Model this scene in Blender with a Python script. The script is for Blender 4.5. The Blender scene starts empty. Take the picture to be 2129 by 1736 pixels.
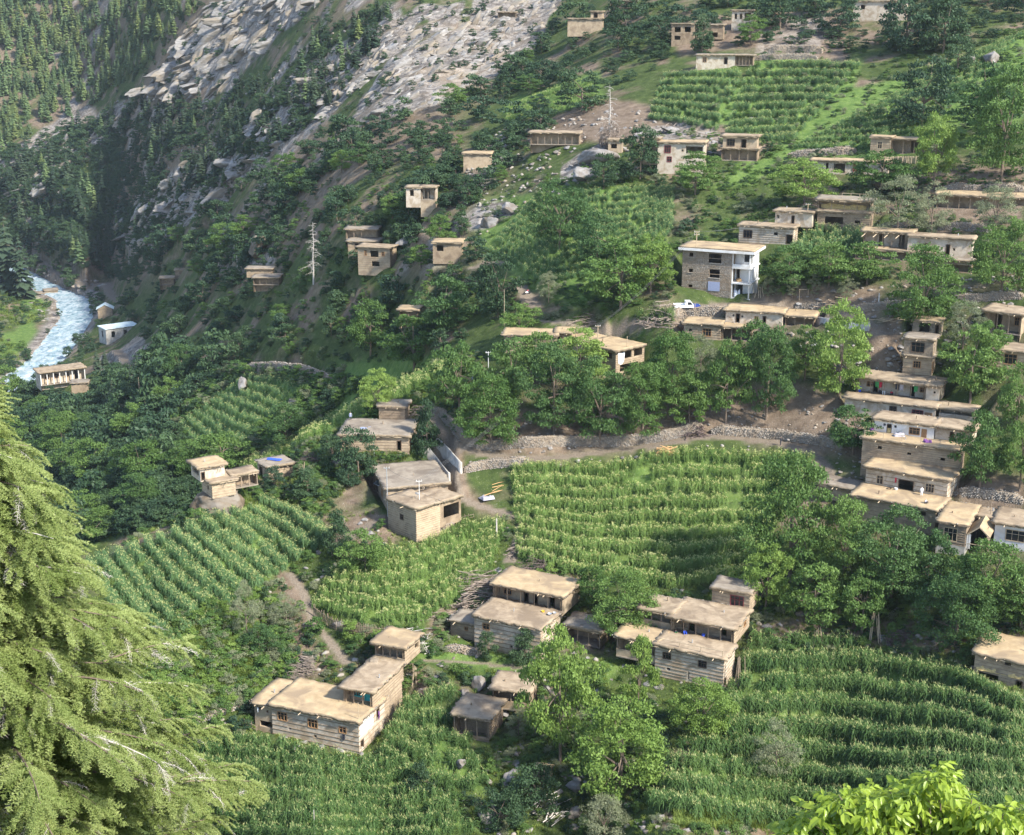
import bpy, math, random
import numpy as np
from mathutils import Matrix, Vector, Euler

# ------------------------------------------------------------------ camera, sky, sun, exposure
scene = bpy.context.scene
COL = scene.collection
PITCH = math.radians(16.2)
HFOV = math.radians(40.0)
FPX = 1064.0 / math.tan(HFOV / 2)          # focal length in units of a 2128 px wide frame
cam_d = bpy.data.cameras.new("camera")
cam_d.sensor_width = 36.0
cam_d.angle = HFOV
cam_d.clip_start = 0.5
cam_d.clip_end = 9000.0
cam = bpy.data.objects.new("camera", cam_d)
COL.objects.link(cam)
cam.location = (0, 0, 0)
cam.rotation_euler = (math.pi / 2 - PITCH, 0, 0)
scene.camera = cam

SUN_AZ = math.radians(128.0)     # measured from +Y (view direction) towards +X: to the right, a little behind the camera
SUN_EL = math.radians(41.0)
world = bpy.data.worlds.new("World")
scene.world = world
world.use_nodes = True
wn = world.node_tree
wn.nodes.clear()
w_out = wn.nodes.new("ShaderNodeOutputWorld")
w_bg = wn.nodes.new("ShaderNodeBackground")
w_sky = wn.nodes.new("ShaderNodeTexSky")
w_sky.sky_type = 'NISHITA'
w_sky.sun_disc = False
w_sky.sun_elevation = SUN_EL
w_sky.sun_rotation = SUN_AZ
w_sky.altitude = 1800
w_sky.air_density = 1.0
w_sky.dust_density = 2.5
w_bg.inputs["Strength"].default_value = 0.145
wn.links.new(w_sky.outputs["Color"], w_bg.inputs["Color"])
wn.links.new(w_bg.outputs["Background"], w_out.inputs["Surface"])

sun_d = bpy.data.lights.new("sun", 'SUN')
sun_d.energy = 3.7
sun_d.angle = math.radians(4.0)
sun_d.color = (1.0, 0.955, 0.86)
sun = bpy.data.objects.new("sun", sun_d)
COL.objects.link(sun)
sdir = Vector((math.sin(SUN_AZ) * math.cos(SUN_EL), math.cos(SUN_AZ) * math.cos(SUN_EL), math.sin(SUN_EL)))
sun.rotation_euler = sdir.to_track_quat('Z', 'Y').to_euler()
sun.location = sdir * 300

scene.view_settings.view_transform = 'Standard'
scene.view_settings.look = 'None'
scene.view_settings.exposure = 1.48
scene.view_settings.gamma = 1.0
scene.view_settings.use_curve_mapping = False
scene.render.engine = 'CYCLES'
scene.cycles.max_bounces = 5
scene.cycles.diffuse_bounces = 3
scene.cycles.glossy_bounces = 2
scene.cycles.transmission_bounces = 3
scene.cycles.transparent_max_bounces = 6
scene.cycles.volume_bounces = 0

# ------------------------------------------------------------------ small tools
RNG = np.random.default_rng(7)
rnd = random.Random(11)
SP, CP = math.sin(PITCH), math.cos(PITCH)

def ray(px, py):
    """unit-forward direction of the pixels of a 2128 x 1736 frame (arrays or numbers)"""
    x = (np.asarray(px, float) - 1064) / FPX
    y = (868 - np.asarray(py, float)) / FPX
    return np.stack([x, CP + y * SP, -SP + y * CP], -1)

def proj(P):
    P = np.asarray(P, float)
    x, Y, Z = P[..., 0], P[..., 1], P[..., 2]
    f = np.maximum(Y * CP - Z * SP, 1e-3)
    u = Y * SP + Z * CP
    return 1064 + FPX * x / f, 868 - FPX * u / f

def slant(px, py, d):
    r = ray(px, py)
    return r / np.linalg.norm(r, axis=-1, keepdims=True) * np.asarray(d, float)[..., None]

def _hash(ix, iy, seed):
    n = (ix * 374761393 + iy * 668265263 + seed * 974711) & 0x7fffffff
    n = ((n ^ (n >> 13)) * 1274126177) & 0x7fffffff
    return ((n ^ (n >> 16)) & 0xffff) / 65535.0

def vnoise(x, y, seed=0):
    x = np.asarray(x, float); y = np.asarray(y, float)
    ix = np.floor(x).astype(np.int64); iy = np.floor(y).astype(np.int64)
    fx = x - ix; fy = y - iy
    fx = fx * fx * (3 - 2 * fx); fy = fy * fy * (3 - 2 * fy)
    a = _hash(ix, iy, seed); b = _hash(ix + 1, iy, seed)
    c = _hash(ix, iy + 1, seed); d = _hash(ix + 1, iy + 1, seed)
    return (a + (b - a) * fx) * (1 - fy) + (c + (d - c) * fx) * fy

def fbm(x, y, octv=4, seed=0):
    s = 0.0; a = 0.5; t = 0.0
    for i in range(octv):
        s = s + a * vnoise(x, y, seed + i * 17); t += a
        x = x * 2.03 + 13.1; y = y * 2.03 + 7.7; a *= 0.5
    return s / t

def smooth(a, b, x):
    t = np.clip((x - a) / (b - a), 0, 1)
    return t * t * (3 - 2 * t)

def in_poly(px, py, poly):
    px = np.asarray(px, float); py = np.asarray(py, float)
    ins = np.zeros(px.shape, bool)
    n = len(poly)
    for i in range(n):
        x0, y0 = poly[i]; x1, y1 = poly[(i + 1) % n]
        if y0 == y1: continue
        c = ((y0 > py) != (y1 > py)) & (px < (x1 - x0) * (py - y0) / (y1 - y0) + x0)
        ins ^= c
    return ins

def np_mesh(name, V, F, mats=(), mat_idx=None, smooth_sh=False):
    """mesh from arrays; F is (n,3) or (n,4), or a list of such arrays"""
    me = bpy.data.meshes.new(name)
    Fs = F if isinstance(F, list) else [F]
    Fs = [np.asarray(f, np.int32) for f in Fs if len(f)]
    V = np.asarray(V, np.float32)
    me.vertices.add(len(V))
    me.vertices.foreach_set("co", V.ravel())
    loops = np.concatenate([f.ravel() for f in Fs])
    tot = np.concatenate([np.full(len(f), f.shape[1], np.int32) for f in Fs])
    me.loops.add(len(loops))
    me.loops.foreach_set("vertex_index", loops)
    me.polygons.add(len(tot))
    st = np.zeros(len(tot), np.int32); st[1:] = np.cumsum(tot)[:-1]
    me.polygons.foreach_set("loop_start", st)
    for m in mats: me.materials.append(m)
    if mat_idx is not None: me.polygons.foreach_set("material_index", np.asarray(mat_idx, np.int32))
    if smooth_sh: me.polygons.foreach_set("use_smooth", np.ones(len(tot), bool))
    me.update(calc_edges=True)
    return me

def link(name, data, parent=None, mw=None):
    o = bpy.data.objects.new(name, data)
    COL.objects.link(o)
    if parent is not None: o.parent = parent
    if mw is not None: o.matrix_local = mw
    return o

def tag(o, label=None, cat=None, group=None, kind=None):
    if label: o["label"] = label
    if cat: o["category"] = cat
    if group: o["group"] = group
    if kind: o["kind"] = kind
    return o

def empty(name, loc, rz=0.0):
    o = bpy.data.objects.new(name, None)
    o.empty_display_size = 0.5
    COL.objects.link(o)
    o.location = loc; o.rotation_euler = (0, 0, rz)
    return o

class MB:
    """collects polygons into one mesh"""
    def __init__(s): s.v = []; s.f = []; s.m = []
    def add(s, V, F, mi=0):
        b = len(s.v)
        s.v.extend([tuple(p) for p in V])
        for f in F:
            s.f.append(tuple(i + b for i in f)); s.m.append(mi)
    def box(s, x0, x1, y0, y1, z0, z1, mi=0):
        s.add([(x0,y0,z0),(x1,y0,z0),(x1,y1,z0),(x0,y1,z0),(x0,y0,z1),(x1,y0,z1),(x1,y1,z1),(x0,y1,z1)],
              [(0,3,2,1),(4,5,6,7),(0,1,5,4),(1,2,6,5),(2,3,7,6),(3,0,4,7)], mi)
    def tube(s, pts, rad, n=6, mi=0, cap=True):
        pts = [Vector(p) for p in pts]
        if not hasattr(rad, '__len__'): rad = [rad] * len(pts)
        V = []; F = []
        for i, p in enumerate(pts):
            d = (pts[min(i+1, len(pts)-1)] - pts[max(i-1, 0)])
            if d.length < 1e-9: d = Vector((0,0,1))
            d.normalize()
            a = d.cross(Vector((0,0,1)) if abs(d.z) < .9 else Vector((1,0,0))).normalized()
            b = d.cross(a)
            for k in range(n):
                t = 2*math.pi*k/n
                V.append(p + (a*math.cos(t) + b*math.sin(t))*rad[i])
        for i in range(len(pts)-1):
            for k in range(n):
                F.append((i*n+k, i*n+(k+1)%n, (i+1)*n+(k+1)%n, (i+1)*n+k))
        if cap:
            F.append(tuple(range(n))[::-1]); F.append(tuple((len(pts)-1)*n+k for k in range(n)))
        s.add(V, F, mi)
    def mesh(s, name, *mats):
        me = bpy.data.meshes.new(name)
        me.from_pydata([tuple(p) for p in s.v], [], s.f)
        for m in mats: me.materials.append(m)
        if len(mats) > 1: me.polygons.foreach_set("material_index", np.array(s.m, np.int32))
        me.update()
        return me
    def build(s, name, parent, *mats, mw=None):
        return link(name, s.mesh(name, *mats), parent, mw)

# ------------------------------------------------------------------ materials
def nodes_of(name):
    m = bpy.data.materials.new(name)
    m.use_nodes = True
    nt = m.node_tree
    nt.nodes.clear()
    out = nt.nodes.new("ShaderNodeOutputMaterial")
    return m, nt, out

def nd(nt, typ, **kw):
    n = nt.nodes.new(typ)
    for k, v in kw.items():
        if k.startswith("i_"):
            n.inputs[k[2:].replace("_", " ")].default_value = v
        else: setattr(n, k, v)
    return n

def ramp(nt, fac, stops):
    r = nt.nodes.new("ShaderNodeValToRGB")
    e = r.color_ramp.elements
    while len(e) < len(stops): e.new(0.5)
    for i, (p, c) in enumerate(stops):
        e[i].position = p
        e[i].color = (c[0], c[1], c[2], 1) if hasattr(c, '__len__') else (c, c, c, 1)
    nt.links.new(fac, r.inputs["Fac"])
    return r.outputs["Color"]

def mixc(nt, fac, a, b, mode='MIX'):
    n = nt.nodes.new("ShaderNodeMix"); n.data_type = 'RGBA'; n.blend_type = mode
    for key, v in ((0, fac), (6, a), (7, b)):
        s = n.inputs[key]
        if isinstance(v, (int, float)): s.default_value = v
        elif isinstance(v, tuple): s.default_value = (*v[:3], 1)
        else: nt.links.new(v, s)
    return n.outputs[2]

def noise(nt, vec, scale, detail=4, rough=0.55, dist=0.0):
    n = nt.nodes.new("ShaderNodeTexNoise")
    n.inputs["Scale"].default_value = scale; n.inputs["Detail"].default_value = detail
    n.inputs["Roughness"].default_value = rough; n.inputs["Distortion"].default_value = dist
    nt.links.new(vec, n.inputs["Vector"])
    return n.outputs["Fac"]

def wpos(nt, sx=1, sy=1, sz=1):
    g = nt.nodes.new("ShaderNodeNewGeometry")
    if (sx, sy, sz) == (1, 1, 1): return g.outputs["Position"]
    m = nt.nodes.new("ShaderNodeVectorMath"); m.operation = 'MULTIPLY'
    nt.links.new(g.outputs["Position"], m.inputs[0]); m.inputs[1].default_value = (sx, sy, sz)
    return m.outputs[0]

def opos(nt, sx=1, sy=1, sz=1):
    g = nt.nodes.new("ShaderNodeTexCoord")
    m = nt.nodes.new("ShaderNodeVectorMath"); m.operation = 'MULTIPLY'
    nt.links.new(g.outputs["Object"], m.inputs[0]); m.inputs[1].default_value = (sx, sy, sz)
    return m.outputs[0]

def principled(nt, out, color, rough=0.9, bump=None, bstr=0.4, bdist=0.05, spec=0.2, metal=0.0):
    p = nt.nodes.new("ShaderNodeBsdfPrincipled")
    p.inputs["Roughness"].default_value = rough
    p.inputs["Specular IOR Level"].default_value = spec
    p.inputs["Metallic"].default_value = metal
    if isinstance(color, tuple): p.inputs["Base Color"].default_value = (*color, 1)
    else: nt.links.new(color, p.inputs["Base Color"])
    if bump is not None:
        b = nt.nodes.new("ShaderNodeBump"); b.inputs["Strength"].default_value = bstr
        b.inputs["Distance"].default_value = bdist
        nt.links.new(bump, b.inputs["Height"]); nt.links.new(b.outputs["Normal"], p.inputs["Normal"])
    nt.links.new(p.outputs["BSDF"], out.inputs["Surface"])
    return p

def mat_noisy(name, c1, c2, scale=1.0, rough=0.9, bstr=0.3, bdist=0.04, stretch=(1,1,1), spec=0.15, c3=None, scale3=0.15, metal=0.0):
    m, nt, out = nodes_of(name)
    v = wpos(nt, *stretch)
    n1 = noise(nt, v, scale, 6, 0.62, 0.3)
    col = ramp(nt, n1, [(0.3, c1), (0.72, c2)])
    if c3 is not None:
        n3 = noise(nt, v, scale3, 3, 0.6, 0.6)
        f = ramp(nt, n3, [(0.46, 0.0), (0.62, 1.0)])
        col = mixc(nt, f, col, c3)
    principled(nt, out, col, rough, n1, bstr, bdist, spec, metal)
    return m

def mat_plain(name, c, rough=0.7, metal=0.0, spec=0.3):
    m, nt, out = nodes_of(name)
    n1 = noise(nt, opos(nt), 3.0, 4)
    col = mixc(nt, n1, tuple(x * 0.82 for x in c), tuple(min(x * 1.12, 1) for x in c))
    principled(nt, out, col, rough, spec=spec, metal=metal)
    return m

def mat_leaf(name, c_dark, c_light, trans=0.3, vary=0.5, clump=0.35, tint=None, rough=0.55, spec=0.2):
    """leaf: colour differs from tree to tree (object random) and from sprig to sprig"""
    m, nt, out = nodes_of(name)
    oi = nt.nodes.new("ShaderNodeObjectInfo")
    v = wpos(nt)
    n1 = noise(nt, v, clump, 3, 0.6)
    n2 = noise(nt, v, clump * 9, 2, 0.6)
    add = nt.nodes.new("ShaderNodeMath"); add.operation = 'MULTIPLY_ADD'
    nt.links.new(oi.outputs["Random"], add.inputs[0]); add.inputs[1].default_value = vary; nt.links.new(n1, add.inputs[2])
    add2 = nt.nodes.new("ShaderNodeMath"); add2.operation = 'MULTIPLY_ADD'
    nt.links.new(n2, add2.inputs[0]); add2.inputs[1].default_value = 0.5; nt.links.new(add.outputs[0], add2.inputs[2])
    lo = 0.45; hi = 0.95 + vary * 0.6
    mr = nt.nodes.new("ShaderNodeMapRange"); mr.inputs[1].default_value = lo; mr.inputs[2].default_value = hi
    nt.links.new(add2.outputs[0], mr.inputs[0])
    col = mixc(nt, mr.outputs[0], c_dark, c_light)
    if tint is not None:
        w = nt.nodes.new("ShaderNodeMath"); w.operation = 'MULTIPLY'
        w2 = nt.nodes.new("ShaderNodeMath"); w2.operation = 'FRACT'
        nt.links.new(oi.outputs["Random"], w.inputs[0]); w.inputs[1].default_value = 7.31
        nt.links.new(w.outputs[0], w2.inputs[0])
        f = ramp(nt, w2.outputs[0], [(0.55, 0.0), (1.0, 0.8)])
        col = mixc(nt, f, col, tint)
    d = nt.nodes.new("ShaderNodeBsdfPrincipled")
    d.inputs["Roughness"].default_value = rough; d.inputs["Specular IOR Level"].default_value = spec
    t = nt.nodes.new("ShaderNodeBsdfTranslucent")
    mx = nt.nodes.new("ShaderNodeMixShader"); mx.inputs[0].default_value = trans
    nt.links.new(col, d.inputs["Base Color"]); nt.links.new(col, t.inputs["Color"])
    nt.links.new(d.outputs[0], mx.inputs[1]); nt.links.new(t.outputs[0], mx.inputs[2])
    nt.links.new(mx.outputs[0], out.inputs["Surface"])
    return m

M = {}
M["roof"] = mat_noisy("mud roof", (0.248, 0.187, 0.124), (0.386, 0.304, 0.212), 0.9, 0.95, 0.5, 0.06, c3=(0.202, 0.152, 0.104), scale3=0.3)
M["roof_warm"] = mat_noisy("straw mud roof", (0.313, 0.228, 0.131), (0.460, 0.348, 0.212), 0.8, 0.95, 0.5, 0.06, c3=(0.267, 0.198, 0.127), scale3=0.25)
M["roof_grey"] = mat_noisy("grey mud roof", (0.207, 0.172, 0.132), (0.306, 0.260, 0.204), 0.8, 0.95, 0.5, 0.06, c3=(0.167, 0.136, 0.106), scale3=0.25)
M["roof_edge"] = mat_noisy("roof edge earth", (0.160, 0.120, 0.080), (0.288, 0.232, 0.160), 3.0, 0.95)
M["mud"] = mat_noisy("mud plaster", (0.31, 0.235, 0.155), (0.42, 0.335, 0.235), 1.3, 0.95, 0.3, c3=(0.25, 0.19, 0.13), scale3=0.5)
M["mud_dark"] = mat_noisy("brown mud plaster", (0.24, 0.18, 0.118), (0.33, 0.255, 0.175), 1.3, 0.95, 0.3, c3=(0.19, 0.14, 0.095), scale3=0.5)
M["lime"] = mat_noisy("pale lime plaster", (0.40, 0.335, 0.255), (0.54, 0.47, 0.38), 1.6, 0.93, 0.25, c3=(0.34, 0.265, 0.185), scale3=0.6)
M["white"] = mat_noisy("whitewash", (0.58, 0.57, 0.555), (0.70, 0.69, 0.67), 1.2, 0.9, 0.15, c3=(0.54, 0.51, 0.46), scale3=0.3)
M["concrete"] = mat_noisy("cement render", (0.36, 0.335, 0.30), (0.48, 0.45, 0.40), 1.1, 0.9, 0.2, c3=(0.30, 0.275, 0.24), scale3=0.35)
M["timber"] = mat_noisy("weathered timber", (0.17, 0.125, 0.085), (0.36, 0.28, 0.20), 5.0, 0.9, 0.5, stretch=(1, 1, 2.5))
M["timber_pale"] = mat_noisy("pale timber", (0.34, 0.26, 0.17), (0.50, 0.40, 0.28), 5.0, 0.85, 0.4)
M["timber_dark"] = mat_noisy("dark timber", (0.07, 0.05, 0.035), (0.16, 0.11, 0.075), 5.0, 0.85, 0.4)
M["wood_orange"] = mat_noisy("fresh sawn timber", (0.40, 0.23, 0.10), (0.58, 0.37, 0.18), 4.0, 0.8, 0.3)
M["wood_window"] = mat_noisy("window wood", (0.23, 0.13, 0.065), (0.38, 0.23, 0.12), 6.0, 0.7, 0.3)
M["stick"] = mat_noisy("grey branches", (0.13, 0.10, 0.08), (0.33, 0.27, 0.22), 4.0, 0.9, 0.4)
M["stick_purple"] = mat_noisy("dark brushwood", (0.07, 0.05, 0.045), (0.20, 0.15, 0.135), 4.0, 0.9, 0.4)
M["bark"] = mat_noisy("bark", (0.10, 0.075, 0.055), (0.22, 0.17, 0.13), 5.0, 0.9, 0.5)
M["bark_pale"] = mat_noisy("pale dead wood", (0.36, 0.32, 0.28), (0.54, 0.50, 0.45), 5.0, 0.9, 0.4)
M["stone"] = mat_noisy("field stone", (0.208, 0.184, 0.156), (0.355, 0.325, 0.287), 1.5, 0.95, 0.6, 0.08, c3=(0.245, 0.193, 0.141), scale3=0.5)
M["stone_core"] = mat_noisy("wall earth core", (0.16, 0.125, 0.09), (0.30, 0.245, 0.185), 2.5, 0.95, 0.6, 0.08)
M["boulder"] = mat_noisy("boulder rock", (0.158, 0.143, 0.131), (0.297, 0.280, 0.263), 0.7, 0.95, 0.7, 0.25, c3=(0.149, 0.124, 0.099), scale3=0.25)
M["rock_warm"] = mat_noisy("tan rock", (0.094, 0.069, 0.045), (0.165, 0.129, 0.091), 0.6, 0.95, 0.7, 0.3, c3=(0.198, 0.173, 0.143), scale3=0.2)
M["metal_roof"] = mat_noisy("pale painted sheet metal", (0.50, 0.58, 0.58), (0.62, 0.70, 0.70), 0.5, 0.5, 0.1, spec=0.4)
M["metal"] = mat_plain("galvanised metal", (0.52, 0.53, 0.54), 0.45, 0.6)
M["wire"] = mat_plain("dark wire", (0.08, 0.08, 0.08), 0.6)
M["glass"] = mat_plain("dark window glass", (0.02, 0.023, 0.027), 0.12, 0.0, 0.5)
M["dark"] = mat_plain("boards with painted shade", (0.05, 0.04, 0.032), 0.95)  # porch shade put into the colour of the boards
M["teal"] = mat_plain("teal paint", (0.03, 0.36, 0.38), 0.6)
M["maroon"] = mat_plain("maroon paint", (0.20, 0.05, 0.05), 0.6)
M["blue"] = mat_plain("blue cloth", (0.04, 0.10, 0.55), 0.8)
M["blue_grey"] = mat_plain("grey blue tarpaulin", (0.27, 0.30, 0.42), 0.7)
M["cloth_white"] = mat_plain("white cloth", (0.75, 0.75, 0.76), 0.8)
M["cloth_red"] = mat_plain("red cloth", (0.45, 0.03, 0.06), 0.8)
M["cloth_green"] = mat_plain("green cloth", (0.05, 0.25, 0.08), 0.8)
M["cloth_purple"] = mat_plain("purple cloth", (0.16, 0.06, 0.20), 0.8)
M["cloth_dark"] = mat_plain("dark cloth", (0.035, 0.035, 0.045), 0.85)
M["cloth_grey"] = mat_plain("grey cloth", (0.35, 0.33, 0.36), 0.85)
M["skin"] = mat_plain("skin", (0.40, 0.25, 0.16), 0.6)
M["hair"] = mat_plain("black hair", (0.02, 0.017, 0.015), 0.6)
M["yellow"] = mat_plain("yellow plastic", (0.65, 0.42, 0.05), 0.5)
M["car_white"] = mat_plain("white car paint", (0.78, 0.79, 0.80), 0.3, 0.0, 0.5)
M["car_blue"] = mat_plain("blue car paint", (0.03, 0.06, 0.28), 0.3, 0.0, 0.5)
M["tyre"] = mat_plain("tyre rubber", (0.025, 0.025, 0.025), 0.9)
M["straw"] = mat_noisy("straw", (0.40, 0.28, 0.11), (0.62, 0.47, 0.22), 3.0, 0.95, 0.8, 0.2)
M["tassel"] = mat_leaf("maize tassel", (0.42, 0.46, 0.16), (0.62, 0.62, 0.28), 0.4, 0.3)
M["maize"] = mat_leaf("maize leaf", (0.045, 0.110, 0.032), (0.135, 0.220, 0.066), 0.38, 0.4, 0.12)
M["maize_blue"] = mat_leaf("bluish maize leaf", (0.075, 0.165, 0.068), (0.180, 0.290, 0.115), 0.40, 0.4, 0.12)
M["grass"] = mat_leaf("grass blade", (0.09, 0.155, 0.028), (0.22, 0.28, 0.060), 0.38, 0.5, 0.2)
M["leaf"] = mat_leaf("walnut leaf", (0.045, 0.105, 0.026), (0.145, 0.230, 0.058), 0.36, 0.45, 0.3, tint=(0.058, 0.118, 0.046))
M["leaf_bright"] = mat_leaf("bright leaf", (0.095, 0.175, 0.032), (0.235, 0.330, 0.080), 0.38, 0.4, 0.3)
M["leaf_dark"] = mat_leaf("dark oak leaf", (0.021, 0.051, 0.024), (0.069, 0.117, 0.050), 0.25, 0.45, 0.25, tint=(0.035, 0.072, 0.041))
M["leaf_grey"] = mat_leaf("grey green leaf", (0.115, 0.142, 0.074), (0.250, 0.270, 0.155), 0.3, 0.4, 0.3)
M["needle"] = mat_leaf("conifer needle", (0.045, 0.092, 0.055), (0.169, 0.237, 0.098), 0.22, 0.6, 0.05, tint=(0.237, 0.275, 0.088))
M["needle_dark"] = mat_leaf("dark conifer needle", (0.024, 0.050, 0.034), (0.068, 0.100, 0.056), 0.2, 0.5, 0.05)
M["cedar"] = mat_leaf("cedar needle", (0.175, 0.240, 0.055), (0.420, 0.480, 0.185), 0.45, 0.5, 0.9)
M["walnut_near"] = mat_leaf("yellow-green walnut leaflet", (0.16, 0.26, 0.022), (0.36, 0.46, 0.06), 0.45, 0.4, 1.2, rough=0.38, spec=0.45)  # bright yellow-green is the leaflet's own colour
M["maize_light"] = mat_leaf("light maize leaf", (0.100, 0.190, 0.046), (0.235, 0.345, 0.100), 0.42, 0.4, 0.12)  # paler leaf tone for the pale-tasselled fields
M["crag"] = mat_noisy("grey crag rock", (0.12, 0.108, 0.096), (0.34, 0.32, 0.295), 0.45, 0.95, 0.8, 0.5, stretch=(.6, .8, 1.8), c3=(0.235, 0.195, 0.145), scale3=0.05)
# ------------------------------------------------------------------ terrain: one sheet, heights from sight lines of known distance
CTRL = []
def cp(*rows):
    for r in rows:
        P = slant(r[0], r[1], r[2]); CTRL.append(tuple(P))
def row(px, *pairs):
    for py, d in pairs: cp((px, py, d))
# near side
for x, ds in ((0, (214, 224, 236)), (400, (206, 214, 224)), (800, (202, 209, 221)), (1200, (199, 206, 219)), (1600, (197, 204, 217)), (2128, (194, 201, 213)), (2500, (190, 197, 209))):
    row(x, (1736, ds[0]), (1590, ds[1]), (1400, ds[2]))
cp((300, 1200, 241), (500, 1200, 241), (700, 1200, 240), (950, 1200, 239), (1300, 1200, 238), (1700, 1200, 235), (2128, 1200, 230), (2500, 1200, 226))
cp((560, 1080, 258), (720, 1000, 264), (950, 1000, 259), (1200, 1000, 259), (1500, 1000, 257), (1800, 1000, 252), (2128, 1000, 248), (2500, 1000, 244))
cp((850, 900, 274), (1000, 900, 271), (1300, 900, 269), (1600, 900, 266), (1900, 870, 264), (2200, 870, 262))
cp((950, 800, 284), (1100, 800, 280), (1300, 800, 279), (1600, 780, 277), (1900, 760, 274), (2200, 760, 272))
cp((1180, 700, 292), (1400, 690, 288), (1650, 670, 287), (1900, 650, 284), (2200, 640, 284))
cp((1150, 600, 312), (1400, 610, 297), (1650, 580, 300), (1900, 560, 300), (2250, 540, 302))
cp((1150, 500, 335), (1400, 500, 318), (1650, 490, 316), (1900, 480, 316), (2250, 460, 318))
cp((1150, 400, 364), (1400, 400, 346), (1650, 390, 342), (1900, 380, 338), (2250, 370, 338))
cp((1150, 300, 405), (1400, 300, 380), (1650, 290, 376), (1900, 290, 368), (2250, 280, 366))
cp((1150, 200, 470), (1400, 200, 425), (1650, 190, 420), (1900, 190, 410), (2250, 180, 405))
cp((1150, 100, 560), (1400, 100, 480), (1650, 90, 470), (1900, 90, 458), (2250, 80, 452))
cp((1150, 0, 640), (1400, 0, 540), (1650, 0, 525), (1900, 0, 510), (2250, 0, 500))
cp((1150, -200, 780), (1400, -200, 650), (1700, -200, 630), (2000, -200, 610), (2400, -200, 600))
# ridge that hides the valley, and the drop behind it
RIDGE = [(0, 1290, 243), (160, 1180, 250), (280, 1110, 256), (400, 1050, 263), (500, 985, 271), (640, 900, 286), (760, 838, 293), (850, 792, 297), (950, 742, 302), (1040, 700, 303)]
for x, y, d in RIDGE:
    cp((x, y, d))
for x, y, d, drop in ((0, 1290, 300, 26), (160, 1180, 300, 22), (280, 1110, 305, 18), (400, 1050, 308, 15), (500, 985, 312, 12), (640, 900, 325, 9), (760, 838, 330, 6), (850, 792, 330, 4)):
    P = slant(x, y, d); CTRL.append((P[0], P[1], P[2] - drop))
# valley side behind the ridge, down to the river
row(1000, (620, 332), (520, 355), (420, 385), (320, 430), (220, 500), (120, 580), (20, 650), (-200, 800))
row(880, (650, 348), (560, 368), (460, 392), (360, 430), (260, 490), (160, 560), (60, 630), (-200, 820))
row(700, (770, 382), (680, 396), (560, 412), (460, 440), (360, 500), (260, 580), (160, 650), (60, 715), (-200, 900))
row(500, (880, 392), (780, 428), (680, 478), (580, 520), (460, 600), (360, 680), (260, 770), (160, 850), (60, 920), (-200, 1110))
row(300, (1040, 372), (940, 430), (840, 495), (760, 575), (690, 690), (600, 790), (500, 855), (400, 915), (300, 980), (200, 1050), (100, 1110), (0, 1170), (-200, 1330))
row(170, (1140, 372), (1040, 430), (930, 520), (800, 630), (560, 918), (500, 965), (440, 1012), (400, 1045), (300, 1125), (200, 1205), (100, 1285), (0, 1360), (-200, 1540))
row(20, (1230, 350), (1100, 440), (950, 560), (520, 1003), (460, 1048), (400, 1095), (340, 1143), (300, 1178), (200, 1262), (100, 1350), (0, 1435), (-200, 1620))
row(-250, (1230, 350), (1100, 430), (950, 540), (520, 1015), (400, 1110), (200, 1280), (0, 1450), (-200, 1640))
WATER_Z = -176.0
for x, y in ((30, 552), (60, 600), (140, 640), (110, 720), (10, 800), (40, 760), (-60, 860), (-30, 700), (20, 660), (200, 600), (-120, 640)):
    r = ray(x, y); t = (WATER_Z + (0.8 if x > 0 else 2.0)) / r[2]; CTRL.append(tuple(r * t))
# the photographer's own slope, under the frame
for az in (-34, -20, -7, 7, 20, 34):
    a = math.radians(az)
    for r_, z_ in ((5, -5.0), (14, -11.6), (24, -17.5), (36, -26.0), (60, -46.0), (95, -74.0), (135, -92.0)):
        CTRL.append((r_ * math.sin(a), r_ * math.cos(a), z_))
CTRL = np.array(CTRL)
cr = np.hypot(CTRL[:, 0], CTRL[:, 1])
KX = np.stack([np.arctan2(CTRL[:, 0], CTRL[:, 1]) * 4.0, np.log(cr)], 1)
KS = CTRL[:, 2] / cr
def tps(d2): return np.where(d2 > 1e-12, 0.5 * d2 * np.log(np.maximum(d2, 1e-12)), 0.0)
n_ = len(KX)
A_ = tps(((KX[:, None] - KX[None]) ** 2).sum(-1)) + np.eye(n_) * 6e-5
P_ = np.concatenate([np.ones((n_, 1)), KX], 1)
sol = np.linalg.solve(np.block([[A_, P_], [P_.T, np.zeros((3, 3))]]), np.concatenate([KS, np.zeros(3)]))

AZ0, AZ1, NA = math.radians(-31), math.radians(31), 760
rad = np.concatenate([np.linspace(4, 140, 60)[:-1], np.exp(np.linspace(math.log(140), math.log(700), 400))[:-1], np.exp(np.linspace(math.log(700), math.log(1450), 230))[:-1], np.exp(np.linspace(math.log(1450), math.log(2400), 40))])
NR = len(rad)
azs = np.linspace(AZ0, AZ1, NA)
GA, GR = np.meshgrid(azs, rad)                     # (NR, NA)
gu, gv = (GA * 4).ravel(), np.log(GR).ravel()
S = np.empty(gu.size)
for i in range(0, gu.size, 20000):
    d2 = (gu[i:i+20000, None] - KX[None, :, 0]) ** 2 + (gv[i:i+20000, None] - KX[None, :, 1]) ** 2
    S[i:i+20000] = tps(d2) @ sol[:n_] + sol[n_] + sol[n_+1] * gu[i:i+20000] + sol[n_+2] * gv[i:i+20000]
GX, GY = GR * np.sin(GA), GR * np.cos(GA)
GZ = S.reshape(GR.shape) * GR
GPX, GPY = proj(np.stack([GX, GY, GZ], -1))

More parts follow.
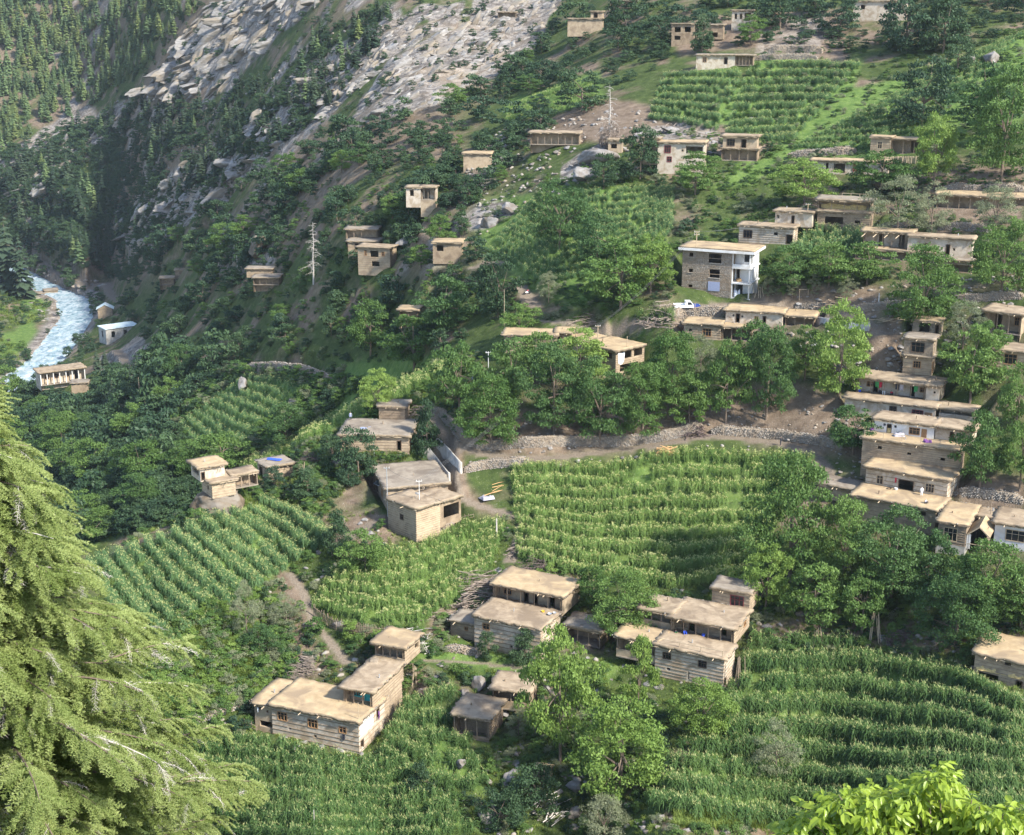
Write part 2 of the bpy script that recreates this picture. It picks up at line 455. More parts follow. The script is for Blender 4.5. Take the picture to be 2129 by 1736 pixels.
def soft_poly(poly, edge=18.0, rough=30.0, seed=3):
    """0..1 mask of an outline seen in the photograph, with a broken edge, evaluated on the ground grid"""
    qx = GPX + (fbm(GX * .03, GY * .03, 3, seed) - .5) * rough * 2
    qy = GPY + (fbm(GX * .03 + 50, GY * .03, 3, seed + 5) - .5) * rough * 2
    return in_poly(qx, qy, poly).astype(float)

ROCK_POLYS = [
    (1.0, [(350, 140), (400, 50), (440, -10), (680, -10), (600, 60), (530, 110), (470, 160), (380, 200), (300, 190)]),
    (1.0, [(770, 190), (830, 120), (960, 40), (1030, -10), (1170, -10), (1130, 60), (1070, 110), (980, 180), (880, 230), (800, 240)]),
    (0.9, [(240, 440), (420, 330), (520, 300), (560, 330), (400, 440), (330, 520), (260, 520)]),
    (0.9, [(560, 200), (640, 150), (760, 80), (900, 20), (1000, 0), (900, 60), (800, 130), (690, 230), (590, 320), (540, 300)]),
    (0.8, [(60, 290), (150, 240), (260, 210), (290, 260), (160, 330), (60, 360), (0, 400), (0, 330)]),
    (0.9, [(480, 510), (560, 490), (580, 540), (540, 580), (470, 570)]),
    (0.9, [(990, 420), (1060, 400), (1100, 420), (1020, 470), (985, 470)]),
    (0.9, [(960, 330), (1050, 270), (1100, 280), (1060, 330), (1010, 370)]),
    (1.0, [(1160, 330), (1230, 300), (1290, 290), (1260, 330), (1190, 370)]),
    (0.7, [(1300, 270), (1420, 250), (1500, 270), (1500, 300), (1300, 300)]),
    (0.6, [(1560, 40), (1700, 10), (1760, 60), (1700, 110), (1560, 110)]),
    (0.7, [(200, 760), (300, 700), (330, 760), (250, 800)]),
]
SOIL_POLYS = [   # bare trodden earth
    [(1080, 850), (1480, 830), (1640, 790), (1790, 830), (1800, 960), (1680, 930), (1480, 910), (1200, 940), (960, 950), (930, 880)],
    [(1790, 680), (1870, 650), (1880, 790), (1800, 800)],
    [(900, 850), (960, 930), (980, 1010), (1080, 1080), (1000, 1060), (920, 1000)],
    [(1880, 350), (2128, 350), (2128, 480), (1900, 440)],
    [(1160, 220), (1300, 210), (1500, 260), (1620, 300), (1560, 330), (1300, 300), (1150, 290)],
    [(1380, 40), (1760, 20), (1760, 120), (1560, 100), (1420, 120)],
    [(580, 1180), (640, 1200), (650, 1330), (720, 1390), (620, 1420), (600, 1300)],
    [(700, 1080), (790, 1060), (840, 1130), (730, 1140)],
    [(920, 1230), (1080, 1180), (1220, 1190), (1240, 1230), (1000, 1260), (890, 1330)],
    [(1540, 1290), (2128, 1290), (2128, 1360), (1560, 1330)],
    [(1380, 1560), (1560, 1540), (1620, 1600), (1420, 1620)], [(1380, 1680), (1620, 1660), (1640, 1736), (1380, 1736)],
    [(1970, 980), (2128, 990), (2128, 1040), (1980, 1040)],
    [(1560, 590), (1820, 590), (1830, 660), (1560, 660)],
]
GRASS_POLYS = [  # lush grass
    [(1560, 300), (1640, 230), (1760, 180), (1900, 150), (2128, 60), (2128, 260), (1940, 300), (1800, 330), (1640, 330), (1560, 390), (1480, 400)],
    [(1000, 420), (1300, 380), (1400, 500), (1200, 640), (1000, 520)], [(1320, 330), (1600, 110), (1800, 120), (1700, 300), (1400, 340)],
    [(0, 690), (80, 680), (90, 740), (0, 780)], [(60, 610), (130, 610), (110, 660), (40, 670)],
    [(360, 800), (640, 780), (660, 880), (400, 980)], [(60, 880), (260, 960), (300, 1100), (180, 1130)],
    [(1540, 1400), (2128, 1450), (2128, 1480), (1540, 1440)], [(1040, 200), (1250, 150), (1260, 220), (1050, 250)],
    [(640, 760), (940, 740), (880, 800), (640, 900)], [(820, 1320), (1300, 1370), (1260, 1420), (900, 1380)],
]
rockm = np.zeros_like(GZ)
for w, p in ROCK_POLYS: rockm = np.maximum(rockm, w * soft_poly(p, rough=34))
far_side = blur0 = (1 - smooth(880, 1080, GPX + (fbm(GX * .02, GY * .02, 3, 91) - .5) * 260)) * (1 - smooth(520, 640, GPY))
rockm = np.maximum(rockm, far_side * smooth(0.53, 0.60, fbm(GX * .035, GY * .02, 4, 31)) * 0.75)
soilm = np.zeros_like(GZ)
for p in SOIL_POLYS: soilm = np.maximum(soilm, soft_poly(p, rough=16, seed=9))
soilm = np.maximum(soilm, far_side * smooth(0.46, 0.56, fbm(GX * .02 + 9, GY * .012, 4, 37)) * .9)
grassm = np.zeros_like(GZ)
for p in GRASS_POLYS: grassm = np.maximum(grassm, soft_poly(p, rough=20, seed=13))
def blur(a, n=2):
    for _ in range(n):
        a = (a + np.roll(a, 1, 0) + np.roll(a, -1, 0) + np.roll(a, 1, 1) + np.roll(a, -1, 1)) / 5
    return a
rockm, soilm, grassm = blur(rockm, 3), blur(soilm, 2), blur(grassm, 2)
rock_h = blur(rockm, 8)
# relief: gentle everywhere, crags and slanting beds where rock is bare
amp = smooth(150, 230, GR) * (1 + smooth(350, 900, GR) * .9)
GZ = GZ + (fbm(GX * .06, GY * .06, 4, 1) - .5) * 1.5 * amp + (fbm(GX * .3, GY * .3, 3, 2) - .5) * .5 * amp
beds = GX * .45 + GZ * 1.1 + GY * .15 + fbm(GX * .03, GY * .03, 3, 8) * 20
def ridged(x, y, o, sd): return 1 - np.abs(fbm(x, y, o, sd) - .5) * 4
rel = ridged(GX * .022 + GZ * .02, GY * .022, 4, 41) * 1.6 + ridged(GX * .07, GY * .07 + GZ * .03, 4, 43) * 1.3 + ridged(beds * .05, GX * .03 - GY * .03, 3, 47) * 1.2
GZ = GZ + rock_h * (1 + smooth(350, 900, GR) * .5) * (rel - 1.9) * .7

# river channel
RIV = [(-420, 500, 22), (-200, 545, 20), (20, 556, 19), (85, 592, 19), (150, 622, 19), (160, 660, 19), (130, 705, 19), (95, 750, 19), (10, 810, 19), (-120, 880, 20), (-400, 980, 20)]
RW = []
for x, y, w in RIV:
    r = ray(x, y); t = WATER_Z / r[2]; RW.append((*(r * t)[:2], w))
RW = np.array(RW)
def polydist(X, Y, L):
    best = np.full(X.shape, 1e9); wv = np.zeros(X.shape)
    for i in range(len(L) - 1):
        a, b = L[i], L[i + 1]
        dx, dy = b[0] - a[0], b[1] - a[1]
        q = dx * dx + dy * dy
        if q < 1e-9: continue
        t = np.clip(((X - a[0]) * dx + (Y - a[1]) * dy) / q, 0, 1)
        d = np.hypot(X - a[0] - t * dx, Y - a[1] - t * dy)
        m = d < best
        best = np.where(m, d, best)
        if L.shape[1] > 2: wv = np.where(m, a[2] + t * (b[2] - a[2]), wv)
    return best, wv
rd, rw = polydist(GX, GY, RW)
bank = smooth(0, 14, rd - rw * .5)
target = np.where(rd < rw * .5, WATER_Z - 1.5 - smooth(0, 8, rw * .5 - rd), np.minimum(np.maximum(GZ, WATER_Z + .5), WATER_Z + .5 + (rd - rw * .5) * .6))
GZ = np.where(rd < rw * .5 + 26, target * (1 - bank * .6) + np.maximum(GZ, WATER_Z + .4) * bank * .6, GZ)
riverbed = 1 - smooth(0, 14, rd - rw * .5)

class Hit:
    """first meeting of a sight line with the ground"""
    def __init__(s): s.refresh()
    def refresh(s):
        s.slope = np.maximum.accumulate(np.where(GR < 130, -9.0, GZ / GR), axis=0)
    def __call__(s, px, py):
        px = np.atleast_1d(np.asarray(px, float)); py = np.atleast_1d(np.asarray(py, float))
        r = ray(px, py)
        az = np.arctan2(r[:, 0], r[:, 1]); sl = r[:, 2] / np.hypot(r[:, 0], r[:, 1])
        c = (az - AZ0) / (AZ1 - AZ0) * (NA - 1)
        ci = np.clip(np.round(c).astype(int), 0, NA - 1)
        out = np.empty((len(px), 3))
        order = np.argsort(ci)
        for u in np.unique(ci):
            k = order[np.searchsorted(ci[order], u):np.searchsorted(ci[order], u, 'right')]
            col = s.slope[:, u]
            j = np.clip(np.searchsorted(col, sl[k]), 1, NR - 1)
            s0, s1 = GZ[j - 1, u] / rad[j - 1], GZ[j, u] / rad[j]
            t = np.clip((sl[k] - s0) / np.where(np.abs(s1 - s0) < 1e-9, 1e-9, s1 - s0), 0, 1)
            rr = rad[j - 1] + t * (rad[j] - rad[j - 1])
            out[k, 0] = rr * np.sin(az[k]); out[k, 1] = rr * np.cos(az[k]); out[k, 2] = rr * sl[k]
        return out
hit = Hit()
def at(px, py): return hit(px, py)[0]
def ground_z(X, Y):
    X = np.atleast_1d(np.asarray(X, float)); Y = np.atleast_1d(np.asarray(Y, float))
    r = np.hypot(X, Y); a = np.arctan2(X, Y)
    c = np.clip((a - AZ0) / (AZ1 - AZ0) * (NA - 1), 0, NA - 1.001); ci = c.astype(int); cf = c - ci
    j = np.clip(np.searchsorted(rad, r) - 1, 0, NR - 2); jf = np.clip((r - rad[j]) / (rad[j + 1] - rad[j]), 0, 1)
    return ((GZ[j, ci] * (1 - cf) + GZ[j, ci + 1] * cf) * (1 - jf) + (GZ[j + 1, ci] * (1 - cf) + GZ[j + 1, ci + 1] * cf) * jf)
def kpx(P):   # metres per frame pixel at a point
    return float(np.linalg.norm(P)) / FPX

# roads and paths: worn strips in the ground sheet
PATHS = [   # (points, width in m, depth of bed)
    ([(1720, 985), (1690, 935), (1560, 915), (1480, 905), (1400, 918), (1300, 935), (1180, 950), (1080, 955), (1000, 945), (940, 915), (905, 880), (890, 845)], 2.9),
    ([(940, 1000), (950, 1030), (1000, 1055), (1060, 1068), (1090, 1080), (1080, 1130), (1060, 1170)], 2.2),
    ([(905, 880), (940, 980), (945, 1010)], 2.6),
    ([(700, 1130), (760, 1095), (800, 1075)], 2.5),
    ([(1040, 545), (1010, 545), (985, 560)], 3.2), ([(1080, 590), (1100, 625), (1115, 640)], 3.2),
    ([(1380, 665), (1250, 660), (1120, 672)], 2.0),
    ([(1400, 648), (1480, 638), (1560, 632), (1640, 634)], 5.0),
    ([(1640, 640), (1720, 648), (1800, 660), (1830, 700)], 2.6),
    ([(870, 480), (930, 495), (975, 505)], 3.2),
    ([(0, 518), (50, 530), (110, 560), (170, 590), (215, 600), (250, 620)], 6.5),
    ([(480, 770), (560, 760), (640, 768), (690, 790)], 4.0), ([(200, 745), (240, 738), (300, 760)], 4.0),
    ([(600, 1190), (630, 1230), (650, 1290), (690, 1340), (720, 1380)], 1.4),
    ([(880, 1370), (1000, 1380), (1150, 1400)], 1.0),
]
pathm = np.zeros_like(GZ)
PATH_W = []
for pts, w in PATHS:
    dens = []
    for i in range(len(pts) - 1):
        for t in np.linspace(0, 1, 6)[:-1]:
            dens.append((pts[i][0] + (pts[i+1][0] - pts[i][0]) * t, pts[i][1] + (pts[i+1][1] - pts[i][1]) * t))
    dens.append(pts[-1])
    H = hit([p[0] for p in dens], [p[1] for p in dens])
    zz = np.convolve(np.pad(H[:, 2], 3, 'edge'), np.ones(7) / 7, 'valid')
    L = np.column_stack([H[:, 0], H[:, 1], zz])
    PATH_W.append((L, w))
    box = (GX > L[:, 0].min() - 15) & (GX < L[:, 0].max() + 15) & (GY > L[:, 1].min() - 15) & (GY < L[:, 1].max() + 15)
    d, z = polydist(GX[box], GY[box], L)
    wob = d + (fbm(GX[box] * .5, GY[box] * .5, 2, 5) - .5) * w * .35
    m = 1 - smooth(w * .38, w * .62, wob)
    pathm[box] = np.maximum(pathm[box], m)
    f = 1 - smooth(w * .5, w * .5 + 2.0, d)
    GZ[box] = GZ[box] * (1 - f) + z * f
hit.refresh()
# ------------------------------------------------------------------ maize terraces: where they lie, and the steps they make in the ground
FIELDS = [  # name label, first row, last row, rows, filled share, plant height, kind, density
    ("broad field of pale-tasselled maize below the path", [(1062, 968), (1250, 968), (1410, 934), (1700, 942)], [(1075, 1162), (1200, 1200), (1400, 1228), (1560, 1205)], 9, 0.66, 1.7, 'maize_pale', 1.5, 2.6),
    ("deep green maize terraces at the lower right", [(1545, 1362), (1800, 1350), (1990, 1388), (2140, 1470)], [(1330, 1690), (1640, 1730), (1800, 1745), (2140, 1720)], 8, 0.66, 2.1, 'maize', 1.3, 2.6),
    ("dark maize rows in front of the teal-door house", [(370, 1522), (540, 1535), (735, 1588), (790, 1560)], [(470, 1745), (700, 1760), (900, 1755), (1010, 1725)], 8, 0.66, 2.0, 'maize', 1.3, 2.4),
    ("maize between the teal-door house and the stables", [(840, 1462), (900, 1432), (940, 1420)], [(790, 1570), (880, 1640), (1020, 1660)], 5, 0.7, 1.9, 'maize', 1.3, 1.8),
    ("bluish maize in slanting bands on the ridge slope", [(560, 1036), (650, 1075), (700, 1112)], [(165, 1172), (240, 1285), (330, 1370)], 13, 0.74, 1.7, 'maize_blue', 1.7, 1.9),
    ("pale maize plot above the picket fence", [(715, 1160), (860, 1140), (960, 1088), (1055, 1085)], [(648, 1265), (760, 1300), (880, 1300), (1010, 1195)], 6, 0.68, 1.8, 'maize_pale', 1.3, 1.8),
    ("bluish maize bands on the valley floor beyond the ridge", [(520, 778), (590, 785), (640, 805)], [(365, 885), (420, 940), (470, 965)], 9, 0.7, 1.6, 'maize_blue', 1.2, 2.6),
    ("strip of pale maize along the ridge crest", [(500, 972), (640, 892), (760, 832), (850, 788), (945, 748)], [(520, 990), (660, 912), (780, 852), (870, 815), (960, 770)], 2, .95, 2.0, 'maize_pale', 1.3, 0.6),
    ("stepped maize terraces around the lone walnut", [(1110, 412), (1250, 392), (1400, 388)], [(1010, 522), (1130, 592), (1300, 565), (1400, 480)], 12, 0.66, 1.35, 'maize_blue', 2.2, 3.0),
    ("narrow stepped maize terraces near the top", [(1560, 128), (1700, 126), (1790, 132)], [(1500, 302), (1600, 298), (1650, 290)], 10, 0.64, 1.5, 'maize_blue', 2.3, 3.4),
    ("patchy maize terraces left of the narrow stepped ones", [(1380, 152), (1470, 145), (1548, 145)], [(1345, 250), (1430, 262), (1490, 275)], 7, 0.6, 1.5, 'maize_blue', 1.7, 3.0),
    ("patchy maize on the upper right meadow", [(1985, 135), (2060, 95), (2135, 62)], [(1640, 312), (1790, 312), (1905, 292)], 14, 0.62, 1.35, 'maize_blue', 2.0, 2.8),
    ("small strip of maize high up beside dark trees", [(1055, 228), (1150, 182), (1235, 162)], [(1050, 255), (1150, 245), (1245, 212)], 4, .7, 1.5, 'maize_pale', .8, 1.6),
    ("maize behind the leafy tree row by the stone building", [(1690, 482), (1760, 474), (1795, 484)], [(1640, 522), (1720, 535), (1790, 526)], 4, .8, 2.2, 'maize_blue', .9, 1.6),
    ("little maize patch above the log heap", [(1325, 652), (1360, 648), (1400, 652)], [(1325, 676), (1360, 680), (1400, 676)], 2, .9, 2.0, 'maize', .9, 0.8),
    ("maize edge under the walnut grove", [(1560, 1330), (1700, 1338), (1790, 1345)], [(1555, 1358), (1690, 1352), (1790, 1352)], 1, .9, 2.2, 'maize', 1.0, 0.5),
    ("bright rough grass in rows left of the footpath", [(330, 1310), (440, 1262), (545, 1300)], [(325, 1470), (430, 1500), (530, 1430)], 5, .85, 1.1, 'grass', 1.3, 1.0),
    ("yellow-green grass strip at the bottom terrace", [(1400, 1690), (1500, 1686), (1590, 1690)], [(1400, 1722), (1500, 1726), (1600, 1724)], 2, .9, .9, 'grass', 1.6, 0.6),
]

def interp_line(L, s):
    L = np.array(L, float); c = np.concatenate([[0], np.cumsum(np.hypot(*np.diff(L, axis=0).T))]); c /= c[-1]
    return np.stack([np.interp(s, c, L[:, 0]), np.interp(s, c, L[:, 1])], -1)
def row_coord(qx, qy, top, bot):
    """(s, t) of frame points inside the quilt between two row lines"""
    g = np.linspace(0, 1, 24); S0, T0 = np.meshgrid(g, g); S0, T0 = S0.ravel(), T0.ravel()
    f = lambda s, t: interp_line(top, s) * (1 - t)[:, None] + interp_line(bot, s) * t[:, None]
    L = f(S0, T0); q = np.stack([qx, qy], 1); s = np.empty(len(q)); t = np.empty(len(q))
    for i in range(0, len(q), 8000):
        k = ((q[i:i+8000, None] - L[None]) ** 2).sum(-1).argmin(1); s[i:i+8000] = S0[k]; t[i:i+8000] = T0[k]
    e = 1e-3
    for _ in range(6):
        p = f(s, t); ds = (f(np.clip(s + e, 0, 1), t) - f(np.clip(s - e, 0, 1), t)) / (2 * e); dt = (f(s, t + e) - f(s, t - e)) / (2 * e); r_ = q - p
        det = ds[:, 0] * dt[:, 1] - ds[:, 1] * dt[:, 0]; det = np.where(np.abs(det) < 1e-6, 1e-6, det)
        s = np.clip(s + (r_[:, 0] * dt[:, 1] - r_[:, 1] * dt[:, 0]) / det, 0, 1); t = np.clip(t + (ds[:, 0] * r_[:, 1] - ds[:, 1] * r_[:, 0]) / det, -.02, 1.02)
    return s, t
fieldm = np.zeros_like(GZ)
vis = GZ / GR >= np.maximum.accumulate(np.where(GR < 130, -9.0, GZ / GR), axis=0) - .012
GPX, GPY = proj(np.stack([GX, GY, GZ], -1))
for fi, (lab, top, bot, rows, fill, hm, kind, dens, step) in enumerate(FIELDS):
    poly = list(top) + list(bot)[::-1]
    m = in_poly(GPX, GPY, poly) & vis
    s, t = row_coord(GPX[m], GPY[m], top, bot)
    wave = (fbm(s * 9, np.floor(t * rows) * 1.7, 3, fi) - .5) * .25
    fr = (t * rows + wave) % 1.0
    saw_ = np.where(fr < .88, fr / .88, (1 - fr) / .12) - .5
    edge = smooth(0, .06, np.minimum(s, 1 - s)) * smooth(0, .25 / rows, np.minimum(t, 1 - t))
    GZ[m] += saw_ * step * edge
    fieldm[m] = np.maximum(fieldm[m], edge)
hit.refresh()
# ------------------------------------------------------------------ stones
def rock_arrays(seed, rough=.5, sub=3):
    r = np.random.default_rng(seed)
    import bmesh
    bm = bmesh.new(); bmesh.ops.create_icosphere(bm, subdivisions=sub, radius=1)
    V = np.array([v.co for v in bm.verts]); F = np.array([[v.index for v in f.verts] for f in bm.faces]); bm.free()
    ax = r.normal(size=(13, 3)); ax /= np.linalg.norm(ax, axis=1, keepdims=True); cut = r.uniform(.42, .8, 13)
    for a, c in zip(ax, cut):                       # planar facets
        d = V @ a; V = V - np.maximum(d - c, 0)[:, None] * a * .97
    V = V * (1 + ((fbm(V[:, 0] * 2 + seed, V[:, 1] * 2 + V[:, 2] * 1.7, 4, seed) - .5) * rough + (np.abs(fbm(V[:, 0] * 3 + V[:, 2] * 2, V[:, 1] * 3 + V[:, 2] * 2.5 + seed, 4, seed + 3) - .5)) * -.5 * rough)[:, None]) * 1.2 * np.array([1, r.uniform(.7, 1), r.uniform(.6, .95)])
    return V, F
ROCKS = [rock_arrays(i, .5, 4) for i in range(7)]
PEBS = [rock_arrays(20 + i, .4, 1) for i in range(5)]
ROCK_ME = [np_mesh("boulder", v, f, (M["boulder"],)) for v, f in ROCKS]
ROCK_WARM = [np_mesh("boulder", v, f, (M["rock_warm"],)) for v, f in ROCKS]
PEB_ME = [np_mesh("stone", v, f, (M["stone"],)) for v, f in PEBS]

def join_rocks(name, P, S, parent, mat, seed=0, protos=None):
    """many stones in one mesh: P (n,3) centres, S (n,3) sizes"""
    r = np.random.default_rng(seed); protos = protos or PEBS
    VV = []; FF = []; b = 0
    for i in range(len(P)):
        v, f = protos[i % len(protos)]
        a = r.uniform(0, 6.28); c, n = math.cos(a), math.sin(a)
        q = v @ np.array([[c, n, 0], [-n, c, 0], [0, 0, 1]]) * S[i] + P[i]
        VV.append(q); FF.append(f + b); b += len(v)
    return link(name, np_mesh(name, np.concatenate(VV), np.concatenate(FF), (mat,)), parent)

# ------------------------------------------------------------------ houses
def unit_box():
    b = MB(); b.box(-.5, .5, -.5, .5, -.5, .5); return b
UB = {}
def ubox(mat):
    if mat not in UB: UB[mat] = unit_box().mesh("block_" + mat, M[mat])
    return UB[mat]
def bar(name, parent, c, size, mat, rot=None):
    o = bpy.data.objects.new(name, ubox(mat)); COL.objects.link(o)
    o.parent = parent; o.location = c; o.scale = size
    if rot: o.rotation_euler = rot
    return o

def panel(mb, W, H, holes, t, xf, mi=0):
    """wall panel W x H with rectangular openings, thickness t; xf maps (x, depth, z) to house space"""
    xs = sorted({0.0, W, *[h[0] for h in holes], *[h[1] for h in holes]})
    zs = sorted({0.0, H, *[h[2] for h in holes], *[h[3] for h in holes]})
    for i in range(len(xs) - 1):
        for j in range(len(zs) - 1):
            cx, cz = (xs[i] + xs[i+1]) / 2, (zs[j] + zs[j+1]) / 2
            if any(h[0] < cx < h[1] and h[2] < cz < h[3] for h in holes): continue
            a, b, c, d = xs[i], xs[i+1], zs[j], zs[j+1]
            mb.add([xf(a, 0, c), xf(b, 0, c), xf(b, 0, d), xf(a, 0, d)], [(0, 1, 2, 3)], mi)
            mb.add([xf(a, t, c), xf(b, t, c), xf(b, t, d), xf(a, t, d)], [(3, 2, 1, 0)], mi)
    for a, b, c, d in holes:
        q = [(a, c), (b, c), (b, d), (a, d)]
        for n in range(4):
            p, r = q[n], q[(n + 1) % 4]
            mb.add([xf(p[0], 0, p[1]), xf(r[0], 0, r[1]), xf(r[0], t, r[1]), xf(p[0], t, p[1])], [(3, 2, 1, 0)], mi)

def roof_mesh(W, D, th, seed, jag=.24):
    nx, ny = max(4, int(W / .7)), max(4, int(D / .7))
    X, Y = np.meshgrid(np.linspace(0, W, nx + 1), np.linspace(0, D, ny + 1))
    r = np.random.default_rng(seed)
    c4 = r.uniform(-.13, .13, 4); Z = (c4[0] * (1 - X / W) + c4[1] * X / W) * (1 - Y / D) + (c4[2] * (1 - X / W) + c4[3] * X / W) * Y / D + .13 + (fbm(X * .35 + seed, Y * .35, 3, seed) - .5) * .25 + r.normal(0, .012, X.shape)
    edge = np.minimum(np.minimum(X, W - X), np.minimum(Y, D - Y))
    Z = Z + np.where(edge < .5, .05, 0)
    J = r.uniform(-jag, jag, (2,) + X.shape)
    X2 = X + np.where((X == 0) | (X == W), J[0], J[0] * .3); Y2 = Y + np.where((Y == 0) | (Y == D), J[1], J[1] * .3)
    top = np.stack([X2, Y2, Z + th], -1).reshape(-1, 3); bot = np.stack([X2, Y2, np.zeros_like(Z)], -1).reshape(-1, 3)
    idx = np.arange((nx + 1) * (ny + 1)).reshape(ny + 1, nx + 1)
    q = np.stack([idx[:-1, :-1], idx[:-1, 1:], idx[1:, 1:], idx[1:, :-1]], -1).reshape(-1, 4)
    n = len(top); ring = np.concatenate([idx[0, :], idx[1:, -1], idx[-1, -2::-1], idx[-2:0:-1, 0]])
    rn = np.roll(ring, -1)
    side = np.stack([ring, rn, rn, ring], -1) + np.array([n, n, 0, 0])
    F = np.concatenate([q, q[:, ::-1] + n, side])
    mi = np.concatenate([np.zeros(len(q)), np.ones(len(q)), np.ones(len(side))])
    return np.concatenate([top, bot]), F, mi

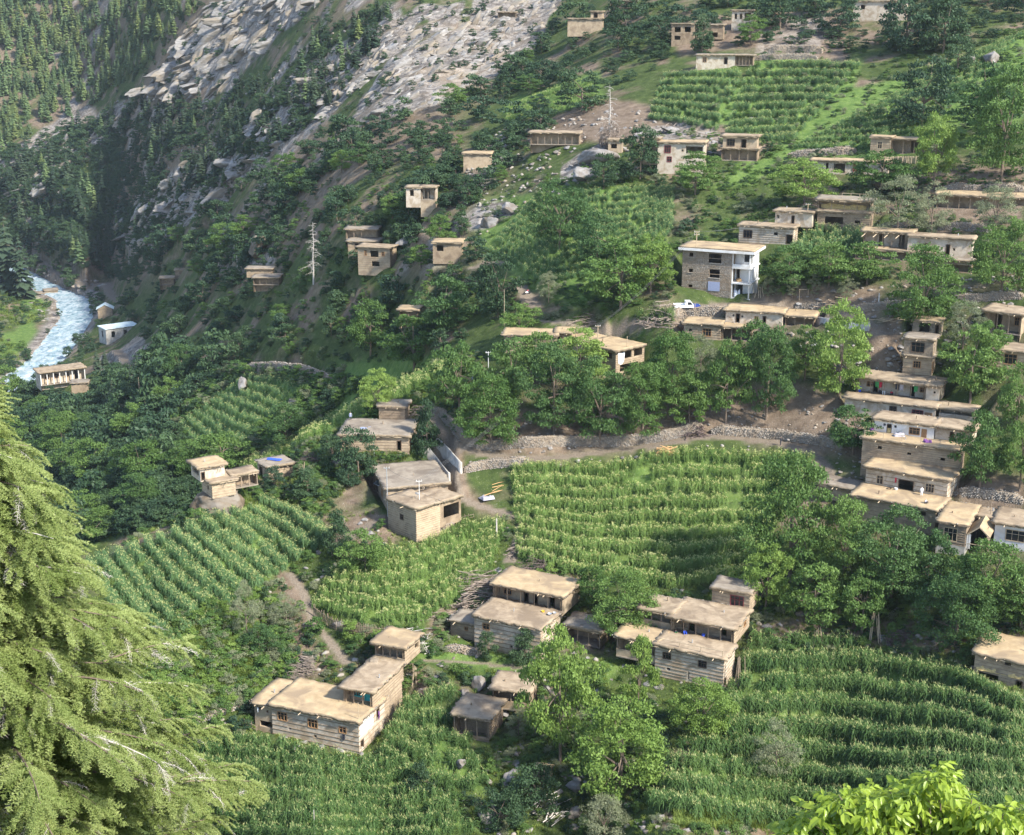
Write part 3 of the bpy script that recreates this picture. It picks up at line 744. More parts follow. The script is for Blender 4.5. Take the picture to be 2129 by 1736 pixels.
HOUSES = []
class House:
    def __init__(s, name, label, C, a=0.0, cat="house", d=None, group=None, lod=0):
        s.name, s.label, s.cat, s.group, s.lod = name, label, cat, group, lod
        s.C = C
        P = at(*C) if d is None else slant(C[0], C[1], d)
        s.O = np.array(P)
        az = math.atan2(P[0], P[1])
        s.a_eff = math.radians(a)
        s.rz = -(s.a_eff + az)                       # rotation about z of the house frame
        r = np.hypot(P[0], P[1]); dep = math.atan2(-P[2], r)
        s.k = kpx(P); s.kx = s.k / math.cos(s.a_eff); s.kz = s.k / max(math.cos(dep), .5)
        s.blocks = []
        s.seed = len(HOUSES) * 7 + 3
        HOUSES.append(s)
    def block(s, x0, x1, y0, y1, z0, z1, mat="mud", roof="roof", oh=.5, beams=.6, front=(), right=(), left=(), ver=None, base=2.5, th=.26, rearoh=None, posts=None, bmat="timber"):
        s.blocks.append(dict(x0=x0*s.kx, x1=x1*s.kx, y0=y0, y1=y1, z0=z0*s.kz, z1=z1*s.kz, mat=mat, roof=roof, oh=oh, beams=beams, front=front, right=right, left=left, ver=ver, base=base if z0 <= 1 else 0.15, th=th, rearoh=rearoh, bmat=bmat))
        return s
    def P(s, xpx, y, zpx):
        """house coordinates (x px, y m, z px) -> world"""
        c, n = math.cos(s.rz), math.sin(s.rz)
        x, z = xpx * s.kx, zpx * s.kz
        return Vector((s.O[0] + c*x - n*y, s.O[1] + n*x + c*y, s.O[2] + z))
    def corners(s):
        c, n = math.cos(s.rz), math.sin(s.rz); out = []
        for b in s.blocks:
            for x in (b['x0'], b['x1']):
                for y in (b['y0'], b['y1']):
                    for z in (b['z0'], b['z1']): out.append((s.O[0] + c*x - n*y, s.O[1] + n*x + c*y, s.O[2] + z))
        return np.array(out)
    def carve(s):
        global GZ
        c, n = math.cos(s.rz), math.sin(s.rz)
        m = np.hypot(GX - s.O[0], GY - s.O[1]) < 45
        dx, dy = GX[m] - s.O[0], GY[m] - s.O[1]
        lx, ly = c*dx + n*dy, -n*dx + c*dy
        z = GZ[m]
        for b in s.blocks:
            out = np.maximum(np.maximum(b['x0'] - lx, lx - b['x1']), np.maximum(b['y0'] - ly, ly - b['y1']))
            zb = s.O[2] + b['z0'] - (.05 if b['z0'] < .1 else .4)
            z = np.minimum(z, zb + np.maximum(out - .5, 0) * 1.6)
            if b['z0'] < .3 and b['base'] > .5:                          # a made-up platform under the ground floor
                f = 1 - smooth(.2, 1.8, out)
                z = z * (1 - f * .7) + np.minimum(zb, z + 2.0) * f * .7
        GZ[m] = z
    def build(s):
        root = empty(s.name, s.O, s.rz)
        tag(root, s.label, s.cat, s.group)
        s.root = root
        R = random.Random(s.seed)
        for bi, b in enumerate(s.blocks):
            x0, x1, y0, y1, z0, z1 = (b[q] for q in ('x0', 'x1', 'y0', 'y1', 'z0', 'z1'))
            W, D, Ht = x1 - x0, y1 - y0, z1 - z0
            mb = MB(); t = min(.35, D * .2)
            ver = b['ver']; yf = y0 + (ver['depth'] if ver else 0)
            zb = z0 - b['base']
            def face(side):
                ops = b[side]
                res = []
                for o in ops:
                    kind, cc, zc, w, h = o[:5]
                    if side == 'front': ca, wa = cc*s.kx - x0, w*s.kx
                    else: ca, wa = cc - y0, w
                    L = W if side == 'front' else D
                    A, B_ = max(.12, ca - wa/2), min(L - .12, ca + wa/2)
                    c_, d_ = max(.06, zc*s.kz - h*s.kz/2), min(Ht - .08, zc*s.kz + h*s.kz/2)
                    if kind in 'dD': c_ = max(.06, zc*s.kz - h*s.kz/2)
                    if B_ - A > .1 and d_ - c_ > .1: res.append((kind, A, B_, c_, d_))
                return res
            F_ = {sd: face(sd) for sd in ('front', 'right', 'left')}
            bo = z0 - zb
            def sh(l): return [(a, e, c + bo, d + bo) for _, a, e, c, d in l]
            HT = Ht + bo
            xfs = {'front': lambda x, dd, z: (x0 + x, yf + dd, zb + z),
                   'right': lambda x, dd, z: (x1 - dd, y0 + x, zb + z),
                   'left': lambda x, dd, z: (x0 + dd, y0 + D - x, zb + z)}
            panel(mb, W, HT, sh(F_['front']), t, xfs['front'])
            panel(mb, D, HT, sh(F_['right']), t, xfs['right'])
            lf = [(k_, D - e, D - a, c, d) for k_, a, e, c, d in F_['left']]
            panel(mb, D, HT, sh(lf), t, xfs['left'])
            panel(mb, W, HT, [], t, lambda x, dd, z: (x1 - x, y1 - dd, zb + z))
            if ver:
                ph = ver.get('parapet', 0) * s.kz
                if ph > .05: mb.box(x0 + .002, x1 - .002, y0 + .003, y0 + .25, z0 - .1, z0 + ph)
            mb.build("wall", root, M[b['mat']])
            if ver:
                fl = MB(); fl.box(x0 + .01, x1 - .01, y0 - .12, yf - .003, z0 - .16, z0 + .04); fl.build("verandah_floor", root, M["roof_grey"])
                n = ver.get('n', 4); ph = ver.get('parapet', 0) * s.kz
                for i in range(n):
                    px = x0 + .15 + (W - .3) * i / max(n - 1, 1)
                    pw = ver.get('pw', .14)
                    bar("post", root, (px, y0 + .11, (z0 + ph + z1) / 2), (pw, pw, z1 - z0 - ph), ver.get('pm', "timber"))
                bar("lintel_beam", root, ((x0 + x1) / 2, y0 + .11, z1 - .09), (W, .17, .17), ver.get('pm', "timber"))
            # timber lacing, split at the openings
            if b['beams'] and s.lod < 2:
                for side in ('front', 'right', 'left'):
                    if side == 'left' and s.a_eff > -.02: continue
                    if side == 'right' and s.a_eff < .02: continue
                    L = W if side == 'front' else D
                    zc = z0 - min(b['base'], .8) + .25
                    while zc < z1 - .15:
                        gaps = [(a - .08, e + .08) for _, a, e, c, d in F_[side] if c - .1 < zc - z0 < d + .1]
                        cur = -.06; spans = []
                        for a, e in sorted(gaps):
                            if a - cur > .3: spans.append((cur, a))
                            cur = max(cur, e)
                        if L + .06 - cur > .3: spans.append((cur, L + .06))
                        for a, e in spans:
                            cl = e - a - R.uniform(0, .12); cm = (a + e) / 2
                            hz = .095 * R.uniform(.75, 1.25); dz = R.uniform(-.03, .03)
                            tilt = R.uniform(-.006, .006)
                            if side == 'front': bar("timber_beam", root, (x0 + cm, yf - .01, zc + dz), (cl, .10, hz), b['bmat'], (0, tilt, 0))
                            elif side == 'right': bar("timber_beam", root, (x1 + .01, y0 + cm, zc + dz), (.10, cl, hz), b['bmat'])
                            else: bar("timber_beam", root, (x0 - .01, y0 + cm, zc + dz), (.10, cl, hz), b['bmat'])
                        zc += b['beams'] * R.uniform(.85, 1.15)
            # windows and doors
            for side in ('front', 'right', 'left'):
                for kind, a, e, c, d in F_[side]:
                    w, h = e - a, d - c
                    if kind == 'o': continue
                    f = MB(); fw = min(.09, w * .16)
                    fm = {'w': "wood_window", 'p': "timber_pale", 'm': "maroon", 't': "teal", 'd': "wood_window", 'D': "timber_dark", 'T': "teal", 'g': "timber_dark"}[kind]
                    f.box(-fw*.4, fw, -.05, .10, 0, h); f.box(w - fw, w + fw*.4, -.05, .10, 0, h)
                    f.box(fw, w - fw, -.047, .097, h - fw, h + fw*.4)
                    if kind not in 'dDT': f.box(fw, w - fw, -.07, .11, -fw*.5, fw)
                    if kind in 'wpmtg':
                        nx = 3 if w > 1.3 else 2 if w > .5 else 1
                        for i in range(1, nx): f.box(w*i/nx - .03, w*i/nx + .03, -.02, .06, fw, h - fw)
                        if h > .8 and s.lod < 2: f.box(fw, w - fw, -.022, .058, h*.62, h*.62 + .05)
                    rot = 0
                    if side == 'front': loc = (x0 + a, yf, z0 + c)
                    elif side == 'right': loc, rot = (x1, y0 + a, z0 + c), math.pi / 2
                    else: loc, rot = (x0, y0 + e, z0 + c), -math.pi / 2
                    mw = Matrix.Translation(loc) @ Matrix.Rotation(rot, 4, 'Z')
                    o = f.build("door_frame" if kind in 'dDT' else "window", root, M[fm], mw=mw)
                    if kind in 'wpmtg' and s.lod < 2:
                        p = MB(); p.box(fw*.5, w - fw*.5, .10, .115, fw*.5, h - fw*.5); p.build("pane", o, M["glass"])
                    if kind in 'dT':
                        p = MB(); q = .02
                        nb = max(2, int(w / .22))
                        for i in range(nb): p.box(fw + (w - 2*fw)*i/nb + .006, fw + (w - 2*fw)*(i+1)/nb - .006, .04 + q*(i % 2), .09 + q*(i % 2), .02, h - fw)
                        p.build("door", root, M["teal" if kind == 'T' else "wood_window"], mw=mw)
            if b['roof']:
                oh = b['oh']; ro = b['rearoh'] if b['rearoh'] is not None else oh * .5
                V, F, mi = roof_mesh(W + 2*oh, D + oh + ro, b['th'], s.seed + bi, .07 if b['roof'] in ("white", "metal_roof") else .24)
                V = V + np.array([x0 - oh, y0 - oh, z1 + .002])
                link("roof", np_mesh("roof", V, F, (M[b['roof']], M["white" if b['roof'] in ("white",) else "metal_roof" if b['roof'] == "metal_roof" else "roof_edge"]), mi), root)
                if s.lod < 1 and s.k < .1 and b['roof'] not in ("metal_roof", "white"):
                    Pq = []; Sq = []; g = np.random.default_rng(s.seed + bi)
                    for (ax_, ay_, bx_, by_, dn) in ((x0 - oh, y1 + ro, x1 + oh, y1 + ro, 1.0), (x0 - oh, y0 - oh, x0 - oh, y1 + ro, .6), (x1 + oh, y0 - oh, x1 + oh, y1 + ro, .5), (x0 - oh, y0 - oh, x1 + oh, y0 - oh, .18)):
                        nn = int(math.hypot(bx_ - ax_, by_ - ay_) / .36)
                        for i in range(nn):
                            if g.random() > dn: continue
                            tt = (i + g.uniform(0, 1)) / nn; z_ = g.uniform(.07, .16)
                            Pq.append((ax_ + (bx_ - ax_) * tt + g.uniform(-.06, .06), ay_ + (by_ - ay_) * tt + g.uniform(-.06, .06), z1 + b['th'] + .05)); Sq.append((z_ * 1.4, z_ * 1.2, z_))
                    if Pq: tag(join_rocks("rim_stones", np.array(Pq), np.array(Sq), root, M["stone"], s.seed), kind="stuff")
                if s.lod < 2 and b['roof'] not in ("metal_roof",):
                    rb = MB(); n = max(3, int(W / .62))
                    for i in range(n):
                        xx = x0 + W * (i + .5) / n + R.uniform(-.08, .08); hh = R.uniform(.05, .075)
                        rb.tube([(xx, y0 - oh + R.uniform(-.02, .12), z1 - .075), (xx, y0 + .4, z1 - .075)], hh, 5)
                    n2 = max(2, int(D / .7))
                    for i in range(n2):
                        yy = y0 + D * (i + .5) / n2 + R.uniform(-.08, .08)
                        if s.a_eff > .02: rb.tube([(x1 - .3, yy, z1 - .09), (x1 + oh - R.uniform(0, .12), yy, z1 - .09)], .06, 5)
                        if s.a_eff < -.02: rb.tube([(x0 + .3, yy, z1 - .09), (x0 - oh + R.uniform(0, .12), yy, z1 - .09)], .06, 5)
                    tag(rb.build("rafter_ends", root, M["timber"]), kind="stuff")
                    if s.k < .12:
                        for i in range(R.choice((1, 2, 2))):      # wooden water spouts and smoke vents
                            xx = x0 + W * R.uniform(.1, .9)
                            q = MB(); q.tube([(xx, y0 + .3, z1 + .06), (xx + R.uniform(-.1, .1), y0 - oh - R.uniform(.4, .9), z1 - .02)], .07, 5); q.build("water_spout", root, M["timber_pale"])
                        if D > 3.5:
                            q = MB(); xx, yy = x0 + W * R.uniform(.2, .8), y0 + D * R.uniform(.35, .75); q.tube([(xx, yy, z1 + .1), (xx, yy, z1 + b['th'] + R.uniform(.35, .8))], R.uniform(.06, .12), 7); q.build("smoke_vent", root, M["mud_dark" if R.random() < .5 else "metal"])
                    bar("eave_beam", root, ((x0 + x1) / 2, y0 - oh + .16, z1 - .005), (W + 1.6 * oh, .15, .12), "timber_pale" if R.random() < .5 else "timber", (R.uniform(-.02, .02), R.uniform(-.004, .004), 0))
        return root

# ---- the houses, from the foreground to the far side
h = House("house", "long two-storey mud-roofed house with teal door, nearest the cedar", (747, 1567), 29)
h.block(-213, -176, .15, 7.4, 0, 57, "mud", "roof_warm", beams=0, front=[('o', -190, 18, 26, 12), ('o', -202, 47, 6, 6), ('o', -186, 44, 5, 5)], oh=.55)
h.block(-175.5, 0, 0, 8.2, 0, 60, "lime", "roof_warm", beams=.8, front=[('w', -154, 42, 20, 17), ('w', -92, 40, 20, 17), ('w', -32, 40, 15, 13), ('o', -88, 16, 6, 5), ('o', -140, 20, 5, 4)], right=[('D', 6.0, 42, .9, 22), ('D', .9, 14, .9, 16)])
h.block(-56, 0, 8.2, 14.0, 0, 60, "mud", None, right=[])
h.block(-58, 0, 4.4, 14.6, 61, 92, "mud", "roof", ver=dict(depth=1.3, n=4, pw=.12), front=[('t', -38, 17, 17, 14), ('T', -18, 14, 11, 20), ('t', -8, 16, 5, 14)], beams=.5)
h.block(-62, 0, 15.2, 20.5, 86, 120, "mud", "roof_warm", ver=dict(depth=1.6, n=5, parapet=12), front=[], right=[('o', 19.4, 18, 1.3, 12)], oh=.6)
H1 = h
h = House("house", "pale-roofed house beside the brushwood heaps with a verandah above a striped lower storey", (1123, 1374), 25)
h.block(-138, 0, 0, 7.4, 0, 62, "lime", "roof", beams=.72, front=[('w', -113, 46, 15, 13), ('o', -112, 16, 6, 5), ('o', -60, 16, 5, 5)])
h.block(-142, 5, 7.2, 14.2, 58, 94, "mud", "roof_warm", ver=dict(depth=1.7, n=6, pw=.13), front=[('w', -120, 18, 18, 15), ('D', -80, 14, 10, 24), ('D', -60, 14, 9, 24), ('D', -25, 14, 11, 23)], beams=0, oh=.6)
h.block(-197, -138, 1.2, 5.6, 6, 36, "mud", "roof_grey", front=[('w', -163, 20, 8, 8)])
h.block(22, 92, 5.5, 10, 18, 48, "mud_dark", "roof_grey", ver=dict(depth=2.6, n=4))
H2 = h
h = House("house", "three-level house with a maroon window in its rooftop room and a railed terrace", (1502, 1434), 17)
h.block(-140, 0, 0, 5.2, 0, 60, "lime", "roof", beams=.55, front=[('g', -116, 44, 17, 13), ('g', -43, 42, 17, 14), ('o', -112, 18, 8, 5), ('o', -43, 14, 8, 6), ('o', -70, 14, 2.5, 16)], right=[('D', 1.0, 10, .9, 18)], rearoh=.1)
h.block(-224, -141, .3, 5.2, 22, 60, "mud", "roof_warm", ver=dict(depth=2.2, n=4, parapet=14), beams=0, rearoh=.1)
h.block(-203, -136, 6.1, 11.8, 60, 91, "mud", "roof", ver=dict(depth=1.6, n=4, parapet=13), beams=0, rearoh=0)
h.block(-135, -3, 5.2, 13.0, 60, 91, "mud", "roof", ver=dict(depth=1.7, n=6, pw=.12), beams=.5, front=[('D', -97, 14, 12, 26), ('D', -30, 16, 10, 22)], right=[('w', 10.6, 17, 1.2, 12)], rearoh=0)
h.block(-84, -5, 13.1, 17.6, 88, 122, "mud", "roof_grey", beams=.5, front=[('m', -31, 17, 28, 22)], oh=.4)
H3 = h
h = House("shed", "open-fronted log shed against the tall pale-green tree, below the grassy path", (1100, 1478), 12, "shed")
h.block(-76, 0, 0, 5.2, 0, 36, "mud_dark", "roof", ver=dict(depth=1.6, n=3, parapet=14), beams=.5)
h = House("shed", "open stable with a flat earth roof among maize, lower of the pair", (1016, 1542), 20, "shed")
h.block(-72, 0, 0, 6.2, 0, 42, "mud_dark", "roof", ver=dict(depth=2.0, n=4, parapet=6), beams=.5)
h = House("shed", "tiny orange mud hut beside boulders under the bushy tree", (1138, 1633), 18, "shed", lod=1)
h.block(-30, 0, 0, 2.2, 0, 20, "mud_dark", "roof_warm", oh=.12, beams=0)
h = House("barn", "barn stuffed with straw at the edge of the maize, cut by the frame", (2022, 1408), 12, "barn")
h.block(0, 150, 0, 7.5, 0, 46, "mud", "roof_warm", front=[('o', 26, 8, 40, 11), ('D', 84, 7, 12, 14), ('o', 60, 40, 12, 6)], beams=.55, left=[])
H22 = h
h = House("house", "square log-cornered house with a small window and an open porch, below the flat-roofed compound", (866, 1127), 50)
h.block(-59, 0, 0, 5.4, 0, 66, "mud", "roof", beams=.40, front=[('g', -30, 40, 7, 11)], bmat="timber_pale")
h.block(-52, -1, 5.5, 10.5, 14, 63, "mud_dark", "roof", beams=0, right=[('o', 8.2, 28, 3.6, 26)], oh=.45)
H20b = h
h = House("house", "broad flat-roofed house with a cement wall along its right edge", (804, 1060), -10)
h.block(0, 128, 0, 13.5, 0, 42, "mud", "roof_grey", oh=.45, front=[('g', 30, 20, 28, 14)], left=[('w', 4.5, 20, 1.4, 18), ('D', 9.5, 16, 1.2, 30)], beams=.7, rearoh=.1)
H20a = h
h = House("house", "low house with a wide earth roof carrying a round blue mat, behind the dark bushes", (850, 938), 8)
h.block(-142, 0, 0, 10.5, 0, 29, "mud", "roof_grey", front=[('D', -20, 11, 9, 21)], beams=.6)
H20c = h
h = House("house", "small brown hut beside the curved stone wall above the wide earth roof", (842, 876), 12)
h.block(-54, 0, 0, 4.5, 0, 28, "mud_dark", "roof_grey", beams=.6)
h = House("house", "two-storey mud house standing on a rock outcrop at the ridge edge", (442, 1034), -20, d=float(np.linalg.norm(at(448, 1076))) + .5)
h.block(0, 47, 0, 5.0, 0, 27, "mud", "roof", beams=.5, base=.3, left=[('o', 2.0, 14, .7, 9)], bmat="timber_pale")
h.block(-13, 36, 2.2, 6.8, 28, 53, "lime", "roof_warm", beams=0, front=[('D', -8, 9, 8, 18)], left=[('o', 4.5, 14, 3.2, 10)], oh=.55)
h.block(48, 100, 1.5, 5.0, 4, 27, "mud_dark", "roof", ver=dict(depth=1.5, n=4), beams=0, oh=.2)
H19 = h
h = House("house", "square grey-roofed house with a blue cloth on its roof, near the ridge", (558, 1000), -22)
h.block(0, 50, 0, 5.2, 0, 26, "mud", "roof_grey", beams=.5, front=[('o', 8, 17, 4, 4)], left=[('D', 3.5, 10, 1.4, 19)])
H19b = h
# stacked houses on the right
h = House("house", "house of white rooms on a tall log-and-stone base with a pole railing", (1991, 1002), 9)
h.block(-191, 0, 0, 3.9, 0, 60, "mud", "roof_warm", beams=.36, front=[('o', -156, 46, 8, 6), ('o', -98, 42, 8, 5), ('o', -33, 40, 9, 6), ('o', -30, 13, 8, 6)], rearoh=.1)
h.block(-180, -62, 3.9, 9.2, 60, 88, "white", "roof", beams=0, front=[('D', -150, 12, 9, 21), ('o', -160, 20, 5, 5), ('o', -138, 19, 5, 5), ('w', -100, 15, 21, 14), ('d', -81, 11, 10, 21)])
h.block(-61, 10, 4.3, 9.2, 60, 87, "lime", "roof", beams=0, front=[('D', -28, 12, 8, 20), ('o', -18, 18, 4, 5)], oh=.6)
H4a = h
h = House("house", "white-walled middle house of the stack with a reddish shuttered window and wooden door", (1942, 879), 8)
h.block(-178, 0, 0, 3.4, 0, 28, "lime", "roof", beams=0, front=[('g', -82, 15, 14, 17), ('m', -34, 14, 22, 15), ('d', -13, 10, 14, 17)], rearoh=.1)
h.block(6, 72, .6, 4.6, 2, 27, "lime", "roof", ver=dict(depth=2.2, n=2, parapet=17, pw=.25), beams=0)
h = House("house", "house with laundry hung along its long open verandah, above the middle white one", (1950, 837), 10)
h.block(-162, -26, 0, 6.0, 0, 30, "lime", "roof", ver=dict(depth=1.8, n=6, pw=.12), beams=0, front=[('D', -128, 11, 9, 21), ('w', -140, 16, 12, 10), ('D', -55, 11, 9, 21), ('w', -36, 16, 10, 9)])
h.block(-25.5, 0, .02, 6.0, 0, 30, "lime", "roof", beams=0, front=[('o', -9, 19, 4, 4)])
H4c = h
h = House("tower_house", "narrow two-storey tower with a large double window, behind the laundry verandah", (1934, 781), 9)
h.block(-55, 0, 0, 4.2, 0, 33, "mud", "roof_grey", beams=.8, front=[('w', -28, 19, 15, 14)], right=[('d', 1.3, 13, 1.0, 24)], oh=.35)
h.block(-56, 0, 0, 4.2, 36, 68, "stone_core", "roof_grey", beams=0, front=[('g', -29, 17, 26, 20)], right=[('p', 1.3, 15, 1.0, 22)], oh=.35)
h = House("tower_house", "small stone hut with a wide dark window, topmost above the tower", (1951, 703), 9)
h.block(-52, 0, 0, 4.0, 0, 29, "stone_core", "roof_warm", beams=0, front=[('o', -29, 18, 20, 17), ('D', -4.5, 14, 8, 22)], oh=.4)
h = House("house", "house with a white-clad man on its earth terrace, foot of the stack", (1941, 1113), 15)
h.block(-165, 0, 0, 6.2, 0, 48, "mud", "roof_warm", beams=.7, front=[('o', -26, 38, 14, 9)], rearoh=.1)
h.block(-165, -2, 6.2, 12.2, 47, 86, "lime", "roof_warm", beams=.8, front=[('p', -136, 18, 14, 18), ('D', -83, 13, 30, 27), ('p', -36, 19, 18, 18)], oh=.55)
h.block(-252, -170, 4, 8.6, 16, 42, "mud", "roof_grey", beams=.8, front=[('D', -236, 10, 8, 16), ('o', -224, 17, 4, 4)])
H5 = h
h = House("house", "whitewashed house with a gabled porch and stone front room at the right edge", (2003, 1154), 8)
h.block(-53, 0, 0, 10, 16, 57, "stone_core", "roof_warm", beams=.4, front=[('p', -29, 20, 26, 26)], oh=.5)
h.block(-54, 1, -.1, 10, 0, 16.5, "concrete", None, beams=0)
h.block(46, 150, 4.0, 11, 10, 55, "white", "roof", beams=0, front=[('p', 85, 26, 36, 22)], oh=.6)
h.block(1.5, 45.5, 6.0, 11, 10, 52, "dark", "roof", beams=0, oh=.0, front=[('D', 22, 15, 26, 26)])  # back of the porch, its wall coloured dark to stand for shade
h.block(46, 150, 3.2, 4.0, 0, 9, "concrete", None, beams=0)
H6 = h
# middle
h = House("house", "grey log house with an open upper gallery, half hidden behind walnut trees", (1279, 783), 44)
h.block(-70, 0, 0, 8.2, 0, 50, "mud", "roof_warm", beams=.38, front=[('o', -53, 42, 27, 13), ('o', -21, 40, 27, 13), ('o', -25, 22, 4, 4)], right=[('o', 2.6, 40, 3.8, 15), ('o', 6.4, 40, 2.4, 15), ('o', 3.8, 14, 5.2, 15)], bmat="timber")
h.block(-118, -70.5, 1.0, 8.0, 22, 50, "lime", "roof_warm", beams=.6)
H7 = h
h = House("house", "long low mud house with a tall thin pole at its corner", (1154, 722), 4)
h.block(-106, 0, 0, 5.6, 0, 22, "mud", "roof_warm", beams=.6, oh=.6)
h.block(1, 32, 1.5, 6.2, 0, 25, "mud", "roof_warm", beams=.6, front=[('D', 8, 10, 10, 18)], oh=.5)
H8 = h
h = House("stone_building", "three-storey fieldstone building with white concrete balconies and flat roof", (1556, 623), 14, "building")
def_sb = [('o', -121, 17, 8, 8), ('o', -121, 50, 8, 8), ('o', -121, 82, 8, 9), ('o', -72, 47, 21, 17), ('o', -72, 78, 26, 19)]
h.block(-139, -37, 0, 7.2, 0, 92, "stone_core", None, beams=0, front=def_sb)
h.block(-36.9, 0, 2.6, 7.2, 0, 92, "white", None, beams=0, front=[('D', -26, 16, 12, 24), ('D', -30, 46, 6, 22), ('o', -12, 80, 14, 18)])
H9 = h
h = House("house", "white house with two dark doorways just under the parked pickup's road", (1625, 679), 8)
h.block(-115, 0, 0, 5.5, 0, 25, "lime", "roof_warm", beams=0, front=[('D', -90, 11, 8, 18), ('o', -99, 16, 4, 4), ('o', -81, 15, 4, 4), ('w', -52, 13, 8, 8), ('D', -36, 10, 7, 17)])
h.block(4, 62, 1.0, 6.5, 0, 19, "mud_dark", "roof_warm", ver=dict(depth=2.0, n=4), beams=0)
H10 = h
h = House("house", "mud house with a barred window and dark open bay below the white doorways", (1497, 707), 7)
h.block(-75, 0, 0, 5.8, 0, 29, "mud", "roof_warm", beams=.5, front=[('w', -28, 14, 18, 16), ('o', -62, 17, 6, 5)])
h.block(1, 62, .4, 5.0, 0, 25, "mud_dark", "roof_warm", ver=dict(depth=2.6, n=4), beams=0)
h = House("barn", "barn with an open straw loft beside a brushwood heap on its upper terrace", (1806, 481), 6, "barn")
h.block(-103, 0, 0, 6.5, 0, 34, "mud_dark", "roof", beams=.42, front=[('o', -70, 18, 36, 14), ('o', -24, 17, 10, 6)])
h.block(-104, 0, .2, 6.5, 34, 56, "mud_dark", "roof_grey", ver=dict(depth=1.6, n=5, parapet=6), beams=0, oh=.6)
H11a = h
h = House("house", "striped white-and-timber house stepping up to a lime-washed room behind", (1613, 507), 12)
h.block(-76, 33, 0, 4.6, 0, 32, "lime", "roof", beams=.45, front=[('g', -58, 16, 18, 16), ('o', -2, 20, 8, 6), ('D', 26, 10, 14, 20)])
h.block(-14, 60, 4.7, 9, 31, 58, "lime", "roof", beams=0, front=[('D', 22, 12, 6, 18), ('o', -8, 17, 5, 6)])
h = House("house", "row of open rooms with long sloping poles, above the dark terrace slab", (1890, 536), 4)
h.block(-94, 0, 2.0, 7, 12, 44, "lime", "roof_warm", ver=dict(depth=1.8, n=6), beams=0, front=[('D', -60, 14, 9, 24), ('D', -20, 14, 10, 24)], oh=.7)
h.block(-106, 50, -.6, 2.0, -6, 12, "mud_dark", "roof_warm", ver=dict(depth=1.6, n=7), beams=0)
H11c = h
h = House("house", "lime-washed rooms with three small dark doors, above a railed ledge", (2016, 548), 4)
h.block(-124, 0, 2.2, 7, 4, 42, "lime", "roof", beams=0, front=[('D', -88, 16, 8, 22), ('o', -73, 20, 4, 5), ('D', -46, 14, 8, 26), ('o', -58, 18, 4, 5), ('o', -34, 18, 4, 5)])
h.block(-76, 4, -.6, 2.2, -42, 4, "mud", "roof_grey", beams=.45, front=[('o', -18, 32, 40, 14), ('o', -10, 8, 30, 8)])
h = House("house", "open-porched mud house above the tower, right of the grey olive tree", (2064, 690), 14)
h.block(-18, 50, 0, 6.0, 0, 38, "mud", "roof", ver=dict(depth=2.4, n=4), beams=0, front=[('D', 2, 16, 12, 30), ('w', 36, 20, 9, 16)], oh=.8)
h = House("house", "mud house with one barred window at the right edge, under a sloping meadow", (2058, 760), 5)
h.block(0, 110, 0, 6, 0, 30, "mud", "roof", beams=.6, front=[('w', 36, 16, 24, 20)])
h = House("house", "long flat warm roof at the right edge behind grey olive trees", (1945, 432), 3)
h.block(0, 230, 0, 6, 0, 24, "mud_dark", "roof_warm", ver=dict(depth=2.0, n=12), beams=0, oh=.6)
h = House("house", "house with a carved porch behind a plank fence, left of the upper leafy tree", (1850, 320), 6)
h.block(-39, 0, 0, 5, 0, 30, "mud", "roof_warm", beams=.55, front=[('p', -21, 16, 9, 14)])
h.block(1, 66, .6, 5.2, 0, 27, "timber", "roof_warm", ver=dict(depth=2.0, n=4), beams=.45, front=[('D', 44, 14, 14, 24)])
h = House("house", "low lime house with a red cloth in its doorway, under the plank fence", (1752, 362), 5)
h.block(-62, 86, 0, 5, 0, 24, "lime", "roof_warm", beams=0, front=[('o', -32, 12, 5, 18), ('o', -8, 11, 22, 18), ('D', 32, 11, 12, 18)], oh=.7)
H11h = h
# upper middle
h = House("house", "open-fronted house on bare earth beside the leafless tree", (1204, 301), 3)
h.block(-100, 0, 0, 5.5, 0, 22, "mud", "roof", ver=dict(depth=2.2, n=8), beams=0, oh=.6)
h = House("house", "plastered two-storey house with maroon windows behind the round dark tree", (1462, 360), 5)
h.block(-94, 0, 0, 6, 0, 58, "lime", "roof_warm", beams=0, front=[('m', -74, 46, 13, 15), ('o', -20, 46, 34, 13), ('m', -70, 26, 10, 11), ('o', -44, 44, 4, 4)])
h.block(-126, -95, 1.5, 6.5, 14, 64, "mud", "roof_grey", beams=0, front=[('D', -114, 32, 14, 22), ('o', -108, 8, 18, 12)])
h = House("house", "two-storey hut with open galleries beside the stone slope under the terraces", (1573, 335), 6)
h.block(-72, 0, 0, 5, 0, 22, "mud_dark", "roof", ver=dict(depth=1.6, n=5), beams=0)
h.block(-70, -2, .3, 5, 23, 46, "mud", "roof", beams=0, front=[('g', -54, 12, 16, 14), ('D', -28, 10, 10, 18)], oh=.6)
h = House("hut", "little hut at the foot of the leafless tree", (1292, 318), 5, "hut")
h.block(-28, 0, 0, 4, 0, 24, "mud", "roof", beams=0, front=[('o', -16, 13, 12, 9)])
h = House("house", "small square house with an open corner porch on the shrubby slope", (905, 433), 8)
h.block(-30, 0, 0, 5, 0, 16, "mud", None, beams=0)
h.block(-60, -30, 0, 5, 2, 40, "lime", "roof", beams=0, front=[('o', -48, 28, 8, 12)], oh=.4)
h.block(-30, 0, .2, 5, 17, 40, "lime", "roof", ver=dict(depth=2.0, n=3), beams=0, front=[('D', -18, 10, 10, 18)], oh=.5)
h = House("house", "flat-roofed house behind dark bushes on the rocky spur", (1020, 346), 3, lod=1)
h.block(-56, 0, 0, 6, 0, 24, "mud", "roof_warm", beams=0)
h = House("house", "two-storey striped house lowest of the three on the shrubby slope", (811, 556), 18)
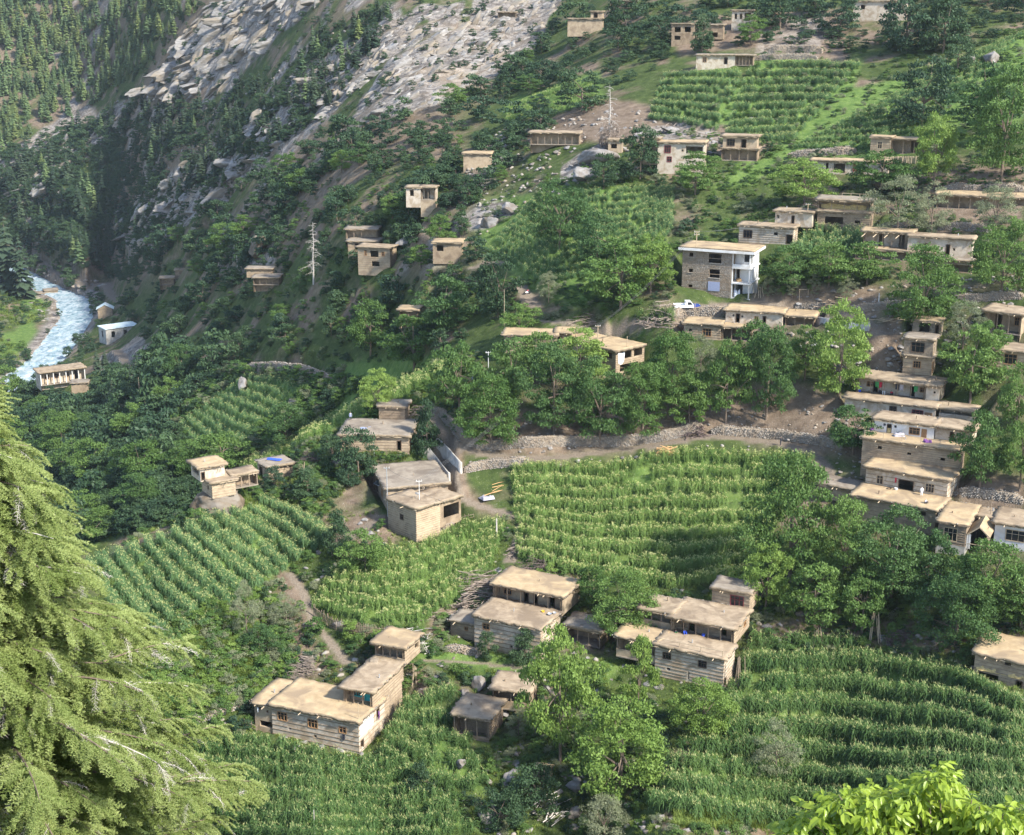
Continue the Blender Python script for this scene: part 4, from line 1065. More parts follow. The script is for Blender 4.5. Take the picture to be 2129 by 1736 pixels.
h.block(-66, 0, 0, 6, 0, 38, "mud", "roof", beams=.55, front=[('w', -50, 28, 5, 12), ('o', -32, 26, 17, 13), ('w', -14, 27, 6, 9), ('o', -30, 6, 16, 10)])
h = House("house", "flat roof in the middle of the three houses on the shrubby slope", (786, 520), 8)
h.block(-62, 0, 0, 6.5, 0, 16, "mud_dark", "roof_grey", beams=0, front=[('D', -44, 7, 7, 12)])
h = House("house", "open porch house highest of the three on the shrubby slope", (784, 497), 8)
h.block(-64, 0, 0, 6.5, 0, 18, "mud", "roof_grey", ver=dict(depth=1.8, n=5), beams=0)
h = House("house", "lone brown-roofed house by the bend of the upper track", (960, 529), 6)
h.block(-60, 0, 0, 6, 0, 22, "mud_dark", "roof_warm", beams=0, front=[('o', -45, 12, 14, 12)])
h = House("house", "flat-roofed house below the rocky outcrop left of the leafless trunk", (580, 592), 10)
h.block(-52, 0, 0, 6, 0, 13, "mud_dark", "roof_grey", ver=dict(depth=1.6, n=5), beams=0)
h.block(-72, -20, 6.2, 11, 8, 24, "mud_dark", "roof_grey", beams=0, front=[])
h = House("house", "low double house on the wooded slope far above the river", (362, 592), 5, lod=1)
h.block(-28, 0, 0, 7, 0, 12, "mud_dark", "roof", ver=dict(depth=1.6, n=3), beams=0)
h.block(0, 24, 8, 14, 6, 22, "mud_dark", "roof", beams=0)
h = House("hall", "long pale-green metal-roofed hall above the river bend", (222, 717), -20, "building", lod=1)
h.block(0, 64, 0, 10, 0, 30, "concrete", "metal_roof", beams=0, front=[('o', 14, 19, 7, 12), ('o', 38, 19, 7, 12), ('o', 56, 19, 7, 12)], left=[('o', 5, 18, 2, 12)])
h = House("hut", "small gabled hut by the rapids", (234, 655), 4, "hut", lod=1)
h.block(-28, 0, 0, 6, 0, 12, "mud_dark", None, beams=0)
HUT = h
h = House("school", "long verandah house with white columns near the river", (178, 790), -14, "building", lod=1)
h.block(-84, 0, 0, 9, 0, 24, "lime", "roof", ver=dict(depth=2.2, n=8, pm="white", pw=.35), beams=0, front=[('D', -14, 11, 8, 18), ('w', -32, 13, 8, 9), ('w', -52, 13, 8, 9), ('w', -70, 13, 8, 9)], oh=.8)
h = House("hut", "brown annex hut below the white-columned house", (184, 814), 6, "hut", lod=1)
h.block(-32, 0, 0, 6, 0, 17, "mud_dark", "roof_grey", beams=0)
h = House("hut", "flat-roofed huts on the grassy river island", (122, 617), -5, "hut", lod=1)
h.block(-62, -26, 0, 8, 0, 8, "mud_dark", "roof_grey", beams=0)
h.block(-25, 0, 3, 11, 0, 11, "mud_dark", "roof_grey", beams=0)
h = House("shed", "straw shed showing behind the round walnut on the slope", (868, 664), 10, "shed", lod=1)
h.block(-38, 0, 0, 5, 0, 17, "mud_dark", "roof_warm", ver=dict(depth=1.8, n=3), beams=0)
# top edge
h = House("house", "house with a square upper room at the top edge above the dark trees", (1252, 62), 4, lod=1)
h.block(-70, 0, 0, 6, 0, 20, "mud", "roof", beams=0)
h.block(-24, 0, .3, 6, 21, 34, "mud", "roof", beams=0, front=[('D', -14, 6, 8, 10)])
h = House("house", "open-fronted house at the very top edge near the pale rock face", (1322, 16), 3, lod=1)
h.block(-52, 0, 0, 6, 0, 12, "mud_dark", "roof_grey", ver=dict(depth=2, n=4), beams=0)
h = House("house", "little white tower room on the bare slope at the top", (1562, 62), 5, lod=1)
h.block(-40, 0, 0, 5, 0, 35, "lime", "roof", beams=0, front=[('o', -32, 25, 5, 10), ('o', -22, 25, 5, 10), ('o', -9, 25, 12, 14)])
h = House("house", "two-level house hidden by dark trees under the white tower room", (1502, 88), 4, lod=1)
h.block(-102, -56, 0, 6, 0, 34, "mud_dark", "roof_grey", beams=0, front=[('o', -90, 24, 12, 10), ('o', -70, 24, 12, 10), ('o', -90, 8, 12, 8)])
h.block(-54, 0, 1, 6, 6, 32, "mud_dark", "roof_grey", beams=0, front=[('o', -20, 8, 18, 9)])
h = House("house", "long low house at the top corner of the upper maize terraces", (1565, 136), 3, lod=1)
h.block(-113, -36, 0, 5.5, 0, 18, "lime", "roof_grey", beams=0, front=[('w', -96, 10, 8, 10), ('D', -54, 8, 7, 13)])
h.block(-35.5, 0, 0, 5.5, 0, 18, "mud_dark", "roof_grey", ver=dict(depth=2.2, n=6), beams=0)
h = House("house", "two-storey lime house cut by the top edge of the picture", (1882, 42), 4, lod=1)
h.block(-100, 0, 0, 6, 0, 34, "lime", "roof_grey", beams=0, front=[('o', -82, 24, 8, 8), ('o', -34, 24, 14, 10), ('o', -40, 8, 6, 5)])
h.block(-60, 6, 1, 6, 35, 60, "lime", "roof_grey", beams=0)
h = House("cabin", "tiny dark-fronted cabin perched on the pale rock face", (1072, 36), 3, "cabin", lod=1)
h.block(-36, 0, 0, 5, 0, 9, "mud_dark", "roof_grey", ver=dict(depth=2, n=3), beams=0)

for h in HOUSES: h.carve()
hit.refresh()
HBOX = []
for h in HOUSES:
    qx, qy = proj(h.corners()); HBOX.append((qx.min(), qy.min(), qx.max(), qy.max(), float(np.linalg.norm(h.O))))
# ------------------------------------------------------------------ ground sheet
def build_ground():
    V = np.stack([GX, GY, GZ], -1).reshape(-1, 3)
    idx = np.arange(NR * NA).reshape(NR, NA)
    F = np.stack([idx[:-1, :-1], idx[:-1, 1:], idx[1:, 1:], idx[1:, :-1]], -1).reshape(-1, 4)
    m, nt, out = nodes_of("hillside ground")
    def attr(n):
        a = nt.nodes.new("ShaderNodeAttribute"); a.attribute_name = n; return a.outputs["Fac"]
    v = wpos(nt)
    n_big, n_mid, n_fine = noise(nt, v, .06, 4), noise(nt, v, .5, 5, .65), noise(nt, v, 3.0, 5, .7)
    soil = ramp(nt, n_mid, [(.3, (.115, .082, .056)), (.7, (.235, .178, .128))])
    veg = ramp(nt, n_mid, [(.25, (.030, .047, .016)), (.55, (.062, .088, .024)), (.8, (.11, .13, .045))])
    base = mixc(nt, ramp(nt, n_big, [(.50, 0.), (.64, 1.)]), veg, soil)
    lush = ramp(nt, n_mid, [(.3, (.060, .115, .026)), (.7, (.150, .215, .055))])
    c = mixc(nt, attr("grass"), base, lush)
    c = mixc(nt, attr("soil"), c, soil)
    dist = nt.nodes.new("ShaderNodeVectorMath"); dist.operation = 'MULTIPLY_ADD'
    nz = nt.nodes.new("ShaderNodeTexNoise"); nz.inputs["Scale"].default_value = .09; nz.inputs["Detail"].default_value = 4; nt.links.new(v, nz.inputs["Vector"])
    nt.links.new(nz.outputs["Color"], dist.inputs[0]); dist.inputs[1].default_value = (22, 22, 22); nt.links.new(v, dist.inputs[2])
    rotv = nt.nodes.new("ShaderNodeMapping"); rotv.inputs["Rotation"].default_value = (.2, .65, .3); rotv.inputs["Scale"].default_value = (.35, .6, 1.9)
    nt.links.new(dist.outputs[0], rotv.inputs["Vector"])
    nr = noise(nt, rotv.outputs[0], .16, 8, .7, .4); nr2 = noise(nt, rotv.outputs[0], .62, 7, .72, .2)
    vo = nt.nodes.new("ShaderNodeTexVoronoi"); vo.feature = 'DISTANCE_TO_EDGE'; vo.inputs["Scale"].default_value = .11; nt.links.new(rotv.outputs[0], vo.inputs["Vector"])
    rock = ramp(nt, nr, [(.30, (.10, .085, .072)), (.43, (.205, .178, .152)), (.56, (.33, .295, .26)), (.72, (.46, .43, .395))])
    rock = mixc(nt, ramp(nt, nr2, [(.36, .75), (.55, 0.)]), rock, (.075, .063, .053))
    rock = mixc(nt, ramp(nt, vo.outputs["Distance"], [(.0, .75), (.10, 0.)]), rock, (.07, .058, .048))
    rock = mixc(nt, ramp(nt, noise(nt, v, .03, 4), [(.5, 0.), (.66, .4)]), rock, (.29, .215, .135))
    c = mixc(nt, ramp(nt, attr("rock"), [(.3, 0.), (.7, 1.)]), c, rock)
    path = ramp(nt, n_fine, [(.3, (.150, .118, .086)), (.7, (.245, .200, .152))])
    c = mixc(nt, attr("path"), c, path)
    peb = ramp(nt, noise(nt, v, 5.0, 2, .5), [(.66, 0.), (.70, 1.)])
    mm = nt.nodes.new("ShaderNodeMath"); mm.operation = 'MULTIPLY'
    nt.links.new(peb, mm.inputs[0]); nt.links.new(ramp(nt, n_mid, [(.4, 0.), (.6, .7)]), mm.inputs[1])
    c = mixc(nt, mm.outputs[0], c, (.42, .38, .33))
    bm_ = nt.nodes.new("ShaderNodeMath"); bm_.operation = 'ADD'; nt.links.new(n_fine, bm_.inputs[0]); nt.links.new(nr2, bm_.inputs[1])
    principled(nt, out, c, .95, bm_.outputs[0], .7, .35, .1)
    me = np_mesh("ground", V, F, (m,), smooth_sh=True)
    rk = (rockm.ravel()[F].mean(1) < .35) | (riverbed.ravel()[F].mean(1) > .5)
    me.polygons.foreach_set("use_smooth", rk)
    for nme, arr in (("rock", rockm * (1 - riverbed) + riverbed * .9), ("soil", soilm * (1 - fieldm)), ("grass", np.maximum(grassm, fieldm * .85)), ("path", pathm)):
        a = me.attributes.new(nme, 'FLOAT', 'POINT'); a.data.foreach_set("value", arr.ravel().astype(np.float32))
    return tag(link("ground", me), kind="structure")
build_ground()

# river
def build_river():
    n = 240
    t = np.linspace(0, 1, n)
    cum = np.concatenate([[0], np.cumsum(np.hypot(np.diff(RW[:, 0]), np.diff(RW[:, 1])))]); cum /= cum[-1]
    cx, cy = np.interp(t, cum, RW[:, 0]), np.interp(t, cum, RW[:, 1])
    for _ in range(6):
        cx[1:-1] = (cx[:-2] + cx[1:-1] * 2 + cx[2:]) / 4; cy[1:-1] = (cy[:-2] + cy[1:-1] * 2 + cy[2:]) / 4
    dx, dy = np.gradient(cx), np.gradient(cy); L = np.hypot(dx, dy); dx /= L; dy /= L
    m = 36
    s = np.linspace(-1, 1, m)
    X = cx[:, None] - dy[:, None] * s * 11; Y = cy[:, None] + dx[:, None] * s * 11
    Z = WATER_Z + (fbm(X * .25, Y * .12, 3, 61) - .5) * 1.1 + (fbm(X * .9, Y * .6, 2, 63) - .5) * .5
    idx = np.arange(n * m).reshape(n, m)
    F = np.stack([idx[:-1, :-1], idx[:-1, 1:], idx[1:, 1:], idx[1:, :-1]], -1).reshape(-1, 4)
    mt, nt, out = nodes_of("white water")
    v = wpos(nt, 1, .55, 1)
    n1 = noise(nt, v, .30, 6, .7, .8)
    col = ramp(nt, n1, [(.34, (.12, .20, .24)), (.46, (.28, .38, .42)), (.60, (.50, .55, .57))])
    principled(nt, out, col, .25, noise(nt, v, .8, 4, .6), .6, .4, .4)
    tag(link("river_water", np_mesh("river_water", np.stack([X, Y, Z], -1).reshape(-1, 3), F, (mt,), smooth_sh=True)), kind="structure")
build_river()
for h in HOUSES: h.build()
# ------------------------------------------------------------------ stone walls, rocks, heaps, poles, people, vehicle
def dense(pts, step=6):
    out = []
    for i in range(len(pts) - 1):
        n = max(1, int(math.hypot(pts[i+1][0] - pts[i][0], pts[i+1][1] - pts[i][1]) / step))
        for t in range(n): out.append((pts[i][0] + (pts[i+1][0] - pts[i][0]) * t / n, pts[i][1] + (pts[i+1][1] - pts[i][1]) * t / n))
    out.append(pts[-1]); return out

def stone_wall(label, pts, hm, stone=.34, mat="stone", lean=.25, name="stone_wall", plain=None, thick=.7):
    d = dense(pts, 5)
    H = hit([p[0] for p in d], [p[1] for p in d])
    H[:, 2] = np.convolve(np.pad(H[:, 2], 2, 'edge'), np.ones(5) / 5, 'valid')
    H[:, 1] = np.convolve(np.pad(H[:, 1], 2, 'edge'), np.ones(5) / 5, 'valid')
    root = empty(name, H[0]); tag(root, label, "wall")
    L = H - H[0]
    T = np.gradient(L[:, :2], axis=0); T /= np.maximum(np.linalg.norm(T, axis=1, keepdims=True), 1e-6)
    N = np.stack([-T[:, 1], T[:, 0]], 1)
    N *= np.sign((N * H[:, :2]).sum(1) + 1e-9)[:, None]          # away from the camera
    hh = hm * (1 + (fbm(np.arange(len(L)) * .3, np.zeros(len(L)), 2, len(pts)) - .5) * .25) * np.minimum(1, .55 + np.minimum(np.arange(len(L)), np.arange(len(L))[::-1]) * .12)
    if plain: hh = np.full(len(L), hm)
    prof = []
    for o, z in ((0, -1.0), (lean, 1.0), (lean + thick, 1.0), (lean + thick + .1, -1.0)):
        p = np.zeros((len(L), 3)); p[:, :2] = L[:, :2] + N * o; p[:, 2] = L[:, 2] + (hh if z > 0 else -.8)
        prof.append(p)
    V = np.stack(prof, 1).reshape(-1, 3); F = []
    for i in range(len(L) - 1):
        for k in range(3): F.append((i*4+k, (i+1)*4+k, (i+1)*4+k+1, i*4+k+1))
    F += [(0, 1, 2, 3), tuple((len(L)-1)*4 + q for q in (3, 2, 1, 0))]
    link("wall_core", np_mesh("wall_core", V, np.array(F), (M[plain or "stone_core"],)), root)
    if plain: return root
    r = np.random.default_rng(int(abs(pts[0][0]) * 7 + len(pts)))
    seg = np.concatenate([[0], np.cumsum(np.linalg.norm(np.diff(L, axis=0), axis=1))]); tot = seg[-1]
    P = []; S = []
    rows = max(2, int(hm / (stone * .62)))
    for j in range(rows + 1):
        n = int(tot / stone)
        s = (np.arange(n) + r.uniform(-.3, .3, n) + (j % 2) * .5) * tot / n
        fz = (j + .3) / rows
        for q in s:
            q = min(max(q, 0), tot)
            base = np.array([np.interp(q, seg, L[:, c]) for c in range(3)]); nn = np.array([np.interp(q, seg, N[:, c]) for c in range(2)]); hq = np.interp(q, seg, hh)
            z = hq * fz + r.uniform(-.05, .05)
            if j == rows: o = lean + r.uniform(0, thick)
            else: o = lean * fz + r.uniform(-.05, .04)
            P.append((base[0] + nn[0] * o, base[1] + nn[1] * o, base[2] + z))
            k = stone * r.uniform(.38, .72); S.append((k * 1.15, k * .8, k * .62))
    tag(join_rocks("stone", np.array(P), np.array(S), root, M[mat], len(P)), kind="stuff")
    return root

stone_wall("long curving dry-stone wall above the path, under the walnut trees", [(905, 858), (935, 892), (962, 925), (1010, 938), (1080, 932), (1180, 928), (1290, 930), (1380, 918), (1440, 903), (1460, 892)], 2.0)
stone_wall("low stone bank along the bare earth yard right of the log heap", [(1478, 903), (1540, 908), (1620, 914), (1700, 926), (1752, 936)], 1.7, .42)
stone_wall("dry-stone wall supporting the path above the large maize field", [(965, 985), (1010, 976), (1060, 972), (1100, 966)], 1.7, .4)
stone_wall("smooth cement wall rising along the path", [(958, 988), (930, 955), (906, 930)], 2.2, plain="concrete", lean=.05, thick=.3, name="cement_wall")
stone_wall("thin cement parapet along the edge of the broad flat roof", [(933, 1014), (908, 980), (880, 942)], 2.6, plain="concrete", lean=.02, thick=.25, name="cement_wall")
stone_wall("curved rubble wall beside the wide earth roof", [(793, 872), (815, 888), (840, 898), (862, 914)], 1.8, .36)
stone_wall("stone wall under the white pickup", [(1395, 662), (1440, 660), (1490, 655), (1512, 650)], 2.0, .42)
stone_wall("cement-faced wall right of the white doorways", [(1642, 672), (1700, 676), (1760, 684), (1805, 690)], 1.6, plain="concrete", thick=.5, name="cement_wall")
stone_wall("stone terrace wall in front of the saplings by the building", [(1652, 646), (1700, 646), (1730, 648)], 1.6, .4)
stone_wall("broken stone terrace wall under the big round walnut", [(1770, 652), (1820, 646), (1900, 640), (2000, 630), (2128, 622)], 1.6, .42)
stone_wall("stone wall behind the row of open rooms", [(1820, 482), (1900, 478), (2000, 480), (2060, 486)], 1.6, .42)
stone_wall("stone terrace wall below the upper right maize", [(1636, 330), (1700, 326), (1780, 320)], 1.8, .5)
stone_wall("stone wall beside the white gabled house", [(1980, 1032), (2040, 1036), (2128, 1050)], 1.6, .4)
stone_wall("weathered long terrace wall near the top", [(1588, 112), (1640, 110), (1710, 112)], 2.4, .5, lean=.1)
stone_wall("second terrace wall on bare ground near the top", [(1566, 126), (1640, 124), (1700, 126)], 1.8, .5, lean=.1)
stone_wall("stone wall of the valley road beyond the ridge", [(500, 774), (560, 768), (630, 776), (680, 796), (700, 806)], 2.2, .6)
stone_wall("stone wall at the upper right under the leafy walnuts", [(1960, 398), (2040, 402), (2128, 398)], 1.8, .45)
stone_wall("rubble edge of the lower garden beside the long teal-door house", [(392, 1508), (440, 1496), (480, 1480), (530, 1460)], 1.0, .4)
stone_wall("low stone edge at the foot of the square log-cornered house", [(880, 1118), (915, 1106), (945, 1092)], 1.0, .34)
stone_wall("low stone footing under the left annex of the pale-roofed house", [(925, 1354), (960, 1360), (1010, 1368)], 1.2, .34)

# boulders (px, py of the foot, width px, height px, material, label)
BOULD = [
    (1192, 1698, 32, 38, 0, "upright pale boulder beside the dry gully at the bottom"),
    (1018, 1700, 60, 40, 0, "split cream boulder in front of the dark gully bush"),
    (1066, 1620, 38, 40, 0, "grey boulder left of the tiny orange hut"),
    (958, 1592, 22, 28, 0, "small white boulder in the maize above the dark bush"),
    (965, 1448, 26, 30, 0, "white boulder below the brushwood ball, in the maize gap"),
    (992, 1432, 30, 34, 0, "cluster of white rocks beside the grassy path"),
    (1365, 1706, 36, 26, 0, "flat white boulder under the bottom terrace bank"),
    (1195, 1640, 36, 30, 0, "broken grey rocks under the bushy tree"),
    (1018, 470, 46, 36, 0, "large pale rock beside the terraced maize on the spur"),
    (1056, 440, 44, 34, 0, "white rock slab above the big pale spur rock"),
    (700, 968, 44, 24, 0, "pale boulder right of the ridge brush pile"),
    (620, 838, 40, 18, 0, "grey layered rock in the valley field"),
    (506, 806, 36, 26, 0, "pointed grey rock at the valley field edge"),
    (2055, 128, 50, 34, 0, "white boulder in the upper right meadow, larger one"),
    (2010, 130, 30, 30, 0, "white boulder half behind the dark bush, upper right meadow"),
    (1560, 250, 16, 12, 0, "small pale rock on the upper terraces"),
    (1395, 275, 40, 18, 0, "flat rock on bare earth beside leaning planks"),
    (260, 975, 50, 34, 0, "pale outcrop on the wooded slope below the river houses"),
    (350, 920, 30, 26, 1, "tan outcrop among trees on the left slope"),
    (540, 530, 70, 46, 1, "brown layered outcrop above the lone flat roofs"),
    (1240, 335, 90, 40, 0, "broad tilted rock slab under the leafless tree"),
    (1220, 372, 60, 40, 0, "grey rock slab below the broad tilted one"),
    (620, 1262, 14, 12, 0, "small stone by the winding footpath"),
    (840, 508, 40, 26, 0, "dark split boulder between the houses on the shrubby slope"),
    (1845, 395, 60, 26, 1, "brown rock hump behind the porch house"),
]
for i, (x, y, w, hh, mt, lab) in enumerate(BOULD):
    P = at(x, y); k = kpx(P)
    o = link("boulder", (ROCK_WARM if mt else ROCK_ME)[i % 7])
    o.location = (P[0], P[1], P[2] + hh * k * .22); o.scale = (w * k * .5, w * k * .45, hh * k * .55); o.rotation_euler = (rnd.uniform(-.3, .3), rnd.uniform(-.3, .3), rnd.uniform(0, 6))
    tag(o, lab, "boulder", "boulders on the slope")
# the rock that carries the ridge house
def outcrop():
    n, m = 40, 22; A, T_ = np.meshgrid(np.linspace(0, 2*math.pi, n, endpoint=False), np.linspace(0, 1, m))
    R = (1.0 + .10 * np.sin(T_ * 5) - .22 * np.maximum(T_ - .75, 0) * 4 * .6) * (1 + (fbm(A * 2.5, T_ * 3, 4, 5) - .5) * .5 - np.abs(fbm(A * 4, T_ * 9, 3, 9) - .5) * .25)
    R[-1] = 0
    V = np.stack([R * np.cos(A) * 4.4, R * np.sin(A) * 3.6, T_ * 5.2 - 1.6], -1).reshape(-1, 3)
    idx = np.arange(n * m).reshape(m, n); nx = np.roll(idx, -1, 1)
    F = np.stack([idx[:-1], nx[:-1], nx[1:], idx[1:]], -1).reshape(-1, 4)
    return np_mesh("rock_outcrop", V, F, (M["rock_warm"],))
P = H19.P(21, 2.6, 0); P.z -= 3.6
o = link("rock_outcrop", outcrop()); o.location = P; o.rotation_euler = (0, 0, H19.rz)
tag(o, "tan rounded rock outcrop carrying the two-storey ridge house", "rock")

def sticks(name, label, px, py, wpx, hpx, n, mat, cat="woodpile", flat=.35, length=2.2, rad=.05, ang=None, spread=.5, dpt=.8):
    P = at(px, py); k = kpx(P); W, Hh = wpx * k, hpx * k
    r = random.Random(int(px * 3 + py)); mb = MB()
    dz = Vector((0, 0, 0))
    for i in range(n):
        u = r.uniform(-.5, .5); v = r.uniform(-.5, .5)
        top = Hh * max(.08, 1 - (abs(u) * 1.7) ** 2)
        z = r.uniform(0.02, 1) * top
        a = (ang if ang is not None else r.uniform(0, math.pi)) + r.gauss(0, spread)
        L = length * r.uniform(.5, 1.15); el = r.gauss(0, flat * .5)
        d = Vector((math.cos(a) * math.cos(el), math.sin(a) * math.cos(el), math.sin(el))) * L * .5
        c = Vector((u * W, v * W * dpt, z))
        gz = float(ground_z(P[0] + c.x, P[1] + c.y)[0]) - P[2]
        c.z += min(max(gz, -1.2), 1.2)
        b = Vector((r.uniform(-.1, .1), r.uniform(-.1, .1), r.uniform(-.1, .1))) * L * .6
        rr = rad * r.uniform(.5, 1.4)
        mb.tube([c - d, c + b, c + d], [rr, rr * .85, rr * .5], 4, 0)
    o = mb.build(name, None, M[mat]); o.location = P
    return tag(o, label, cat)
sticks("brush_heap", "long heap of bleached branches left of the pale-roofed house", 1000, 1238, 90, 34, 190, "stick", length=4.0, rad=.06, ang=.5)
sticks("brush_heap", "dark brushwood heap behind the pale roof", 1110, 1196, 70, 26, 150, "stick_purple", length=2.6)
sticks("brush_heap", "tangled branches against the left end of the verandah house", 1005, 1268, 50, 34, 120, "stick", length=3.0, rad=.05)
sticks("brush_heap", "branches trailing down the slope towards the picket fence", 930, 1290, 80, 10, 60, "stick", length=4.5, rad=.07, ang=.5, spread=.2)
sticks("brush_heap", "dry poles strewn at the end of the picket fence", 858, 1332, 70, 14, 40, "bark_pale", length=4.0, rad=.07)
sticks("firewood_stack", "tall grey stack of firewood left of the footpath", 636, 1400, 28, 40, 170, "stick", length=1.6, rad=.05, ang=0., spread=.25, dpt=.6)
sticks("firewood_stack", "second grey firewood stack in front of the tall one", 612, 1422, 30, 34, 150, "stick", length=1.6, rad=.05, ang=0., spread=.25, dpt=.6)
sticks("brush_heap", "purplish brushwood heap touching the long roof's back edge", 592, 1440, 34, 14, 90, "stick_purple", length=1.8, rad=.035)
sticks("brush_heap", "dark brushwood bundle left of the open rooftop room", 764, 1392, 34, 18, 110, "stick_purple", length=1.8, rad=.04)
sticks("brush_heap", "round brushwood ball beside the maize, right of the rooftop room", 878, 1452, 20, 18, 110, "stick_purple", length=1.3, rad=.03)
sticks("log_pile", "stack of orange split logs beside the path", 1388, 946, 34, 14, 60, "wood_orange", length=2.0, rad=.07, ang=.1, spread=.12)
sticks("log_pile", "heap of dark logs at the corner of the curving wall", 1440, 900, 50, 16, 60, "stick_purple", length=3.0, rad=.09)
sticks("log_pile", "heap of grey logs above the long low mud house", 1372, 664, 80, 22, 110, "stick", length=3.4, rad=.09)
sticks("log_pile", "leaning poles between the low house and the log house", 1215, 690, 60, 26, 50, "stick", length=5.0, rad=.06, ang=.3)
sticks("brush_heap", "brushwood heap on the roof edge beside the straw loft barn", 1690, 436, 60, 22, 140, "stick_purple", length=2.6, rad=.05)
sticks("brush_heap", "dark twig heap beyond the ridge house with the blue cloth", 640, 962, 46, 24, 140, "stick_purple", length=2.0, rad=.04)
sticks("brush_heap", "tangle of roots and branches behind the small brown hut", 862, 866, 30, 18, 70, "stick", length=2.2, rad=.05)
sticks("log_pile", "stack of timber poles in front of the saplings", 1740, 632, 52, 8, 26, "timber", length=4.0, rad=.08, ang=0, spread=.1)
sticks("log_pile", "stack of poles at the right end of the sapling terrace", 1868, 654, 60, 6, 16, "timber_pale", length=5.5, rad=.07, ang=0, spread=.06)
sticks("brush_heap", "brushwood heap in the shade between maize and walnuts", 1860, 1332, 36, 24, 120, "stick_purple", length=2.0, rad=.04)
sticks("log_pile", "pile of stakes along the shaded bank below the walnuts", 1740, 1330, 60, 12, 50, "stick", length=2.6, rad=.05)
sticks("log_pile", "grey sticks under the wall left of the straw barn", 1960, 1340, 50, 12, 40, "stick", length=2.4, rad=.05)
sticks("brush_heap", "purple brush bundle beside the footpath above the annex", 960, 1275, 22, 12, 80, "stick_purple", length=1.2, rad=.03)
sticks("plank_pile", "orange planks lying beside the path junction", 1030, 1018, 40, 6, 5, "wood_orange", "planks", length=4.0, rad=.06, ang=.6, spread=.15)
sticks("brush_heap", "pale dry sticks piled by the stone steps", 1075, 1150, 40, 16, 60, "stick", length=2.6, rad=.05, ang=.9)
sticks("log_pile", "dead branches beside the dry gully at the bottom", 1148, 1690, 60, 20, 24, "bark_pale", length=5.0, rad=.08, ang=.8, spread=.3)

def standing_poles(label, px, py, n, hpx, wpx, mat="timber_pale"):
    P = at(px, py); k = kpx(P); r = random.Random(px)
    root = empty("leaning_poles", P); tag(root, label, "poles")
    for i in range(n):
        x = (r.uniform(-.5, .5)) * wpx * k; L = hpx * k * r.uniform(.7, 1.05)
        mb = MB(); mb.tube([(x, r.uniform(-.3, .3), -.2), (x * .4 + r.uniform(-.3, .3), .5, L)], [.07, .045], 5); mb.build("pole", root, M[mat])
standing_poles("bundle of long poles leaning together below the walnuts", 1818, 1338, 9, 62, 26)
standing_poles("poles leaning beside the right wall of the open rooftop room", 862, 1424, 5, 46, 20)
standing_poles("stakes leaning at the right corner of the three-level house", 1538, 1424, 8, 62, 20, "timber")
standing_poles("tripod of poles beside the stone building", 1580, 618, 6, 26, 26)
standing_poles("poles bundled under the trees above the path wall", 1058, 925, 8, 40, 24, "bark")
standing_poles("stakes standing beside the dark bank right of the rooftop room", 1700, 1345, 7, 40, 30, "timber")
standing_poles("long beams leaning on the ridge house with the blue cloth", 632, 1012, 3, 50, 10)

def fence(label, pts, hm, step, mat="timber", jitter=.25, rails=2, pw=.07):
    d = dense(pts, 3); H = hit([p[0] for p in d], [p[1] for p in d])
    seg = np.concatenate([[0], np.cumsum(np.linalg.norm(np.diff(H, axis=0), axis=1))]); r = random.Random(pts[0][0])
    root = empty("fence", H[0]); tag(root, label, "fence")
    n = int(seg[-1] / step)
    for i in range(n + 1):
        p = np.array([np.interp(seg[-1] * i / n, seg, H[:, c]) for c in range(3)]) - H[0]
        hh = hm * r.uniform(1 - jitter, 1 + jitter)
        bar("picket" if step < 1 else "post", root, (p[0], p[1], p[2] + hh / 2 - .2), (pw, pw, hh + .4), mat, (r.uniform(-.08, .08), r.uniform(-.08, .08), 0))
    for j in range(rails):
        for i in range(0, len(H) - 1, 8):
            a, b = Vector(H[i] - H[0]), Vector(H[min(i + 8, len(H) - 1)] - H[0])
            z = hm * (.35 + .5 * j / max(rails - 1, 1))
            mb = MB(); mb.tube([a + Vector((0, -.05, z)), b + Vector((0, -.05, z))], .045, 5); mb.build("rail", root, M[mat])
fence("picket fence of upright sticks below the pale-tasselled maize plot", [(652, 1280), (690, 1308), (740, 1320), (810, 1328)], 1.9, .22, "timber")
fence("plank fence in front of the carved-porch house", [(1790, 338), (1840, 340), (1906, 340)], 1.6, .35, "timber_pale", .05, 2, .2)
fence("rough rail fence beside the open porch of the square house", [(905, 1100), (940, 1088), (985, 1078)], 1.0, 1.2, "timber")
fence("pole fence at the left foot of the square log-cornered house", [(806, 1098), (830, 1110), (850, 1122)], 1.1, .5, "timber")
fence("rail fence at the left foot of the long teal-door house", [(508, 1508), (520, 1514), (534, 1522)], 1.1, 1.0, "timber")
fence("stick fence along the bushes left of the square house", [(690, 1125), (700, 1145), (690, 1160)], 1.0, .8, "timber")

def railing(H, label, x0, x1, y, z, hgt, n, name="railing"):
    root = empty(name, H.P(x0, y, z), H.rz); tag(root, label, "railing")
    L = (x1 - x0) * H.kx
    for i in range(n):
        bar("post", root, (L * i / (n - 1), 0, hgt / 2), (.09, .09, hgt), "timber_pale")
    bar("rail", root, (L / 2, 0, hgt * .95), (L, .07, .07), "timber_pale")
railing(H4a, "pole railing along the edge of the white rooms' terrace", -188, -4, .1, 63, 1.2, 6)
railing(H3, "thin pole railing on the terrace of the three-level house", -135, -4, .1, 63, 1.0, 4)
railing(H11a, "rail frame on top of the straw loft barn", -60, -8, 2.5, 60, 1.1, 4)

